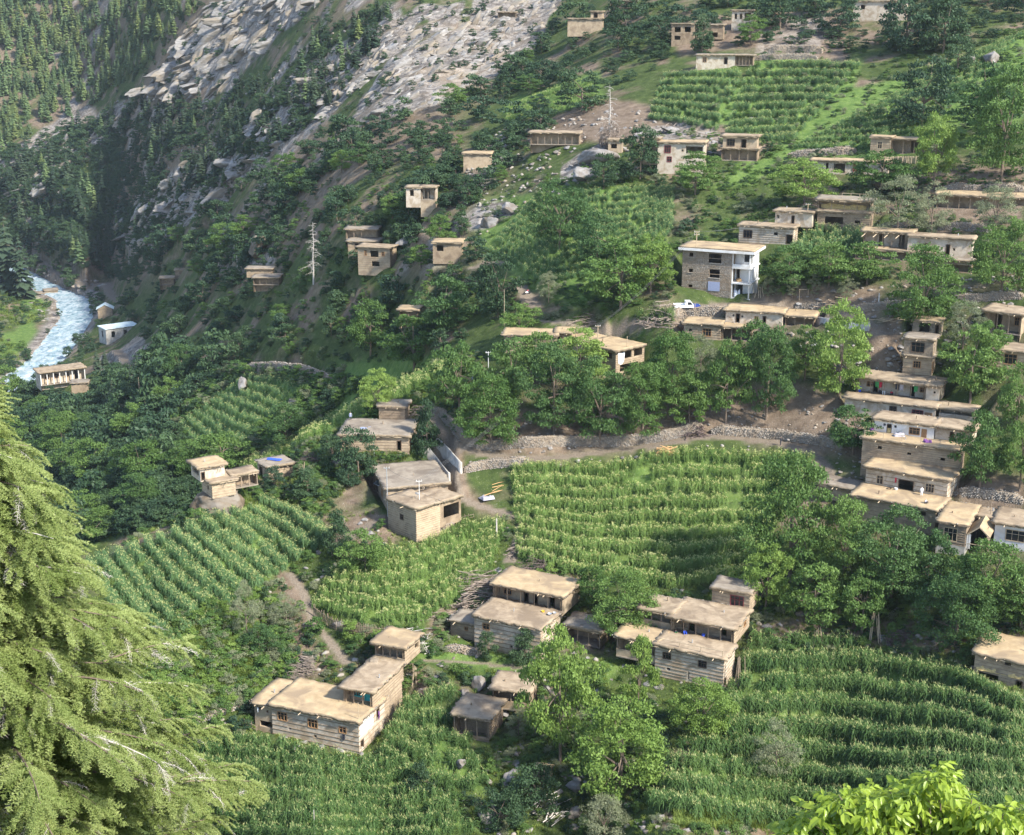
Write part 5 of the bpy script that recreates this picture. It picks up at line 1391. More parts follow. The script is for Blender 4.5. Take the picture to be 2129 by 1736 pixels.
# white balconies of the stone building
def balconies():
    H = H9; rt = H.root; kx, kz = H.kx, H.kz
    for z in (0.0, 31, 62):
        mb = MB(); mb.box(-37*kx, .25, -.05, 7.4, z*kz - .16, z*kz + .12)
        mb.build("balcony_slab", rt, M["white"])
    mb = MB(); mb.box(-37.5*kx, .35, -.2, 7.5, -4, -.163); mb.build("plinth", rt, M["stone_core"])
    mb = MB(); mb.box(-146*kx, 1.0, -.9, 8.6, 92*kz + .003, 92*kz + .5); mb.build("roof_slab", rt, M["white"])
    V, F, mi = roof_mesh(147*kx + .7, 9.1, .05, 5, .05); V += np.array([-146*kx + .1, -.75, 92*kz + .5])
    link("roof", np_mesh("roof", V, F, (M["roof_warm"], M["roof_edge"]), mi), rt)
    for x, y in ((-.15, .2), (-.15, 2.3), (-.15, 4.6), (-.15, 7.0), (-36*kx, .2)):
        for z in (0, 31, 62): bar("column", rt, (x, y, (z + 15.5)*kz), (.24, .24, 30*kz - .3), "white")
    bar("balcony_parapet", rt, (-18*kx, .02, 62*kz + .42), (36*kx, .12, .75), "white")
    bar("balcony_parapet", rt, (-.02, 3.6, 62*kz + .42), (.12, 7, .75), "white")
    # stones set in the front and left walls, with timber courses
    r = np.random.default_rng(4); P = []; S = []
    for j in range(34):
        n = 40
        for i in range(n):
            x = (-139 + 101 * (i + r.uniform(.2, .8) + (j % 2) * .5) / (n + .5)) * kx; z = (j + .5) / 34 * 91 * kz
            if any(abs(x/kx - o[1]) < o[3]/2 + 1 and abs(z/kz - o[2]) < o[4]/2 + 1 for o in def_sb): continue
            k = r.uniform(.10, .17); P.append((x, -.02, z)); S.append((k * 1.25, .06, k))
    tag(join_rocks("facing_stone", np.array(P), np.array(S), rt, M["stone"], 3), kind="stuff")
    for z in (15, 31, 46, 62, 78): bar("timber_course", rt, (-88*kx, -.015, z*kz), (101*kx, .10, .10), "timber")
    for o in def_sb: bar("sill", rt, (o[1]*kx, -.06, (o[2] - o[4]/2)*kz - .04), (o[3]*kx + .3, .2, .08), "concrete")
    p = MB(); p.box(-84*kx, -60*kx, -.13, -.09, 12*kz, 31*kz); p.build("window_sheet", rt, M["blue_grey"])
balconies()

# limewashed patch on the side wall of the teal-door house
bar("limewash_panel", H1.root, (.02, 2.4, 43 * H1.kz), (.06, 4.2, 27 * H1.kz), "white")
# gabled roofs
def gable(H, x0, x1, y0, y1, z, rise, mat, name="gable_roof", along_y=True):
    a, b = x0*H.kx, x1*H.kx; zz = z*H.kz; m = (a + b)/2
    mb = MB(); t = .12
    if along_y:
        for s, (e, f) in ((0, (a, m)), (1, (m, b))):
            z0, z1 = (zz, zz + rise) if s == 0 else (zz + rise, zz)
            mb.add([(e, y0, z0), (f, y0, z1), (f, y1, z1), (e, y1, z0), (e, y0, z0+t), (f, y0, z1+t), (f, y1, z1+t), (e, y1, z0+t)], [(0,3,2,1),(4,5,6,7),(0,1,5,4),(1,2,6,5),(2,3,7,6),(3,0,4,7)])
    mb.build(name, H.root, M[mat])
    g = MB(); g.add([(a + .2, y0 + .5, zz), (b - .2, y0 + .5, zz), (m, y0 + .5, zz + rise - .08), (a + .2, y0 + .62, zz), (b - .2, y0 + .62, zz), (m, y0 + .62, zz + rise - .08)], [(0, 1, 2), (5, 4, 3), (0, 2, 5, 3), (1, 4, 5, 2), (0, 3, 4, 1)])
    g.build("gable_wall", H.root, M["mud_dark"])
gable(HUT, -31, 3, -.8, 6.8, 12, 2.6, "metal_roof")
def porch():
    H = H6; rt = H.root; kx, kz = H.kx, H.kz
    # pitched porch roof between the stone room and the white wall
    a, b, m = 2*kx, 45*kx, 24*kx; z = 40*kz; rise = 1.5
    for s, (e, f, z0, z1) in enumerate(((a, m, z, z + rise), (m, b, z + rise, z))):
        mb = MB(); t = .14
        mb.add([(e, .2, z0), (f, .2, z1), (f, 6.0, z1), (e, 6.0, z0), (e, .2, z0+t), (f, .2, z1+t), (f, 6.0, z1+t), (e, 6.0, z0+t)], [(0,3,2,1),(4,5,6,7),(0,1,5,4),(1,2,6,5),(2,3,7,6),(3,0,4,7)])
        mb.build("porch_roof", rt, M["roof_warm"])
        bar("verge_board", rt, ((e + f)/2, .12, (z0 + z1)/2 + .03), (math.hypot(f - e, z1 - z0), .08, .18), "timber_pale", (0, -math.atan2(z1 - z0, f - e), 0))
    for x in (3*kx, 7*kx): bar("column", rt, (x, .5, 26*kz), (.26, .26, 28*kz), "white")
    bar("porch_rail", rt, (24*kx, .4, 22*kz), (42*kx, .08, .1), "timber_pale")
    for i in range(9):   # open stair up to the roof
        bar("step", rt, ((34 + i*.9)*kx, 2.6 - i*.05, (14 + (8 - i)*4.4)*kz), (.5, .9, .1), "timber")
porch()

def cyl_pole(name, label, px, py, hpx, cross=0, r=.09, mat="timber_pale", foot=None, cat="pole"):
    P = np.array(at(px, py)) if foot is None else np.array(foot); k = kpx(P); Hh = hpx * k
    root = empty(name, P); tag(root, label, cat)
    mb = MB(); mb.tube([(0, 0, -.4), (0, 0, Hh)], [r, r * .75], 8); mb.build("shaft", root, M[mat])
    for i in range(cross):
        z = Hh - .15 - i * .55
        bar("crossarm", root, (0, 0, z), (1.1, .1, .1), mat)
        for s in (-.45, 0, .45):
            q = MB(); q.tube([(s, 0, z + .05), (s, 0, z + .25)], .06, 6); q.build("insulator", root, M["white"])
    return P + np.array([0, 0, Hh])
t0 = cyl_pole("flag_pole", "very tall thin pole at the corner of the long low house", 1048, 693, 92, 0, .06)
tA = cyl_pole("utility_pole", "pale utility pole standing by the grey log house roof", 1236, 716, 44, 1, .12, foot=H7.P(-46, 1.0, 50))
cyl_pole("roof_pole", "short pale pole on the warm roof of the grey log house", 1292, 722, 26, 0, .07, foot=H7.P(-2, 3.4, 52))
tB = cyl_pole("utility_pole", "utility pole with a square frame on the stone building's roof", 1438, 524, 34, 2, .1, foot=H9.P(-114, 1.0, 95))
tC = cyl_pole("utility_pole", "pale pole in front of the straw loft barn's left wall", 1676, 482, 56, 1, .1)
tD = cyl_pole("utility_pole", "thin dark pole among the open rooms", 1889, 494, 36, 0, .06, "timber")
tE = cyl_pole("utility_pole", "grey pole with floodlight in front of the broad flat-roofed house", 806, 1075, 108, 1, .1, "metal")
tF = cyl_pole("utility_pole", "slim pale pole behind the broad flat-roofed house", 778, 962, 42, 0, .06, "metal")
tG = cyl_pole("utility_pole", "white pole rising through the roof of the square log-cornered house", 863, 1058, 46, 1, .07, "white", foot=H20b.P(-22, 3.2, 66))
cyl_pole("roof_pole", "thin forked pole at the near corner of the teal-door house's roof", 742, 1506, 40, 0, .06, foot=H1.P(-2, .4, 62))
tH = cyl_pole("utility_pole", "white pole in the trees beside the tarpaulin", 1015, 790, 60, 1, .08, "white")
tI = cyl_pole("dead_post", "gnarled bare post beside the stone steps", 1032, 1120, 44, 0, .16, "bark_pale")
cyl_pole("roof_pole", "leaning pole on the roof of the gabled white house", 2065, 1075, 40, 0, .06, "timber", foot=H6.P(30, 7.5, 55))
cyl_pole("utility_pole", "pale pole in front of the white pickup", 1443, 672, 42, 0, .07)
cyl_pole("utility_pole", "distant pole in the upper meadow by the dark bush", 1935, 165, 36, 1, .1, "timber")
cyl_pole("bare_pole", "thin white pole in the maize at the bottom edge", 654, 1730, 50, 0, .06, "bark_pale")
cyl_pole("utility_pole", "bare pole among conifers below the river houses", 292, 845, 60, 0, .16, "timber")
cyl_pole("utility_pole", "bare pole on the outcrop above the lone flat roofs", 494, 572, 40, 0, .1, "bark_pale")
cyl_pole("utility_pole", "white post on the sapling terrace", 1826, 628, 18, 0, .1, "white")
def wire(name, label, a, b, sag, n=1, gap=.4):
    for j in range(n):
        pts = []
        for t in np.linspace(0, 1, 14):
            p = np.array(a) * (1 - t) + np.array(b) * t; p = p + np.array([gap * (j - (n - 1) / 2), 0, -sag * 4 * t * (1 - t)]); pts.append(p)
        mb = MB(); mb.tube(pts, .022, 4)
        tag(mb.build("power_line", None, M["wire"]), label, "cable", name)
wire("cables from the building pole", "power line between the stone building and the barn pole", tB, tC, 1.6, 2)
wire("cables over the open rooms", "power line from the barn pole towards the right edge", tC, slant(2200, 480, 330), 2.5, 2)
wire("cables down to the log house", "power line from the stone building down to the log house pole", tB, tA, 1.5, 2)
wire("cables over the path bend", "power line crossing the path bend above the cement wall", tG, tA, 2.0, 3)
wire("cables to the grey pole", "power line between the white roof pole and the grey floodlight pole", tE, tG, .6, 1)

# people: one skinned body each
def person(label, loc, rz, pose, top, low, head="hair", hgt=1.7, cap=None):
    s = hgt / 1.7
    J = {'pelvis': (0, 0, .95), 'chest': (0, 0, 1.28), 'neck': (0, .0, 1.46), 'head': (0, .0, 1.58), 'crown': (0, 0, 1.67)}
    if pose == 'stand':
        J.update(hl=(-.1, 0, .92), kl=(-.11, .02, .5), al=(-.11, .03, .08), tl=(-.12, -.14, .04), hr=(.1, 0, .92), kr=(.11, -.02, .5), ar=(.11, .02, .08), tr=(.12, -.15, .04),
                 sl=(-.2, 0, 1.38), el=(-.27, .02, 1.1), wl=(-.25, -.08, .86), fl=(-.25, -.12, .76), sr=(.2, 0, 1.38), er=(.27, .02, 1.1), wr=(.25, -.08, .86), fr=(.25, -.12, .76))
    else:
        for q in ('pelvis', 'chest', 'neck', 'head', 'crown'): J[q] = (J[q][0], J[q][1] + (0 if q == 'pelvis' else -.08), J[q][2] - .80)
        J.update(hl=(-.1, 0, .14), kl=(-.18, -.42, .46), al=(-.17, -.40, .09), tl=(-.17, -.55, .04), hr=(.1, 0, .14), kr=(.18, -.42, .46), ar=(.17, -.40, .09), tr=(.17, -.55, .04),
                 sl=(-.2, -.08, .58), el=(-.25, -.25, .42), wl=(-.15, -.42, .48), fl=(-.1, -.48, .48), sr=(.2, -.08, .58), er=(.25, -.25, .42), wr=(.15, -.42, .48), fr=(.1, -.48, .48))
    E = [('pelvis', 'chest'), ('chest', 'neck'), ('neck', 'head'), ('head', 'crown'), ('pelvis', 'hl'), ('hl', 'kl'), ('kl', 'al'), ('al', 'tl'), ('pelvis', 'hr'), ('hr', 'kr'), ('kr', 'ar'), ('ar', 'tr'), ('chest', 'sl'), ('sl', 'el'), ('el', 'wl'), ('wl', 'fl'), ('chest', 'sr'), ('sr', 'er'), ('er', 'wr'), ('wr', 'fr')]
    R = dict(pelvis=.17, chest=.17, neck=.065, head=.105, crown=.085, hl=.12, kl=.085, al=.055, tl=.045, hr=.12, kr=.085, ar=.055, tr=.045, sl=.085, el=.06, wl=.045, fl=.04, sr=.085, er=.06, wr=.045, fr=.04)
    K = list(J)
    me = bpy.data.meshes.new("person")
    me.from_pydata([tuple(c * s for c in J[k]) for k in K], [(K.index(a), K.index(b)) for a, b in E], [])
    tmp = bpy.data.objects.new("tmp", me); COL.objects.link(tmp)
    md = tmp.modifiers.new("s", 'SKIN'); sv = me.skin_vertices[0].data
    for i, k in enumerate(K): sv[i].radius = (R[k] * s, R[k] * s * .85); sv[i].use_root = (k == 'pelvis')
    sb = tmp.modifiers.new("b", 'SUBSURF'); sb.levels = 1
    dg = bpy.context.evaluated_depsgraph_get()
    m2 = bpy.data.meshes.new_from_object(tmp.evaluated_get(dg))
    bpy.data.objects.remove(tmp)
    for m in (M[top], M[low], M["skin"], M[head]): m2.materials.append(m)
    nz = J['neck'][2] * s; pz = J['pelvis'][2] * s - (.25 if pose == 'stand' else .02); hz = J['head'][2] * s
    for p in m2.polygons:
        c = p.center
        if c.z > hz + .03 * s or (c.z > nz + .05 * s and c.y > J['head'][1] * s + .04): mi = 3
        elif c.z > nz + .01 * s: mi = 2
        elif pose == 'stand': mi = 0 if c.z > pz else (2 if c.z < .09 * s else 1)
        else: mi = 0 if (c.z > .3 * s and c.y > -.3 * s) else 1
        p.material_index = mi; p.use_smooth = True
    root = link("person", m2)
    root.location = loc; root.rotation_euler = (0, 0, rz)
    return tag(root, label, "person")
def on(H, x, y, z): return H.P(x, y, z)
person("person in white tunic standing at the window on the terrace", on(H5, -47, 5.0, 47.8 + 3.0), 3.1, 'stand', "cloth_white", "cloth_white", "cloth_white")
person("person in dark clothes and white cap squatting on the terrace edge", on(H5, -28, 1.8, 51), .6, 'sit', "cloth_grey", "cloth_dark", "cloth_white")
person("person in dark clothes standing on the path beside the maize", at(1622, 926), 1.2, 'stand', "cloth_dark", "cloth_dark")
person("person in blue-grey tunic standing at the far corner of the wide earth roof", on(H20c, -138, 9.6, 32), .4, 'stand', "blue_grey", "cloth_dark")
person("child in dark top sitting on the verandah edge of the three-level house", on(H3, -122, 5.0, 62.5), .2, 'sit', "cloth_dark", "cloth_green", hgt=1.15)
person("person in bright blue skirt sitting beside the verandah doorway", on(H3, -104, 5.2, 62.5), .1, 'sit', "blue", "blue", "cloth_dark")
person("person in brown standing behind the blue skirt in the verandah", on(H3, -112, 6.3, 62.5), .1, 'stand', "timber_dark", "timber_dark", "cloth_dark", 1.6)
person("person in black sitting under the verandah laundry", on(H4c, -118, .9, 1.2), .3, 'sit', "cloth_dark", "cloth_dark", "cloth_dark")
person("person in white shawl sitting next to the one in black", on(H4c, -109, .8, 1.2), -.2, 'sit', "cloth_white", "cloth_white", "cloth_white")
person("person in dark red sitting farther along the laundry verandah", on(H4c, -94, .9, 1.2), 0, 'sit', "cloth_red", "cloth_dark")
person("small child sitting on the verandah of the pale-roofed house", on(H2, -104, 7.9, 59), .1, 'sit', "cloth_dark", "cloth_red", hgt=1.1)
person("person in purple by the side door of the teal-door house", on(H1, 2, 6.0, 31), 1.5, 'stand', "cloth_purple", "cloth_purple", "cloth_dark", 1.6)

def cloth(label, loc, w, hgt, mat, rz=0, name="laundry", cat="cloth"):
    nx, nz = 6, 5; V = []; F = []; r = random.Random(int(loc[0] * 10))
    ph = r.uniform(0, 6)
    for side in (0, .02):
        for j in range(nz):
            for i in range(nx):
                u, v = i / (nx - 1), j / (nz - 1)
                V.append(((u - .5) * w * (1 - .15 * v), side + .06 * math.sin(u * 9 + ph) * (.3 + v), -v * hgt * (1 + .1 * math.sin(u * 5 + ph))))
    for b in (0, nx * nz):
        for j in range(nz - 1):
            for i in range(nx - 1):
                q = (b + j*nx + i, b + j*nx + i + 1, b + (j+1)*nx + i + 1, b + (j+1)*nx + i); F.append(q if b else q[::-1])
    mb = MB(); mb.add(V, F); o = mb.build(name, None, M[mat]); o.location = loc; o.rotation_euler = (0, 0, rz); return tag(o, label, cat)
for i, (x, mt, lab) in enumerate(((-116, "cloth_red", "red cloth hanging in the laundry verandah"), (-122, "cloth_green", "green cloth hanging left of the red one in the laundry verandah"), (-82, "cloth_dark", "dark cloth hanging mid-way along the laundry verandah"), (-74, "cloth_grey", "grey cloth hanging beside the dark one in the laundry verandah"), (-46, "cloth_green", "green garment hanging near the right post of the laundry verandah"))):
    cloth(lab, H4c.P(x, .35, 26), .75, 1.1, mt, H4c.rz)
cloth("red cloth hanging at the doorway of the low lime house", H11h.P(22, -.15, 20), 1.0, 1.6, "cloth_red", H11h.rz)
cloth("white towel hanging from the left end of the teal-door house", H1.P(-204, -.1, 50), .3, .8, "cloth_white", H1.rz)
cloth("black cloth hanging below the right window of the teal-door house", H1.P(-30, -.1, 32), .5, .9, "cloth_dark", H1.rz)
cloth("white sheet hung in the open gallery of the grey log house", H7.P(.5, 1.5, 47), 2.0, 2.2, "cloth_white", H7.rz + math.pi / 2, "sheet")
cloth("small red garment beside the wide doorway on the terrace house", H5.P(-103, 5.9, 76), .35, .9, "cloth_red", H5.rz)
cloth("grey tarpaulin tied in the walnut trees above the wall", slant(992, 782, 277), 2.6, 1.4, "blue_grey", .3, "tarpaulin")
def tarp(label, loc, w, d, mat, rz=0, name="tarpaulin", hump=.12):
    n = 9; X, Y = np.meshgrid(np.linspace(-.5, .5, n), np.linspace(-.5, .5, n))
    Z = .03 + hump * fbm(X * 5 + w, Y * 5, 3, int(w * 7)); e = np.maximum(np.abs(X), np.abs(Y)) > .49; Z = np.where(e, .0, Z)
    X = X + (fbm(X * 3, Y * 3, 2, 3) - .5) * .25
    idx = np.arange(n * n).reshape(n, n); F = np.stack([idx[:-1, :-1], idx[:-1, 1:], idx[1:, 1:], idx[1:, :-1]], -1).reshape(-1, 4)
    o = link(name, np_mesh(name, np.stack([X * w, Y * d, Z], -1).reshape(-1, 3), F, (M[mat],), smooth_sh=True)); o.location = loc; o.rotation_euler = (0, 0, rz); return tag(o, label, "cloth")
tarp("bright blue cloth spread on the ridge house roof", H19b.P(26, 3.2, 31), 3.0, 1.2, "blue", -.3)
tarp("round blue mat lying on the wide earth roof", H20c.P(-96, 4.0, 33), 2.6, 2.2, "blue_grey", .2, "mat", .04)
tarp("crumpled white sheeting beside the path junction", at(1012, 1036), 2.6, 2.0, "cloth_grey", .4, hump=.8)
tarp("purple bundle on the terrace of the white rooms", H4a.P(-68, 1.6, 63), 1.4, 1.0, "cloth_purple", 0, hump=.9)
tarp("grey-lilac bedding piled before the white rooms", H4a.P(-128, 3.0, 63), 2.2, 1.2, "cloth_grey", 0, hump=1.0)
tarp("white sheeting heaped in the stone building's ground-floor bay", H9.P(-28, 1.2, 1.0), 1.4, 1.4, "cloth_white", 0, hump=2.6)
tarp("orange sacks on the stone building's middle balcony", H9.P(-26, 1.6, 32.5), 1.2, .8, "wood_orange", 0, "sack", .9)
tarp("brown manure heap before the open rooftop room", H1.P(-52, 13.2, 95.5), 1.6, 1.2, "stone_core", 0, "soil_heap", .7)

def bucket(label, loc, r, h, mat, name="bucket"):
    mb = MB(); n = 12; ring = []
    prof = ((r * .75, 0), (r, h), (r * .9, h), (r * .68, h * .12))
    V = [(pr * math.cos(2*math.pi*k/n), pr * math.sin(2*math.pi*k/n), z) for pr, z in prof for k in range(n)]
    F = [(j*n+k, j*n+(k+1) % n, (j+1)*n+(k+1) % n, (j+1)*n+k) for j in range(3) for k in range(n)] + [tuple(range(n))[::-1], tuple(3*n+k for k in range(n))]
    mb.add(V, F); o = mb.build(name, None, M[mat]); o.location = loc; return tag(o, label, "bucket")
bucket("blue drum on the verandah of the three-level house", H3.P(-66, 5.4, 63), .28, .5, "blue", "drum")
bucket("yellow basin on the lower roof of the pale-roofed house", H2.P(-26, 5.6, 66), .3, .25, "yellow", "basin")
bucket("steel basin at the right edge of the lower roof", H2.P(-10, 5.2, 66), .4, .2, "metal", "basin")
bucket("second steel basin behind the one at the roof edge", H2.P(-4, 5.9, 66), .32, .2, "metal", "basin")
bucket("white basin leaning in the verandah of the pale-roofed house", H2.P(-52, 7.7, 59), .35, .15, "white", "basin")
bucket("dark cauldron on the white-clad man's terrace", H5.P(-112, 5.2, 51), .4, .4, "timber_dark", "cauldron")
bucket("white can by the wide doorway on the terrace", H5.P(-99, 5.4, 51), .3, .6, "white", "can")
bucket("blue barrel at the left end of the laundry verandah", H4c.P(-157, .6, 1.2), .35, 1.0, "blue", "barrel")
bucket("purple barrel at the left end of the railed terrace", H4a.P(-182, 2.8, 63), .35, .9, "cloth_purple", "barrel")
# solar panel at the broad house
P = H20a.P(-4, 6.5, 28); pr = empty("solar_panel", P, H20a.rz - 1.2); tag(pr, "tilted solar panel on the left wall of the broad flat-roofed house", "solar panel")
bar("panel", pr, (0, 0, .5), (1.7, 1.0, .05), "glass", (.6, 0, 0)); bar("frame", pr, (0, .012, .466), (1.8, 1.1, .04), "metal", (.6, 0, 0)); bar("bracket", pr, (0, .2, .2), (.06, .06, .7), "metal")
def dish(label, loc, r):
    root = empty("satellite_dish", loc, 2.8); tag(root, label, "dish")
    mb = MB(); n = 14; V = [(0, 0, 0)]; F = []
    for j in (1, 2, 3):
        for k in range(n): V.append((r * j / 3 * math.cos(6.2832 * k / n), r * j / 3 * math.sin(6.2832 * k / n), .3 * r * (j / 3) ** 2))
    for k in range(n): F.append((0, 1 + k, 1 + (k + 1) % n))
    for j in (0, 1):
        for k in range(n): F.append((1 + j*n + k, 1 + (j+1)*n + k, 1 + (j+1)*n + (k+1) % n, 1 + j*n + (k+1) % n))
    mb.add(V, F); d = mb.build("bowl", root, M["white"]); d.location = (0, 0, .7); d.rotation_euler = (.9, 0, 0)
    bar("mast", root, (0, .1, .35), (.06, .06, .8), "metal")
dish("white satellite dish on the square log-cornered house's roof", H20b.P(-30, 3.6, 69), .45)

# pickup truck
def pickup():
    P = at(1428, 645); k = kpx(P)
    root = empty("pickup_truck", P, .05); root.scale = (1.15, 1.15, 1.15); tag(root, "white pickup truck with a dark blue bonnet parked by the stone building", "pickup truck")
    L = 4.9
    def prism(name, prof, y0, y1, mat, parent=root):
        n = len(prof); mb = MB()
        mb.add([(x, y0, z) for x, z in prof] + [(x, y1, z) for x, z in prof], [tuple(range(n)), tuple(range(2*n - 1, n - 1, -1))] + [((i + 1) % n, i, i + n, (i + 1) % n + n) for i in range(n)])
        return mb.build(name, parent, M[mat])
    prism("chassis", [(-2.4, .45), (2.35, .45), (2.4, .62), (-2.4, .62)], -.8, .8, "tyre")
    prism("bed", [(-2.45, .62), (-.45, .62), (-.45, 1.12), (-2.45, 1.12)], -.85, -.79, "car_white"); prism("bed", [(-2.45, .62), (-.45, .62), (-.45, 1.12), (-2.45, 1.12)], .79, .85, "car_white")
    bar("tailgate", root, (-2.44, 0, .87), (.06, 1.57, .5), "car_white"); bar("bed_floor", root, (-1.45, 0, .66), (1.94, 1.56, .06), "car_white")
    for i in range(4): bar("bed_rail", root, (-2.3 + i * .6, -.82, 1.3), (.05, .05, .36), "car_white")
    bar("bed_rail", root, (-1.4, -.82, 1.48), (2.0, .05, .05), "car_white")
    prism("cab", [(-.44, .62), (1.05, .62), (1.05, 1.08), (.55, 1.72), (-.40, 1.74), (-.44, 1.1)], -.82, .82, "car_white")
    prism("door", [(-.1, .66), (.9, .66), (.9, 1.08), (-.1, 1.1)], -.845, -.822, "car_white")
    prism("side_window", [(-.08, 1.12), (.86, 1.12), (.48, 1.62), (-.08, 1.64)], -.832, -.822, "glass"); prism("side_window", [(-.08, 1.12), (.86, 1.12), (.48, 1.62), (-.08, 1.64)], .822, .832, "glass")
    mb = MB(); mb.add([(1.07, -.7, 1.12), (1.07, .7, 1.12), (.60, .66, 1.68), (.60, -.66, 1.68)], [(0, 1, 2, 3)]); mb.build("windscreen", root, M["glass"])
    prism("bonnet", [(1.06, .60), (2.3, .60), (2.35, .85), (2.25, 1.0), (1.06, 1.09)], -.80, .80, "car_blue")
    bar("bumper", root, (2.42, 0, .58), (.14, 1.7, .2), "metal")
    for y in (-.6, .6): bar("headlight", root, (2.345, y, .86), (.06, .3, .16), "white")
    for x in (-1.5, 1.55):
        for y in (-.80, .80):
            t = MB(); t.tube([(x, y - .11, .36), (x, y + .11, .36)], .36, 18); w = t.build("wheel", root, M["tyre"])
            q = MB(); q.tube([(x, y - .125, .36), (x, y + .125, .36)], .19, 12); q.build("rim", w, M["metal"])
pickup()

def motorbike():
    P = at(1095, 612); root = empty("motorbike", P, .6); tag(root, "dark motorbike standing on the bend of the upper track", "motorbike")
    for x in (-.65, .65):
        t = MB(); t.tube([(x, -.05, .3), (x, .05, .3)], .3, 16); t.build("wheel", root, M["tyre"])
    f = MB(); f.tube([(-.65, 0, .32), (-.1, 0, .55), (.45, 0, .85), (.65, 0, .3)], .05, 6); f.tube([(-.2, 0, .4), (.3, 0, .4)], .14, 8); f.build("frame", root, M["metal"])
    t = MB(); t.tube([(.0, 0, .82), (.4, 0, .86)], [.13, .11], 8); t.build("fuel_tank", root, M["cloth_red"])
    s = MB(); s.box(-.7, 0, -.12, .12, .76, .84); s.build("seat", root, M["cloth_dark"])
    b = MB(); b.tube([(.42, -.35, 1.05), (.45, 0, .98), (.42, .35, 1.05)], .02, 6); b.build("handlebar", root, M["metal"])
motorbike()

def ladder(label, H, x, y, z, hgt, lean):
    root = empty("ladder", H.P(x, y, z), H.rz); tag(root, label, "ladder"); root.rotation_euler = (lean, 0, H.rz)
    for s in (-.22, .22): bar("rail", root, (s, 0, hgt / 2), (.06, .06, hgt), "timber_pale")
    for i in range(int(hgt / .35)): bar("rung", root, (0, 0, .25 + i * .35), (.44, .04, .04), "timber_pale")
ladder("ladder standing beside the stone building's tripod of poles", H9, 24, 3.0, 4, 2.6, -.15)
# bare football-goal like frame on the sapling terrace
P = at(1670, 622); fr = empty("gate_frame", P); tag(fr, "bare timber gate frame among the saplings", "frame")
bar("post", fr, (-.9, 0, .9), (.1, .1, 2.2), "timber_pale"); bar("post", fr, (.9, .2, .9), (.1, .1, 2.2), "timber_pale"); bar("crossbar", fr, (0, .1, 2.0), (2.0, .1, .1), "timber_pale")
# slanting poles on the open rooms and straw in the barns
for i in range(4):
    mb = MB(); mb.tube([H11c.P(-96 + i * 22, .2, 36), H11c.P(-84 + i * 22, 3.0, 46)], .09, 6)
    tag(mb.build("slanting_pole", None, M["timber_pale"]), "pale slanting pole sticking out from the row of open rooms", "pole", "slanting poles of the open rooms")
def straw(label, H, x0, x1, y, z0, z1):
    r = np.random.default_rng(int(x1 + 500)); n = 260
    X = np.linspace(x0, x1, 26)[None, :] * H.kx * np.ones((9, 1)); Zf = np.linspace(0, 1, 9)[:, None]
    top = (z1 - z0) * H.kz * (.6 + .4 * fbm(X * .8, X * 0, 3, 5))
    Z = z0 * H.kz + Zf * top; Y = y + (fbm(X * 2, Z * 2, 3, 9) - .5) * .9 + Zf * .7
    V = np.stack([X, Y, Z], -1).reshape(-1, 3); idx = np.arange(26 * 9).reshape(9, 26)
    F = np.stack([idx[:-1, :-1], idx[:-1, 1:], idx[1:, 1:], idx[1:, :-1]], -1).reshape(-1, 4)
    o = link("straw_heap", np_mesh("straw_heap", V, F, (M["straw"],))); o.location = H.O; o.rotation_euler = (0, 0, H.rz); tag(o, label, "straw")
straw("straw stuffed in the upper bay of the barn at the maize edge", H22, 4, 146, -.12, 18, 42)
straw("straw stored in the open loft of the upper barn", H11a, -98, -10, .9, 36, 52)

# leafless trees
def bare_tree(label, px, py, hpx, wpx, seed, lean=0., mat="bark_pale", droop=.5):
    P = at(px, py); k = kpx(P); Hh, Wd = hpx * k, wpx * k
    r = random.Random(seed); root = empty("bare_tree", P); tag(root, label, "tree")
    t = MB(); n = 9; trunk = [Vector((lean * Hh * i / 8 + r.uniform(-.15, .15), r.uniform(-.1, .1), Hh * i / 8)) for i in range(n)]
    t.tube(trunk, [.26 * (1 - i / 9.2) for i in range(n)], 7); t.build("trunk", root, M[mat])
    for i in range(46):
        f = r.uniform(.18, .99); p = trunk[0].lerp(trunk[-1], f); a = r.uniform(0, 6.28); L = Wd * .55 * (1.1 - f * .8) * r.uniform(.4, 1.15)
        q = MB(); e0 = r.uniform(.1, .7); pts = [p]
        for j in range(5):
            e = e0 - droop * (j + 1) * r.uniform(.25, .5); a += r.uniform(-.35, .35)
            pts.append(pts[-1] + Vector((math.cos(a) * math.cos(e), math.sin(a) * math.cos(e), math.sin(e))) * L / 5)
        q.tube(pts, [.06, .05, .04, .03, .02, .01], 4)
        for j in range(12):
            c = r.randint(1, 5); b = pts[c - 1].lerp(pts[c], r.random()); e = Vector((r.uniform(-1, 1), r.uniform(-1, 1), r.uniform(-1.1, .4))) * L * r.uniform(.12, .3)
            q.tube([b, b + e * .6 + Vector((0, 0, .03)), b + e], [.02, .014, .007], 3)
        q.build("branch", root, M[mat])
bare_tree("leafless silver tree standing on the shrubby slope", 652, 592, 128, 60, 3, .02)
bare_tree("tall leafless tree rising over bare earth in the upper middle", 1266, 300, 118, 66, 5)
sticks("brush_heap", "big grey conical brushwood stack at the foot of the leafless tree", 1268, 304, 44, 46, 260, "stick", length=4.0, rad=.06, ang=1.57, flat=1.6)
sticks("plank_pile", "grey planks leaning on the bare slope beside the flat rock", 1390, 272, 24, 14, 14, "stick", "planks", length=3.4, rad=.12, ang=1.2, spread=.1, flat=.8)
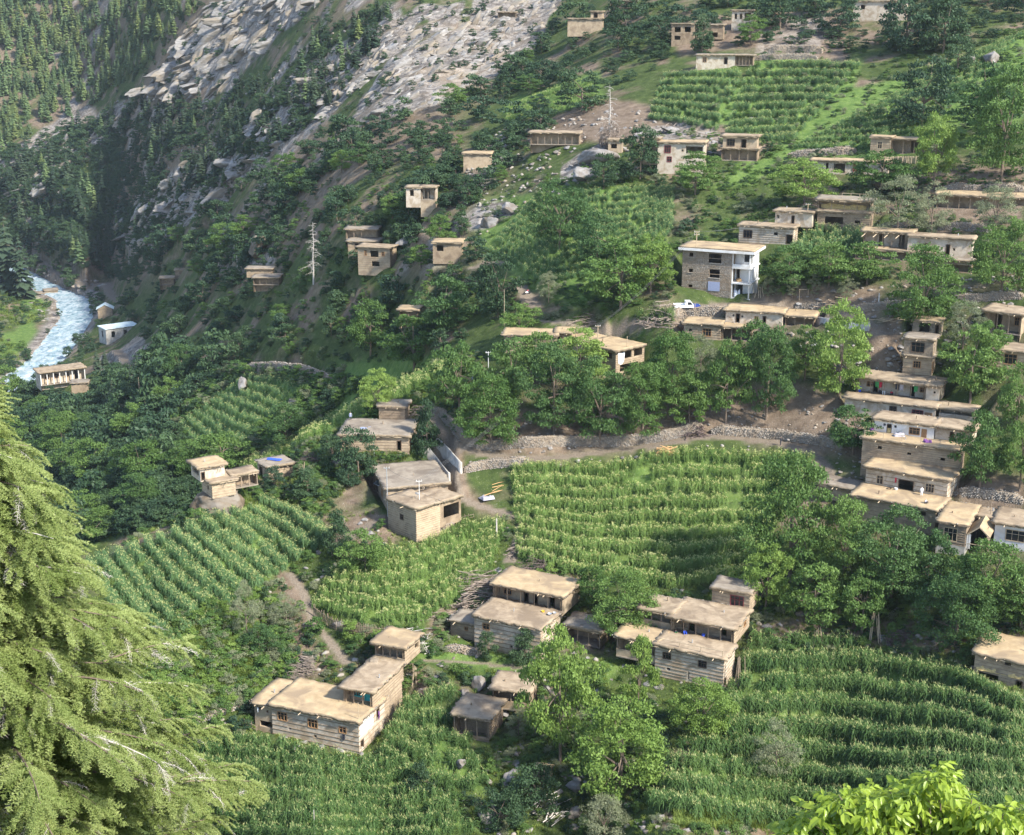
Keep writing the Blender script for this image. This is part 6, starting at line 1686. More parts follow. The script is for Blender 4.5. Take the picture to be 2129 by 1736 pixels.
# ------------------------------------------------------------------ vegetation
def leaf_quads(P, size, seed, up=.35, out=None, asp=.5, droop=.2):
    r = np.random.default_rng(seed); n = len(P)
    nrm = r.normal(size=(n, 3)); nrm /= np.linalg.norm(nrm, axis=1, keepdims=True)
    nrm[:, 2] += up
    if out is not None: nrm += out * .7
    nrm /= np.linalg.norm(nrm, axis=1, keepdims=True)
    d = r.normal(size=(n, 3)); d[:, 2] -= droop; d -= (d * nrm).sum(1, keepdims=True) * nrm; d /= np.linalg.norm(d, axis=1, keepdims=True)
    s = np.cross(nrm, d)
    L = (size * r.uniform(.65, 1.35, n))[:, None]
    V = np.stack([P - d * L * .5, P + s * L * asp * .5, P + d * L * .5, P - s * L * asp * .5], 1).reshape(-1, 3)
    F = np.arange(4 * n).reshape(n, 4)
    return V, F

def crown_points(seed, prof, nclump, nleaf, crad=.15, inner=.35):
    """prof(z in 0..1) -> radius; returns leaf positions and outward directions in a unit box"""
    r = np.random.default_rng(seed); C = []; R = []
    zs = np.linspace(.01, .99, 60); w = np.array([prof(z) for z in zs]) + .03; w /= w.sum()
    lob = r.uniform(0, 6.28, 3)
    for i in range(nclump):
        z = r.choice(zs, p=w); a = r.uniform(0, 6.28); rr = prof(z)
        rr *= 1 + .22 * math.sin(a * 2 + lob[0] + z * 3) + .14 * math.sin(a * 3 + lob[1])
        q = rr * (r.uniform(inner, 1) ** .6)
        C.append((q * math.cos(a), q * math.sin(a), z)); R.append(crad * r.uniform(.55, 1.25))
    C = np.array(C); R = np.array(R)
    k = r.choice(nclump, nleaf, p=R ** 2 / (R ** 2).sum())
    dirs = r.normal(size=(nleaf, 3)); dirs /= np.linalg.norm(dirs, axis=1, keepdims=True)
    dirs[:, 2] = np.where(dirs[:, 2] < -.2, -dirs[:, 2] * .6, dirs[:, 2])
    P = C[k] + dirs * (R[k] * r.uniform(.45, 1.05, nleaf))[:, None] * np.array([1.1, 1.1, .75])
    return P, dirs, C

def trunk_mesh(seed, C, zc0, zc1, rad, mat, nb=9):
    """tapered trunk with limbs reaching into the crown; unit height, base at 0"""
    r = random.Random(seed); mb = MB()
    top = Vector((r.uniform(-.03, .03), r.uniform(-.03, .03), zc0 + (zc1 - zc0) * .55))
    mb.tube([(0, 0, -.06), (r.uniform(-.01, .01), 0, zc0 * .5), top * .75, top], [rad * 1.25, rad, rad * .75, rad * .4], 7)
    for i in range(nb):
        c = Vector(C[r.randrange(len(C))]); s = top * r.uniform(.35, .95)
        mb.tube([s, s.lerp(c, .5) + Vector((0, 0, .02)), c], [rad * .45, rad * .28, rad * .1], 5)
    return mb.mesh("trunk", M[mat])

PROF = {
    'round': lambda z: .5 * max(0, 1 - (2 * z - .95) ** 2) ** .5 if z < .97 else .1,
    'dome': lambda z: .5 * max(0, 1 - max(0, (z - .25) / .78) ** 2.2) ** .6 * (1 if z > .2 else .75 + z),
    'tall': lambda z: .5 * max(.05, math.sin(math.pi * min(1, z * .9 + .08)) ** .8),
    'cone': lambda z: .5 * max(.04, (1 - z) ** .75) * (1 if z > .1 else .8),
    'open': lambda z: .5 * max(.08, math.sin(math.pi * min(1, z * .86 + .12)) ** .7),
}
def tree_proto(seed, prof, nclump, nleaf, size, mat, crad=.15, z0=.16, bark="bark", trad=.022, asp=.55, up=.35):
    P, dirs, C = crown_points(seed, PROF[prof], nclump, nleaf, crad)
    P[:, 2] = z0 + P[:, 2] * (1 - z0); C[:, 2] = z0 + C[:, 2] * (1 - z0)
    V, F = leaf_quads(P, size, seed, up, dirs, asp)
    cr = np_mesh("crown", V, F, (M[mat],))
    tr = trunk_mesh(seed, C, z0, 1, trad, bark)
    return cr, tr
TP = {}
for i in range(3):
    TP['big', i] = tree_proto(100 + i, 'dome', 120, 15000, .030, "leaf", .115, .12)
    TP['bright', i] = tree_proto(110 + i, ('tall', 'dome', 'open')[i], 90, 11000, .034, "leaf_bright", .12, .10)
    TP['mid', i] = tree_proto(120 + i, ('round', 'dome', 'open')[i], 60, 6500, .045, "leaf", .15, .16)
    TP['dark', i] = tree_proto(130 + i, ('dome', 'round', 'cone')[i], 48, 5000, .050, "leaf_dark", .16, .06)
    TP['grey', i] = tree_proto(140 + i, ('open', 'dome', 'tall')[i], 60, 7000, .036, "leaf_grey", .13, .10, asp=.32)
    TP['small', i] = tree_proto(150 + i, ('dome', 'round', 'cone')[i], 30, 1800, .085, "leaf_dark", .19, .06)
TP['pollard', 0] = tree_proto(160, 'tall', 60, 9000, .040, "leaf_bright", .13, .12)
def merged_proto(key):
    """crown and trunk in one mesh, for trees too small to show their parts"""
    cr, tr = TP[key]
    me = cr.copy()
    import bmesh
    bm = bmesh.new(); bm.from_mesh(cr)
    n = len(bm.faces); bm.from_mesh(tr)
    bm.faces.ensure_lookup_table()
    for f in bm.faces[n:]: f.material_index = 1
    bm.to_mesh(me); bm.free()
    me.materials.append(tr.materials[0]); return me

def conifer_mesh(seed, mat, layers=17, nb=9, wid=.21):
    r = np.random.default_rng(seed); V = []; F = []; b = 0
    for j in range(layers):
        t = (j + r.uniform(-.3, .3)) / layers; z = .10 + .88 * t
        R = wid * (1 - t) ** .85 * r.uniform(.75, 1.15) + .012
        for i in range(nb):
            a = 6.283 * (i + r.uniform(-.4, .4)) / nb + j; L = R * r.uniform(.6, 1.15); w = L * r.uniform(.28, .42)
            c, s = math.cos(a), math.sin(a); dz = L * r.uniform(.15, .55)
            V += [(0, 0, z + .01), (c*L*.55 - s*w, s*L*.55 + c*w, z - dz*.35), (c*L, s*L, z - dz), (c*L*.55 + s*w, s*L*.55 - c*w, z - dz*.35 - .008)]
            F.append((b, b+1, b+2, b+3)); b += 4
            V += [(c*L*.2, s*L*.2, z), (c*L*.6 - s*w*.3, s*L*.6 + c*w*.3, z - dz*.7), (c*L*.8, s*L*.8, z - dz*1.35), (c*L*.5 + s*w*.4, s*L*.5 - c*w*.4, z - dz*.9)]
            F.append((b, b+1, b+2, b+3)); b += 4
    n0 = len(F)
    for i in range(5):
        a0, a1 = 6.283*i/5, 6.283*(i+1)/5; q = .018
        V += [(q*math.cos(a0), q*math.sin(a0), -.08), (q*math.cos(a1), q*math.sin(a1), -.08), (.004*math.cos(a1), .004*math.sin(a1), .9), (.004*math.cos(a0), .004*math.sin(a0), .9)]
        F.append((b, b+1, b+2, b+3)); b += 4
    return np_mesh("conifer_tree", V, np.array(F), (M[mat], M["bark"]), [0]*n0 + [1]*5)
CON = [conifer_mesh(200 + i, "needle", 17, 9, (.25, .29, .21)[i % 3]) for i in range(5)]
COND = [conifer_mesh(220 + i, "needle_dark", 15, 9, (.24, .3, .2)[i % 3]) for i in range(4)]

def shrub_mesh(seed, mat, n=900, size=.12, prof='dome', ncl=18):
    P, dirs, C = crown_points(seed, PROF[prof], ncl, n, .22)
    V, F = leaf_quads(P, size, seed, .35, dirs, .5)
    return np_mesh("shrub", V, F, (M[mat],))
SHR = {"dark": [shrub_mesh(300 + i, "leaf_dark") for i in range(4)], "green": [shrub_mesh(310 + i, "leaf") for i in range(3)],
       "bright": [shrub_mesh(320 + i, "leaf_bright", 1300, .10) for i in range(2)], "grey": [shrub_mesh(330 + i, "leaf_grey", 1300, .09, 'open') for i in range(2)]}

TREES_N = 0
SCAT = []
TBOX = []
def tree(px, py, w, h, kind, label, group=None, v=None, parts=True, cat="tree", name="broadleaf_tree", P=None):
    global TREES_N
    TREES_N += 1
    P = at(px, py) if P is None else P
    k = kpx(P); r = rnd
    keys = [q for q in TP if q[0] == kind]; key = (kind, v) if v is not None else keys[TREES_N % len(keys)]
    cr, tr = TP[key]
    Hh = h * k * 1.04; Ww = w * k
    root = empty(name, (P[0], P[1], P[2] - .15), r.uniform(0, 6.28)); tag(root, label, cat, group)
    c = link("crown", cr, root); c.scale = (Ww * .88, Ww * .88, Hh)
    t = link("trunk", tr, root); tw = min(Ww, Hh * .9) * .9
    t.scale = (Ww * .88, Ww * .88, Hh)
    return root

T = [  # foot px, py, crown width, height, kind, label
    (1298, 1326, 150, 140, 'big', "leafy tree between the pale-roofed house and the three-level house"),
    (1228, 1262, 80, 90, 'mid', "darker tree touching the right end of the pale roof"),
    (1165, 1585, 165, 285, 'bright', "tall pale-green tree in the middle of the foreground"),
    (1288, 1645, 215, 190, 'bright', "broad rounded pale-green tree, lowest in front of the three-level house"),
    (1325, 1492, 82, 172, 'pollard', "narrow pollarded tree in front of the three-level house's terrace"),
    (1456, 1538, 132, 128, 'bright', "bright rounded shrub-tree at the right foot of the three-level house"),
    (1612, 1612, 96, 118, 'grey', "grey-green bush standing in the foreground maize"),
    (1256, 1745, 120, 88, 'grey', "pale bush at the bottom edge below the upright boulder"),
    (1112, 1680, 118, 92, 'dark', "dark bush filling the dry gully"),
    (1042, 1722, 96, 80, 'dark', "dark bush in front of the split boulder"),
    (872, 1645, 76, 62, 'dark', "dark bush in the maize below the lower stable"),
    (1078, 1535, 60, 70, 'grey', "small grey bush right of the lower stable"),
    (1014, 1372, 46, 62, 'dark', "dark pointed sapling before the striped lower storey"),
    (1090, 1372, 70, 70, 'dark', "dusky bush hiding the corner of the striped lower storey"),
    (1640, 1205, 190, 255, 'big', "big walnut overhanging the right end of the large maize field"),
    (1748, 1225, 150, 185, 'big', "walnut in front of the annex of the terrace house"),
    (1850, 1245, 190, 180, 'big', "broad walnut hiding the lower wall of the terrace house"),
    (1925, 1250, 120, 145, 'mid', "walnut left of the stone front room"),
    (2050, 1300, 180, 165, 'big', "walnut in front of the whitewashed gabled house"),
    (2120, 1305, 120, 125, 'mid', "walnut cut by the right edge under the gabled house"),
    (1590, 1268, 110, 140, 'bright', "sunlit tree at the lower left of the walnut grove"),
    (1692, 1302, 130, 130, 'mid', "low spreading tree in front of the walnut grove"),
    (1790, 1318, 110, 130, 'mid', "shaded tree behind the bundle of long poles"),
    (1985, 1345, 160, 150, 'big', "spreading walnut above the straw barn"),
    (1020, 935, 140, 150, 'big', "dark round walnut at the bend of the curving wall"),
    (955, 872, 120, 160, 'mid', "walnut beside the grey tarpaulin"),
    (1062, 845, 120, 150, 'mid', "walnut behind the bend of the curving wall"),
    (1150, 905, 140, 190, 'big', "sunlit walnut in the middle of the curving wall"),
    (1245, 925, 150, 175, 'big', "full walnut just above the curving wall, left of the forked one"),
    (1335, 915, 120, 160, 'big', "walnut with visible trunk near the right end of the curving wall"),
    (1205, 805, 130, 120, 'bright', "light green tree in front of the grey log house's left corner"),
    (1120, 790, 110, 100, 'mid', "tree below the long low mud house"),
    (1395, 850, 130, 160, 'big', "walnut right of the grey log house"),
    (1432, 890, 90, 110, 'mid', "shaded walnut above the heap of dark logs"),
    (1508, 880, 100, 170, 'mid', "slender walnut left of the bare earth yard"),
    (1592, 872, 120, 190, 'big', "walnut with a pale trunk standing in the bare yard"),
    (1742, 828, 136, 190, 'bright', "tall bright tree right of the yard below the cement-faced wall"),
    (1672, 790, 90, 110, 'mid', "dark walnut between the yard's two tall trees"),
    (1455, 790, 80, 90, 'grey', "grey willow in front of the mud house with the barred window"),
    (1560, 770, 90, 100, 'mid', "tree in front of the white doorways"),
    (888, 950, 72, 120, 'dark', "dark upright tree between the wide earth roof and the path"),
    (745, 990, 100, 100, 'dark', "dark tree left of the low house door"),
    (690, 975, 70, 70, 'dark', "dusky bush between the ridge house and the earth roof"),
    (724, 1010, 60, 66, 'dark', "leaning dark tree left of the solar panel"),
    (785, 862, 84, 96, 'bright', "vivid yellow-green tree at the ridge line"),
    (596, 926, 92, 86, 'mid', "round green tree beside the valley field"),
    (352, 850, 62, 66, 'mid', "bright round tree on the wooded slope above the valley field"),
    (1772, 945, 110, 105, 'mid', "tree at the left foot of the stacked houses"),
    (2035, 1018, 105, 150, 'mid', "tree with a bare trunk right of the log-and-stone base"),
    (2118, 1020, 90, 140, 'mid', "tree at the right edge beside the bare-trunked one"),
    (2015, 835, 130, 150, 'mid', "leafy tree right of the laundry verandah"),
    (2110, 900, 90, 130, 'mid', "tree at the right edge below the barred-window house"),
    (2000, 725, 100, 96, 'grey', "grey olive tree above the small stone hut"),
    (2058, 760, 80, 90, 'mid', "green tree left of the barred-window house"),
    (1915, 690, 165, 165, 'big', "big round walnut above the towers"),
    (2082, 612, 130, 140, 'big', "large walnut at the right edge beside the lime-washed rooms"),
    (1862, 500, 130, 120, 'grey', "large grey olive right of the straw loft barn"),
    (1935, 490, 90, 100, 'grey', "grey olive in front of the long warm roof"),
    (2068, 490, 90, 100, 'grey', "grey olive near the right edge under the long warm roof"),
    (1940, 395, 100, 145, 'bright', "bright upright tree right of the carved-porch house"),
    (2080, 380, 150, 210, 'big', "massive walnut at the upper right edge"),
    (2050, 290, 150, 140, 'mid', "dark-shadowed walnut above the massive one"),
    (1915, 258, 120, 120, 'dark', "dark round tree alone in the upper right meadow"),
    (1990, 152, 76, 66, 'dark', "dark bush beside the white meadow boulders"),
    (1830, 405, 130, 86, 'mid', "low wide tree beneath the plank fence"),
    (1672, 428, 140, 92, 'bright', "light green tree left of the low lime house"),
    (1640, 598, 110, 84, 'mid', "leafy tree right of the stone building's roof"),
    (1722, 598, 110, 90, 'mid', "second leafy tree of the row right of the stone building"),
    (1802, 592, 110, 90, 'mid', "third leafy tree of the row right of the stone building"),
    (1596, 618, 30, 48, 'grey', "first sapling right of the stone building"),
    (1646, 620, 32, 46, 'grey', "second sapling right of the stone building"),
    (1692, 616, 30, 46, 'grey', "third sapling right of the stone building"),
    (1758, 622, 40, 52, 'grey', "rightmost sapling on the terrace of the stone building"),
    (1290, 640, 170, 140, 'mid', "leafy cluster tree left of the stone building"),
    (1352, 610, 110, 120, 'bright', "light green tree touching the stone building's left side"),
    (1240, 560, 110, 110, 'mid', "tree below the terraced maize, left of the leafy cluster"),
    (1162, 515, 125, 132, 'big', "big round walnut alone in the terraced maize"),
    (1330, 372, 88, 102, 'dark', "round very dark tree left of the maroon-window house"),
    (1255, 392, 76, 70, 'dark', "dusky bush below the leafless tree"),
    (1445, 405, 100, 86, 'mid', "tree in front of the maroon-window house"),
    (925, 700, 125, 125, 'mid', "large walnut on the slope behind the ridge, upper one"),
    (1035, 660, 96, 130, 'dark', "dark tall tree by the upper track"),
    (1080, 700, 80, 70, 'mid', "tree behind the tall thin pole"),
    (860, 768, 150, 110, 'mid', "spreading tree just beyond the ridge line"),
    (770, 740, 100, 110, 'mid', "tree beyond the ridge, left of the spreading one"),
    (1140, 630, 44, 66, 'grey', "small pale tree at the end of the upper track"),
    (1210, 232, 112, 80, 'dark', "wide dark tree below the top terraces, left of the leafless tree"),
    (1120, 238, 40, 40, 'dark', "round dark bush in the strip of pale maize"),
    (1560, 95, 60, 58, 'mid', "single tree under the white tower room"),
    (1745, 70, 90, 70, 'dark', "dark tree left of the house cut by the top edge"),
    (1880, 110, 120, 110, 'dark', "large dark tree before the house cut by the top edge"),
    (1960, 110, 120, 110, 'dark', "dark tree right of the large one at the top"),
    (1620, 60, 110, 70, 'dark', "dark tree right of the white tower room"),
    (1372, 100, 90, 60, 'dark', "dark tree left of the two-level hidden house"),
    (1460, 110, 60, 70, 'dark', "olive-dark tree before the two-level hidden house"),
    (1300, 80, 90, 80, 'dark', "dark tree right of the square upper room at the top"),
    (760, 1190, 100, 90, 'mid', "bush-like tree left of the pale-tasselled plot"),
    (700, 1150, 80, 90, 'dark', "dark tree below the wide pole fence"),
    (515, 1340, 60, 130, 'grey', "slender grey-green poplar on the left footpath slope"),
    (596, 1300, 70, 70, 'grey', "feathery grey bush beside the winding footpath"),
    (540, 1360, 70, 66, 'mid', "green bush left of the firewood stacks"),
    (460, 985, 130, 90, 'mid', "rounded green tree behind the two-storey ridge house"),
    (390, 1000, 90, 80, 'mid', "green tree left behind the two-storey ridge house"),
    (640, 1030, 80, 56, 'dark', "dark shrub in front of the blue-cloth house"),
    (570, 1022, 60, 50, 'dark', "small dusky tree against the blue-cloth house wall"),
]
for i, (x, y, w, hh, kind, lab) in enumerate(T): tree(x, y, w, hh, kind, lab)

# --- scattered individuals on the slopes
FIELD_POLYS = []
def clear_of(px, py, w, h, d):
    for x0, y0, x1, y1, hd in HBOX:
        if px + w*.42 > x0 and px - w*.42 < x1 and py > y0 and py - h*.9 < y1 and (py - h * .25 > y0) and d < hd + 8: return False
    return True
def near_path(P):
    for L, w in PATH_W:
        if np.min(np.hypot(L[:, 0] - P[0], L[:, 1] - P[1])) < (w * .55 + .6 if w < 6 else w * .5): return True
    return False
def sample(poly, n, seed, field_ok=False, mind=0):
    r = np.random.default_rng(seed); xs = [p[0] for p in poly]; ys = [p[1] for p in poly]; out = []
    tries = 0
    while len(out) < n and tries < 60:
        tries += 1
        q = np.stack([r.uniform(min(xs), max(xs), n * 3), r.uniform(min(ys), max(ys), n * 3)], 1)
        q = q[in_poly(q[:, 0], q[:, 1], poly)]
        if not field_ok:
            bad = np.zeros(len(q), bool)
            for f in FIELD_POLYS: bad |= in_poly(q[:, 0], q[:, 1], f)
            q = q[~bad]
        for p in q:
            if mind and out and min((p[0]-o[0])**2 + (p[1]-o[1])**2 for o in out) < mind*mind: continue
            out.append(p)
            if len(out) >= n: break
    return np.array(out)
def fpoly(top, bot): return list(top) + list(bot)[::-1]
for f in FIELDS: FIELD_POLYS.append(fpoly(f[1], f[2]))

Z_FOREST = [(-30, -10), (430, -10), (400, 40), (330, 120), (280, 170), (180, 225), (60, 285), (-30, 340)]
Z_BAND = [(0, 400), (60, 330), (180, 260), (300, 210), (460, 210), (600, 120), (720, 40), (820, 20), (760, 140), (680, 240), (540, 330), (420, 440), (300, 520), (180, 560), (60, 520)]
Z_WOOD = [(300, 560), (430, 440), (560, 340), (700, 290), (860, 240), (1000, 190), (1080, 130), (1150, 160), (1130, 300), (1080, 400), (1000, 540), (1060, 660), (940, 730), (820, 760), (660, 750), (480, 760), (330, 760), (250, 640)]
Z_LOW = [(-30, 860), (40, 830), (200, 800), (340, 760), (480, 765), (380, 850), (370, 980), (300, 1060), (190, 1150), (80, 1090), (-30, 1000)]
Z_TOP = [(1060, 190), (1160, 30), (1400, 0), (2140, -10), (2140, 60), (1900, 120), (1740, 100), (1600, 90), (1400, 130), (1300, 190), (1200, 210)]
Z_VIL = [(1000, 680), (1160, 380), (1350, 270), (1700, 300), (2128, 330), (2128, 560), (1700, 600), (1350, 660)]
Z_NEAR = [(300, 1320), (640, 1080), (1100, 1080), (2128, 1260), (2128, 1736), (420, 1736)]
MRG = {k: merged_proto(k) for k in TP if k[0] in ('small', 'dark', 'mid')}
def scatter_trees(poly, n, seed, hr, kinds, label, group, cat="tree", name="broadleaf_tree", asp=(.8, 1.2), mind=8, parts=False):
    pts = sample(poly, n, seed, mind=mind); Hs = hit(pts[:, 0], pts[:, 1]); r = random.Random(seed); c = 0
    for (px, py), P in zip(pts, Hs):
        h_ = r.uniform(*hr); w_ = h_ * r.uniform(*asp); d = float(np.linalg.norm(P))
        if not clear_of(px, py, w_, h_, d) or near_path(P) or P[2] < WATER_Z + .1: continue
        k = d / FPX; kd = r.choice(kinds)
        if kd in ('con', 'cond'):
            o = link("conifer_tree", r.choice(CON if kd == 'con' else COND)); s = h_ * k; o.scale = (s, s, s)
        elif kd in SHR:
            o = link(name, r.choice(SHR[kd])); o.scale = (w_ * k, w_ * k, h_ * k)
        else:
            o = link(name, MRG[r.choice([q for q in MRG if q[0] == kd])]); o.scale = (w_ * k, w_ * k, h_ * k)
        o.location = (P[0], P[1], P[2] - .2); o.rotation_euler = (0, 0, r.uniform(0, 6.28))
        tag(o, label, cat, group); c += 1; SCAT.append((o, px, py, h_, kd, cat))
    return c
scatter_trees(Z_FOREST, 205, 1, (26, 50), ('con',), "pine in the dense sunlit forest at the upper left corner", "pines of the upper left forest", mind=9)
scatter_trees(Z_BAND, 60, 2, (30, 58), ('cond', 'con'), "dark conifer on the rocky slope across the valley", "conifers on the rocky slope")
scatter_trees([(0, 690), (60, 660), (66, 600), (-20, 560)], 8, 3, (110, 170), ('cond',), "very tall conifer at the left edge beside the river", "tall conifers beside the river", mind=8)
scatter_trees([(100, 800), (200, 740), (330, 780), (300, 900), (150, 860)], 14, 33, (36, 66), ('cond',), "conifer on the bank below the river houses", "conifers below the river houses")
scatter_trees(Z_WOOD, 120, 4, (26, 60), ('dark', 'small', 'small', 'mid'), "dark green tree in the scrub woodland on the left valley slope", "trees of the scrub woodland")
scatter_trees(Z_LOW, 52, 5, (44, 90), ('dark', 'mid', 'dark'), "tree in the dense wood below the ridge, behind the cedar", "trees of the wood below the ridge", mind=14)
scatter_trees(Z_TOP, 24, 6, (26, 60), ('dark', 'small'), "dark tree on the bare slope along the top edge", "trees along the top edge", mind=14)
scatter_trees(Z_BAND, 120, 7, (10, 22), ('dark',), "dark shrub on the rocky slope across the valley", "shrubs on the rocky slope", "shrub", "shrub")
scatter_trees(Z_WOOD, 90, 8, (12, 24), ('dark', 'green'), "low shrub in the scrub woodland on the left valley slope", "shrubs of the scrub woodland", "shrub", "shrub")
scatter_trees(Z_VIL, 46, 9, (14, 34), ('green', 'dark', 'grey'), "green bush on a terrace edge among the upper houses", "bushes among the upper houses", "shrub", "shrub", mind=12)
scatter_trees(Z_NEAR, 36, 10, (18, 40), ('green', 'bright', 'dark'), "leafy bush on a bank among the nearer fields", "bushes among the nearer fields", "shrub", "shrub", mind=18)

# the scattered trees and bushes nearest a house are told apart by it
REFS = {}
for h, bx in zip(HOUSES, HBOX):
    REFS[h] = h.label if len(h.label.split()) <= 10 else " ".join(h.label.split(",")[0].split()[:10])
KW = {'con': "pine", 'cond': "dark conifer", 'dark': "dark tree", 'small': "small dark tree", 'mid': "green tree", 'green': "green bush", 'grey': "grey bush", 'bright': "bright bush"}
best = {}
for o, px, py, h_, kd, cat in SCAT:
    for h, (x0, y0, x1, y1, hd) in zip(HOUSES, HBOX):
        cx, cy = (x0 + x1) / 2, (y0 + y1) / 2; dx = max(x0 - px, px - x1, 0); dy = max(y0 - py, py - h_ - y1, 0); d = math.hypot(dx, dy)
        if d > 60: continue
        side = "left of" if px < x0 else "right of" if px > x1 else "below" if py > y1 else "above"
        best.setdefault((h.label, side), []).append((d, id(o), o, kd, cat, h))
used_o = set(); used_l = set()
for (hl, side), lst in sorted(best.items(), key=lambda q: q[0]):
    lst.sort(key=lambda q: q[:2]); n = 0
    for d, _, o, kd, cat, h in lst:
        if o.name in used_o: continue
        kw = ("dark bush" if kd == 'dark' else KW[kd]) if cat == "shrub" else KW[kd]
        l = ("%s closest %s the %s" % (kw, side, REFS[h]))
        if len(l.split()) > 16 or l in used_l: continue
        o["label"] = l; used_o.add(o.name); used_l.add(l); n += 1
        if n >= 3: break

# --- uncountable cover: geometry-node scatter of real meshes, one object per kind
def proto_col(name, meshes):
    c = bpy.data.collections.new(name)
    for i, me in enumerate(meshes):
        o = bpy.data.objects.new("%s_%02d" % (name, i), me); c.objects.link(o)
    return c
def scatter(name, P, rot, scl, col, label=None, cat=None, npick=1, parent=None, seed=0, kind="stuff"):
    n = len(P); me = bpy.data.meshes.new(name)
    me.vertices.add(n); me.vertices.foreach_set("co", np.asarray(P, np.float32).ravel())
    a = me.attributes.new("rot", 'FLOAT_VECTOR', 'POINT'); a.data.foreach_set("vector", np.asarray(rot, np.float32).ravel())
    a = me.attributes.new("scl", 'FLOAT_VECTOR', 'POINT'); a.data.foreach_set("vector", np.asarray(scl, np.float32).ravel())
    a = me.attributes.new("pick", 'INT', 'POINT'); a.data.foreach_set("value", np.random.default_rng(seed).integers(0, npick, n).astype(np.int32))
    o = link(name, me, parent)
    g = bpy.data.node_groups.new(name, 'GeometryNodeTree')
    g.interface.new_socket("Geometry", in_out='INPUT', socket_type='NodeSocketGeometry'); g.interface.new_socket("Geometry", in_out='OUTPUT', socket_type='NodeSocketGeometry')
    N = g.nodes.new; gi, go = N("NodeGroupInput"), N("NodeGroupOutput"); ip = N("GeometryNodeInstanceOnPoints"); ci = N("GeometryNodeCollectionInfo")
    ci.inputs["Collection"].default_value = col; ci.inputs["Separate Children"].default_value = True; ci.inputs["Reset Children"].default_value = True
    ip.inputs["Pick Instance"].default_value = True
    def na(nm, tp):
        q = N("GeometryNodeInputNamedAttribute"); q.data_type = tp; q.inputs["Name"].default_value = nm; return q.outputs["Attribute"]
    g.links.new(gi.outputs[0], ip.inputs["Points"]); g.links.new(ci.outputs[0], ip.inputs["Instance"])
    g.links.new(na("pick", 'INT'), ip.inputs["Instance Index"]); g.links.new(na("rot", 'FLOAT_VECTOR'), ip.inputs["Rotation"]); g.links.new(na("scl", 'FLOAT_VECTOR'), ip.inputs["Scale"])
    g.links.new(ip.outputs[0], go.inputs[0])
    md = o.modifiers.new("scatter", 'NODES'); md.node_group = g
    tag(o, label, cat, kind=kind)
    return o
def rz_only(n, r): 
    a = np.zeros((n, 3)); a[:, 2] = r.uniform(0, 6.283, n); return a

def maize_mesh(seed, mat, tassel=.5):
    r = random.Random(seed); V = []; F = []; mi = []
    def strip(pts, w, m, side):
        b = len(V)
        for i, p in enumerate(pts):
            ww = w * (1 - (i / (len(pts) - 1)) ** 2 * .92) * (.6 if i == 0 else 1)
            V.append(p - side * ww); V.append(p + side * ww)
        for i in range(len(pts) - 1): F.append((b+2*i, b+2*i+1, b+2*i+3, b+2*i+2)); mi.append(m)
    for s in range(3):                                   # a small hill of three stalks
        cx, cy = r.uniform(-.16, .16), r.uniform(-.16, .16); hh = r.uniform(.82, 1.08); lean = Vector((r.uniform(-.05, .05), r.uniform(-.05, .05), 0))
        base = Vector((cx, cy, -.06)); top = Vector((cx, cy, .86 * hh)) + lean
        strip([base, top], .010, 0, Vector((1, 0, 0))); a0 = r.uniform(0, 6.28)
        for i in range(8):
            f = .12 + .8 * i / 8; p = base.lerp(top, f); a = a0 + math.pi * i + r.uniform(-.5, .5); L = r.uniform(.26, .40) * (1 - .25 * abs(f - .55))
            d = Vector((math.cos(a), math.sin(a), 0)); sd = Vector((-math.sin(a), math.cos(a), r.uniform(-.3, .3)))
            strip([p, p + d * L * .45 + Vector((0, 0, L * .42)), p + d * L * .85 + Vector((0, 0, L * .30)), p + d * L * 1.12 + Vector((0, 0, -L * .2))], .026, 0, sd)
        if tassel:
            for i in range(int(8 * tassel)):
                a = r.uniform(0, 6.28); d = Vector((math.cos(a), math.sin(a), 0)) * r.uniform(.04, .14)
                strip([top, top + d + Vector((0, 0, .12 * r.uniform(.6, 1.2)))], .010 + .016 * tassel, 1, Vector((-math.sin(a), math.cos(a), 0)))
    return np_mesh("maize_plant", np.array([tuple(v) for v in V]), np.array(F), (M[mat], M["tassel"]), mi)
def grass_mesh(seed, n=26, mat="grass"):
    r = random.Random(seed); V = []; F = []
    for i in range(n):
        a = r.uniform(0, 6.28); c = Vector((r.gauss(0, .22), r.gauss(0, .22), -.05)); d = Vector((math.cos(a), math.sin(a), 0)); L = r.uniform(.6, 1.1); sd = Vector((-d.y, d.x, 0)) * .035
        b = len(V); m1 = c + d * L * .18 + Vector((0, 0, L * .6)); e = c + d * L * .55 + Vector((0, 0, L * .85))
        V += [c - sd, c + sd, m1 + sd * .8, m1 - sd * .8, e]; F += [(b, b+1, b+2, b+3), (b+3, b+2, b+4, b+4)]
    F = [f if f[3] != f[2] else f for f in F]
    F4 = np.array([f for f in F if f[2] != f[3]]); F3 = np.array([f[:3] for f in F if f[2] == f[3]])
    return np_mesh("grass_tuft", np.array([tuple(v) for v in V]), [F4, F3], (M[mat],))
COLS = {'maize': proto_col("maize_plant", [maize_mesh(400 + i, "maize", .4) for i in range(4)]), 'maize_pale': proto_col("maize_top", [maize_mesh(405 + i, "maize_light", 1.1) for i in range(4)]), 'maize_blue': proto_col("maize_stem", [maize_mesh(410 + i, "maize_blue", .85) for i in range(4)]),
        'grass': proto_col("grass_tuft", [grass_mesh(420 + i) for i in range(4)])}
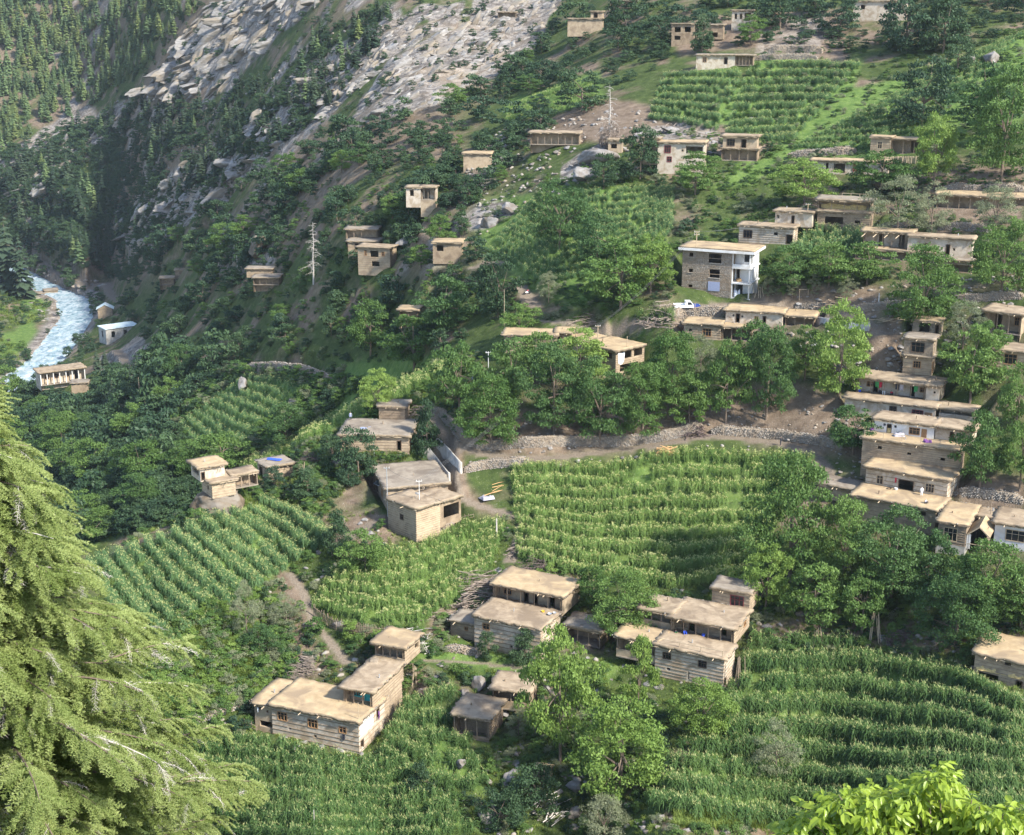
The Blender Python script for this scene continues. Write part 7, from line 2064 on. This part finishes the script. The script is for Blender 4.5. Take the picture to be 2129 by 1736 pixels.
for fi, (lab, top, bot, rows, fill, hm, kind, dens, step) in enumerate(FIELDS):
    r = np.random.default_rng(500 + fi)
    n = 4000
    s = r.uniform(0, 1, n); t = r.uniform(0, 1, n); q = interp_line(top, s) * (1 - t)[:, None] + interp_line(bot, s) * t[:, None]
    Hs = hit(q[:, 0], q[:, 1])
    poly = fpoly(top, bot); A = 0.5 * abs(sum(poly[i][0]*poly[(i+1) % len(poly)][1] - poly[(i+1) % len(poly)][0]*poly[i][1] for i in range(len(poly))))
    dist = np.linalg.norm(Hs, axis=1).mean(); area = A * (dist / FPX) ** 2 / .5
    n = int(min(14000, area * fill * dens / (.62 if kind != 'grass' else .3)))
    row = r.integers(0, rows, n); off = r.uniform(0, 1, n)
    wob = (fbm(r.uniform(0, 1, n) * 0 + row * 7.3, row * 0., 1, 3) - .5) * .3
    s = r.uniform(0, 1, n)
    wave = (fbm(s * 9, row * 1.7, 3, fi) - .5) * .25
    t = np.clip((row + .86 - off * fill * .86 - wave) / rows, .005, .995)
    gapm = fbm(s * 14 + row * 9.7, row * 2.3, 2, fi + 40) > (.20 if step < 2.8 else .28)
    s, t = s[gapm], t[gapm]
    q = interp_line(top, s) * (1 - t)[:, None] + interp_line(bot, s) * t[:, None] + r.normal(0, .5, (len(s), 2))
    Hs = hit(q[:, 0], q[:, 1]); keep = np.ones(len(Hs), bool)
    for h in HOUSES:
        c_, n_s = math.cos(h.rz), math.sin(h.rz); dx, dy = Hs[:, 0] - h.O[0], Hs[:, 1] - h.O[1]; lx, ly = c_*dx + n_s*dy, -n_s*dx + c_*dy
        for b in h.blocks: keep &= ~((lx > b['x0'] - .8) & (lx < b['x1'] + .8) & (ly > b['y0'] - .8) & (ly < b['y1'] + .8))
    Hs = Hs[keep]; n = len(Hs)
    sc = np.clip(r.normal(1, .12, n), .6, 1.35) * hm
    sx = sc * r.uniform(.85, 1.2, n)
    rot = rz_only(n, r); rot[:, :2] = r.normal(0, .06, (n, 2))
    scatter("maize_field" if kind != 'grass' else "grass_rows", Hs, rot, np.stack([sx, sx, sc], 1), COLS[kind], lab, "maize" if kind != 'grass' else "grass", 4, seed=fi)

def cover(name, poly, n, seed, hr, col, npick, label, cat, asp=1.0, field_ok=False, house=True, sink=.1, px=False, clump=0., proto_rot=None):
    r = np.random.default_rng(seed); pts = sample(poly, n, seed, field_ok); Hs = hit(pts[:, 0], pts[:, 1])
    k = np.linalg.norm(Hs, axis=1) / FPX
    hgt = r.uniform(*hr, len(Hs)) * (k if px else 1)
    if clump: hgt *= .55 + 1.1 * smooth(.35, .65, fbm(Hs[:, 0] * .05, Hs[:, 1] * .05, 3, seed))
    keep = Hs[:, 2] > WATER_Z + .1
    if clump: keep &= fbm(Hs[:, 0] * .035, Hs[:, 1] * .035, 3, seed + 1) + r.uniform(-.12, .12, len(Hs)) > clump
    for i in range(len(Hs)):
        if house and not clear_of(pts[i, 0], pts[i, 1], hgt[i] / k[i], hgt[i] / k[i], k[i] * FPX): keep[i] = False
        elif near_path(Hs[i]): keep[i] = False
    Hs, hgt = Hs[keep], hgt[keep]; n = len(Hs)
    Hs[:, 2] -= sink
    scatter(name, Hs, rz_only(n, r), np.stack([hgt * asp * r.uniform(.8, 1.3, n), hgt * asp * r.uniform(.8, 1.3, n), hgt], 1), col, label, cat, npick, seed=seed)
C_SHD = proto_col("dark_bush", SHR["dark"] + [MRG['small', 0], MRG['small', 1]]); C_SHG = proto_col("green_bush", SHR["green"] + SHR["dark"][:1] + SHR["grey"][:1])
C_PINE = proto_col("pine", CON); C_ROCK = proto_col("loose_rock", ROCK_ME[:4] + [m for m in PEB_ME])
cover("pine_forest", Z_FOREST, 260, 21, (18, 44), C_PINE, 5, "mass of pines filling the forest at the upper left", "forest", 1.0, px=True)
cover("scrub", Z_BAND, 1900, 22, (5, 14), C_SHD, 6, "dark scrub spread over the rocky slope", "scrub", 1.1, px=True, clump=.47)
C_DCON = proto_col("dark_conifer", COND)
cover("slope_conifers", Z_BAND + [], 420, 47, (16, 40), C_DCON, 4, "conifers thinly spread over the rocky slope", "conifers", 1.0, px=True, clump=.45)
cover("gorge_scrub", [(-20, 330), (120, 270), (300, 240), (360, 480), (300, 600), (200, 570), (60, 520), (-20, 500)], 1100, 45, (7, 18), C_SHD, 6, "dark scrub on the gorge side above the river road", "scrub", 1.0, px=True)
cover("scrub_woodland", Z_WOOD, 1300, 23, (9, 25), C_SHD, 6, "dense scrub woodland on the left valley slope", "scrub", 1.0, px=True, clump=.45)
cover("wood_below_ridge", Z_LOW, 420, 24, (22, 48), C_SHD, 6, "dense wood below the ridge behind the cedar", "wood", .95, px=True)
cover("hillside_scrub", Z_TOP, 260, 25, (8, 24), C_SHD, 6, "scrub on the bare slope along the top edge", "scrub", 1.1, px=True)
cover("terrace_weeds", Z_VIL, 1500, 26, (5, 15), C_SHG, 5, "weeds and small bushes on the upper terraces", "weeds", 1.1, px=True)
cover("bank_weeds", Z_NEAR, 1500, 27, (.5, 1.7), C_SHG, 5, "weeds on the banks between the nearer fields", "weeds", 1.2)
cover("meadow_weeds", [(1300, 340), (1600, 110), (2128, 50), (2128, 300), (1700, 330), (1480, 400)], 800, 28, (4, 11), C_SHG, 5, "low weeds in the upper meadow", "weeds", 1.3, field_ok=True, px=True)
C_CRAG = proto_col("crag_block", [np_mesh("crag_block", v, f, (M["crag"],)) for v, f in ROCKS])
for ci, (nm, lab, n, hr, poly) in enumerate((
    ("cliff_crags", "broken crags of the pale cliff at the top left", 240, (8, 26), [(340, 140), (400, 40), (440, -10), (680, -10), (600, 60), (530, 110), (460, 180), (350, 210), (290, 190)]),
    ("face_crags", "broken crags of the grey rock face at the top", 300, (6, 22), [(770, 190), (830, 120), (960, 40), (1030, -10), (1170, -10), (1130, 60), (1070, 110), (980, 180), (880, 230), (800, 240)]),
    ("slope_crags", "rock ribs running down the slope across the valley", 430, (5, 20), [(240, 440), (420, 320), (560, 210), (760, 80), (960, 0), (900, 60), (690, 230), (560, 330), (400, 450), (280, 520)]),
    ("gorge_crags", "rock ribs above the river road", 110, (6, 18), [(-10, 400), (60, 290), (260, 200), (300, 260), (160, 340), (40, 440)]))):
    r_ = np.random.default_rng(800 + ci); q = sample(poly, n, 800 + ci, True); Hq = hit(q[:, 0], q[:, 1]); kk = np.linalg.norm(Hq, axis=1) / FPX
    hh = hr[0] + (hr[1] - hr[0]) * r_.random(n) ** 2.2; hh = hh * kk
    rt = np.stack([r_.normal(.0, .25, n), r_.normal(-.5, .25, n), r_.normal(.4, .35, n)], 1); Hq[:, 2] -= hh * .25
    scatter(nm, Hq, rt, np.stack([hh * r_.uniform(1.0, 2.2, n), hh * r_.uniform(.6, 1.2, n), hh * r_.uniform(.4, .75, n)], 1), C_CRAG, lab, "rocks", 7, seed=ci)
cover("riverside_scrub", [(-30, 500), (60, 530), (220, 610), (260, 640), (230, 700), (150, 780), (60, 840), (-30, 860), (-30, 760), (60, 740), (120, 660), (60, 590), (-30, 560)], 260, 43, (10, 24), C_SHD, 6, "scrub along the river banks", "scrub", .9, px=True)
cover("cliff_scrub", [(240, 190), (430, 0), (700, 0), (1170, 0), (1060, 120), (800, 240), (560, 330), (300, 330)], 420, 44, (5, 15), C_SHD, 6, "scrub clinging to the cliffs", "scrub", 1.0, px=True)
cover("riverside_grass", [(-20, 690), (80, 670), (130, 610), (60, 600), (-20, 620), (-20, 790), (85, 740)], 260, 29, (4, 9), COLS['grass'], 4, "bright grass on the river flats", "grass", 1.5, px=True)
cover("flats_bushes", [(-20, 690), (80, 670), (130, 610), (60, 600), (-20, 620), (-20, 790), (85, 740)], 90, 46, (6, 16), C_SHG, 5, "bushes on the river flats", "bushes", 1.1, px=True)
cover("bank_grass", [(180, 1240), (640, 1060), (1050, 1080), (1100, 960), (1500, 960), (2128, 1200), (2128, 1736), (400, 1736)], 6000, 30, (.3, .8), COLS['grass'], 4, "grass on the banks between the nearer fields", "grass", 1.2, house=False)
cover("slope_rubble", Z_BAND + [], 900, 31, (1.0, 4.0), C_ROCK, 9, "rubble lying on the rocky slope", "rubble", 1.0, px=True, sink=0)
cover("spur_rubble", [(960, 330), (1060, 260), (1300, 220), (1520, 260), (1500, 320), (1100, 420), (1000, 500)], 420, 32, (1.5, 6), C_ROCK, 9, "rubble on the bare spur below the leafless tree", "rubble", 1.2, px=True, sink=0, house=False)
cover("village_rubble", [(1380, 640), (2128, 560), (2128, 700), (1800, 820), (1560, 690)], 500, 34, (.15, .6), C_ROCK, 9, "loose stones on the village banks", "rubble", 1.2, sink=0, house=False)
cover("yard_rubble", [(900, 850), (1500, 850), (1780, 830), (1850, 1000), (1100, 1000)], 500, 35, (.1, .45), C_ROCK, 9, "loose stones around the path", "rubble", 1.2, sink=0, house=False, field_ok=False)
cover("field_rubble", Z_NEAR, 700, 36, (.15, .7), C_ROCK, 9, "loose stones on the nearer banks", "rubble", 1.2, sink=.05, house=False)
cover("river_boulders", [(60, 640), (140, 720), (120, 780), (30, 800), (200, 620), (230, 590), (120, 570), (40, 545)], 240, 37, (2, 6), C_ROCK, 9, "boulders along the river banks", "rubble", 1.3, sink=.3, px=True, house=False)
cover("far_weeds", [(1000, 560), (1160, 380), (1100, 250), (900, 300), (560, 420), (420, 560), (640, 760), (980, 700)], 700, 38, (5, 12), C_SHG, 5, "green undergrowth on the left valley slope", "undergrowth", 1.2, px=True)
cover("ridge_weeds", [(150, 1200), (400, 1040), (640, 890), (900, 750), (1010, 730), (960, 900), (720, 1010), (640, 1120), (560, 1060), (330, 1100)], 900, 39, (.6, 2.0), C_SHG, 5, "weeds and bushes along the ridge", "weeds", 1.1)
cover("valley_weeds", [(360, 780), (520, 760), (700, 770), (760, 800), (640, 890), (400, 1000), (340, 960)], 800, 40, (1.0, 3.2), C_SHG, 5, "weeds and bushes on the valley floor beyond the ridge", "weeds", 1.1)
cover("ridge_grass", [(150, 1200), (400, 1040), (640, 890), (900, 750), (1010, 730), (960, 900), (720, 1010), (640, 1120), (560, 1060), (330, 1100)], 2200, 41, (.4, .9), COLS['grass'], 4, "grass along the ridge", "grass", 1.3, house=False)
C_SHB = proto_col("garden_bush", SHR["bright"] + SHR["green"] + SHR["grey"])
cover("garden_weeds", [(300, 1330), (440, 1250), (570, 1220), (630, 1400), (520, 1460), (400, 1510), (320, 1470)], 520, 48, (.7, 2.1), C_SHB, 7, "bright weeds and bushes left of the footpath", "weeds", 1.1, field_ok=True)
cover("ridge_back_wood", [(230, 1120), (290, 1000), (430, 960), (440, 1030), (330, 1090)], 220, 49, (18, 40), C_SHD, 6, "dense bushes behind the ridge crest", "bushes", 1.0, px=True, field_ok=True)
# ------------------------------------------------------------------ foreground: cedar and walnut beside the photographer
def frame_euler(d, roll=0.0):
    """euler that turns local +X to d, keeping local +Z near up"""
    d = Vector(d).normalized(); up = Vector((0, 0, 1))
    y = up.cross(d)
    if y.length < 1e-4: y = Vector((0, 1, 0))
    y.normalize(); z = d.cross(y)
    m = Matrix((d, y, z)).transposed() @ Matrix.Rotation(roll, 3, 'X')
    return tuple(m.to_euler())

def frond_mesh(seed, bare=False):
    """drooping cedar twig, half a metre long: short shoots bearing needle tufts"""
    r = random.Random(seed); mb = MB(); L = .68
    pts = [Vector((L * t, 0.02 * math.sin(t * 4 + seed), -.20 * t * t)) for t in (0, .25, .5, .75, 1)]
    mb.tube(pts, [.005, .004, .0035, .003, .002], 3, 1, False)
    shoots = [(pts[0], pts[1], 0.)]
    for i in range(20):
        t = .06 + .94 * i / 20; k = min(3, int(t * 4)); p = pts[k].lerp(pts[k+1], t * 4 - k)
        s = 1 if i % 2 else -1; a = r.uniform(.6, 1.1) * s; l = r.uniform(.07, .14) * (1.2 - .6 * t)
        e = p + Vector((math.cos(a) * l, math.sin(a) * l, -r.uniform(.0, .5) * l))
        mb.tube([p, p.lerp(e, .5) + Vector((0, 0, .01)), e], [.003, .002, .0015], 3, 1, False)
        if bare:
            for q in range(2):
                f = p.lerp(e, r.uniform(.3, .9)); g = f + Vector((r.uniform(-.05, .08), r.uniform(-.08, .08), r.uniform(-.06, .03)))
                mb.tube([f, g], [.0025, .001], 3, 1, False)
            continue
        n = 6
        for j in range(n):
            c = p.lerp(e, (j + .6) / n)
            for q in range(4):
                dn = Vector((r.uniform(-.3, 1), r.uniform(-1, 1), r.uniform(-.25, 1))).normalized(); ll = r.uniform(.026, .05)
                sd = dn.cross(Vector((r.uniform(-1, 1), r.uniform(-1, 1), r.uniform(-1, 1)))).normalized() * .0065
                mb.add([c - sd, c + sd, c + dn * ll + sd * .4, c + dn * ll - sd * .4], [(0, 1, 2, 3)], 0)
    return mb.mesh("frond", M["cedar"], M["bark_pale" if bare else "leaf_bright"])

def cedar():
    r = random.Random(5)
    base = slant(-46, 1300, 30.0); ax, ay = base[0], base[1]; rr = math.hypot(ax, ay)
    def z_at(py): v = ray(-46, py); return v[2] / math.hypot(v[0], v[1]) * rr
    zt = z_at(842); zg = float(ground_z(ax, ay)[0])
    root = empty("cedar_tree", (ax, ay, zg)); tag(root, "large light-green cedar filling the lower left corner", "tree")
    Ht = zt - zg
    tb = MB(); tb.tube([(0, 0, -.5), (.05, 0, Ht * .4), (-.03, .04, Ht * .75), (0, 0, Ht)], [.42, .33, .18, .03], 10); tb.build("trunk", root, M["bark"])
    P = []; R_ = []; S_ = []; PB = []; RB = []; SB = []
    h = .15; ang = 0.
    while h < min(Ht - 1.0, 11.5):
        for q in range(4):
            ang += 2.39996 + r.uniform(-.25, .25)
            Rm = (.95 + .41 * h) * r.uniform(.62, 1.2)
            a = ang; z0 = Ht - h + r.uniform(-.1, .1)
            el = r.uniform(.05, .30) if h > .8 else r.uniform(.3, .8)
            pts = []; n = 12; p = Vector((0, 0, z0)); bend = r.uniform(-.3, .3)
            for i in range(n + 1):
                t = i / n; pts.append(p.copy())
                e = el - t * t * r.uniform(.40, .6); aa = a + bend * t
                p = p + Vector((math.cos(aa) * math.cos(e), math.sin(aa) * math.cos(e), math.sin(e))) * (Rm / n)
            mb = MB(); mb.tube(pts, [.045 * (1 - i / (n + 1)) * (.5 + Rm * .12) + .004 for i in range(n + 1)], 5); mb.build("branch", root, M["bark_pale" if r.random() < .15 else "bark"])
            s = .18 * Rm; side = 1
            while s < Rm:
                t = s / Rm * n; i = min(n - 1, int(t)); c = pts[i].lerp(pts[i+1], t - i); d = (pts[i+1] - pts[i]).normalized()
                side = -side
                for w in range(2):
                    th = side * r.uniform(.35, 1.25) if w == 0 else r.uniform(-.5, .5)
                    dd = Matrix.Rotation(th, 3, 'Z') @ d; dd.z = dd.z * .7 - r.uniform(-.05, .5); dd.normalize()
                    sc = r.uniform(.75, 1.35) * (1.15 - .35 * s / Rm) * (1 if h > 1 else .8)
                    off = Vector((r.uniform(-.05, .05), r.uniform(-.05, .05), r.uniform(-.06, .05)))
                    dst = (PB, RB, SB) if r.random() < .075 else (P, R_, S_)
                    dst[0].append(tuple(c + off)); dst[1].append(frame_euler(dd, r.uniform(-.5, .5))); dst[2].append((sc, sc, sc))
                s += .088
        h += .17
    col = proto_col("cedar_frond", [frond_mesh(600 + i) for i in range(5)]); colb = proto_col("bare_twig", [frond_mesh(610 + i, True) for i in range(2)])
    scatter("foliage", P, R_, S_, col, None, None, 5, root, 3); scatter("dead_twigs", PB, RB, SB, colb, None, None, 2, root, 4)
    return len(P)
N_FROND = cedar()

def walnut_leaf(seed):
    """compound leaf about 0.38 m long with nine folded leaflets"""
    r = random.Random(seed); mb = MB(); L = .30
    ax = lambda t: Vector((L * t, .02 * math.sin(2 * t + seed), .05 * t - .16 * t * t))
    mb.tube([ax(t) for t in (0, .3, .6, .9)], [.004, .0035, .003, .002], 4, 1, False)
    spec = [(.34, 1), (.38, -1), (.60, 1), (.64, -1), (.86, 1), (.88, -1), (.95, 0)]
    for t, s in spec:
        o = ax(t); a = s * r.uniform(.6, 1.2); d = Vector((math.cos(a), math.sin(a), -r.uniform(.1, 1.1))).normalized()
        ll = r.uniform(.11, .16) * (1.25 if s == 0 else .8 + .35 * t); w = ll * r.uniform(.22, .29)
        up = Vector((r.uniform(-.4, .4), r.uniform(-.5, .5), 1)); sd = d.cross(up).normalized(); nn = sd.cross(d).normalized()
        mid = [o + d * ll * q - nn * ll * .16 * q * q for q in (0, .3, .65, 1)]
        V = []
        for q, m in zip((.12, .95, .85, .04), mid): V += [m + sd * w * q + nn * w * .3 * q, m, m - sd * w * q + nn * w * .3 * q]
        F = []
        for i in range(3): F += [(3*i, 3*i+1, 3*i+4, 3*i+3), (3*i+1, 3*i+2, 3*i+5, 3*i+4)]
        mb.add(V, F, 0)
    return mb.mesh("leaf", M["walnut_near"], M["leaf_bright"])
def walnut():
    r = random.Random(8)
    OUT = [(1600, 1790), (1640, 1712), (1657, 1682), (1712, 1668), (1746, 1640), (1794, 1630), (1862, 1634), (1905, 1622), (1930, 1600), (1966, 1592), (1984, 1630), (2032, 1660), (2070, 1672), (2128, 1668), (2230, 1665), (2320, 1720)]
    base = slant(1980, 1900, 17.5); gz = float(ground_z(base[0], base[1])[0])
    root = empty("walnut_tree", (base[0], base[1], gz)); tag(root, "bright green walnut crown poking up at the lower right corner", "tree")
    O = Vector((base[0], base[1], gz)); topz = slant(1960, 1700, 17.5)[2] - gz
    tr = MB(); tr.tube([(0, 0, -.4), (.05, .05, topz * .4), (0, .1, topz * .62)], [.2, .15, .10], 9); tr.build("trunk", root, M["bark"])
    meshes = [walnut_leaf(700 + i) for i in range(5)]
    L = []; tips = []
    for i in range(560):
        x = r.uniform(1610, 2300); y0 = np.interp(x, [p[0] for p in OUT], [p[1] for p in OUT])
        dpt = r.random() ** 1.5; y = y0 + 10 + dpt * 190
        d = 17.5 + r.uniform(-1.2, 1.2) * (1 - .3 * dpt)
        c = Vector(slant(x, y, d)) - O
        tips.append(c)
        n = r.choice((4, 5, 6)); a0 = r.uniform(0, 6.28)
        for j in range(n):
            a = a0 + 6.283 * j / n + r.uniform(-.4, .4); e = r.uniform(-.8, .45)
            dv = Vector((math.cos(a) * math.cos(e), math.sin(a) * math.cos(e), math.sin(e)))
            L.append((c + Vector((0, 0, -.02 * j)), frame_euler(dv, r.uniform(-.4, .4)), r.uniform(.6, .95)))
    for i, c in enumerate(tips):
        if i % 3: continue
        s = Vector((0, .1, topz * .6)); mid = s.lerp(c, .55) + Vector((0, 0, -.15))
        q = MB(); q.tube([s, mid, c], [.035, .018, .006], 5); q.build("branch", root, M["bark"])
    cr = MB(); 
    L.sort(key=lambda q: (Vector(q[0]) + O).length)
    show = [q for q in L if proj(np.array(q[0] + O))[1] < 1745 and 1600 < proj(np.array(q[0] + O))[0] < 2140]
    big = show[:290]; ids = {id(q) for q in big}; rest = [q for q in L if id(q) not in ids]
    crown = scatter("crown", [tuple(q[0]) for q in rest], [q[1] for q in rest], [(q[2],) * 3 for q in rest], proto_col("walnut_leaf", meshes), None, None, 5, root, 9)
    for i, (c, eu, s) in enumerate(big):
        o = link("leaf", meshes[i % 5], crown); o.location = c; o.rotation_euler = eu; o.scale = (s, s, s)
walnut()
# ------------------------------------------------------------------ thin valley air
def haze():
    bm = MB(); bm.box(-1700, 1700, -60, 2500, float(GZ.min()) - 1.5, max(float(GZ.max()), 5) + 3)
    m = bpy.data.materials.new("valley haze"); m.use_nodes = True; nt = m.node_tree; nt.nodes.clear()
    o = nt.nodes.new("ShaderNodeOutputMaterial"); v = nt.nodes.new("ShaderNodeVolumePrincipled")
    v.inputs["Color"].default_value = (.78, .88, 1.0, 1); v.inputs["Density"].default_value = .00005; v.inputs["Anisotropy"].default_value = .2
    nt.links.new(v.outputs[0], o.inputs["Volume"])
    tag(bm.build("haze", None, m), kind="stuff")
haze()
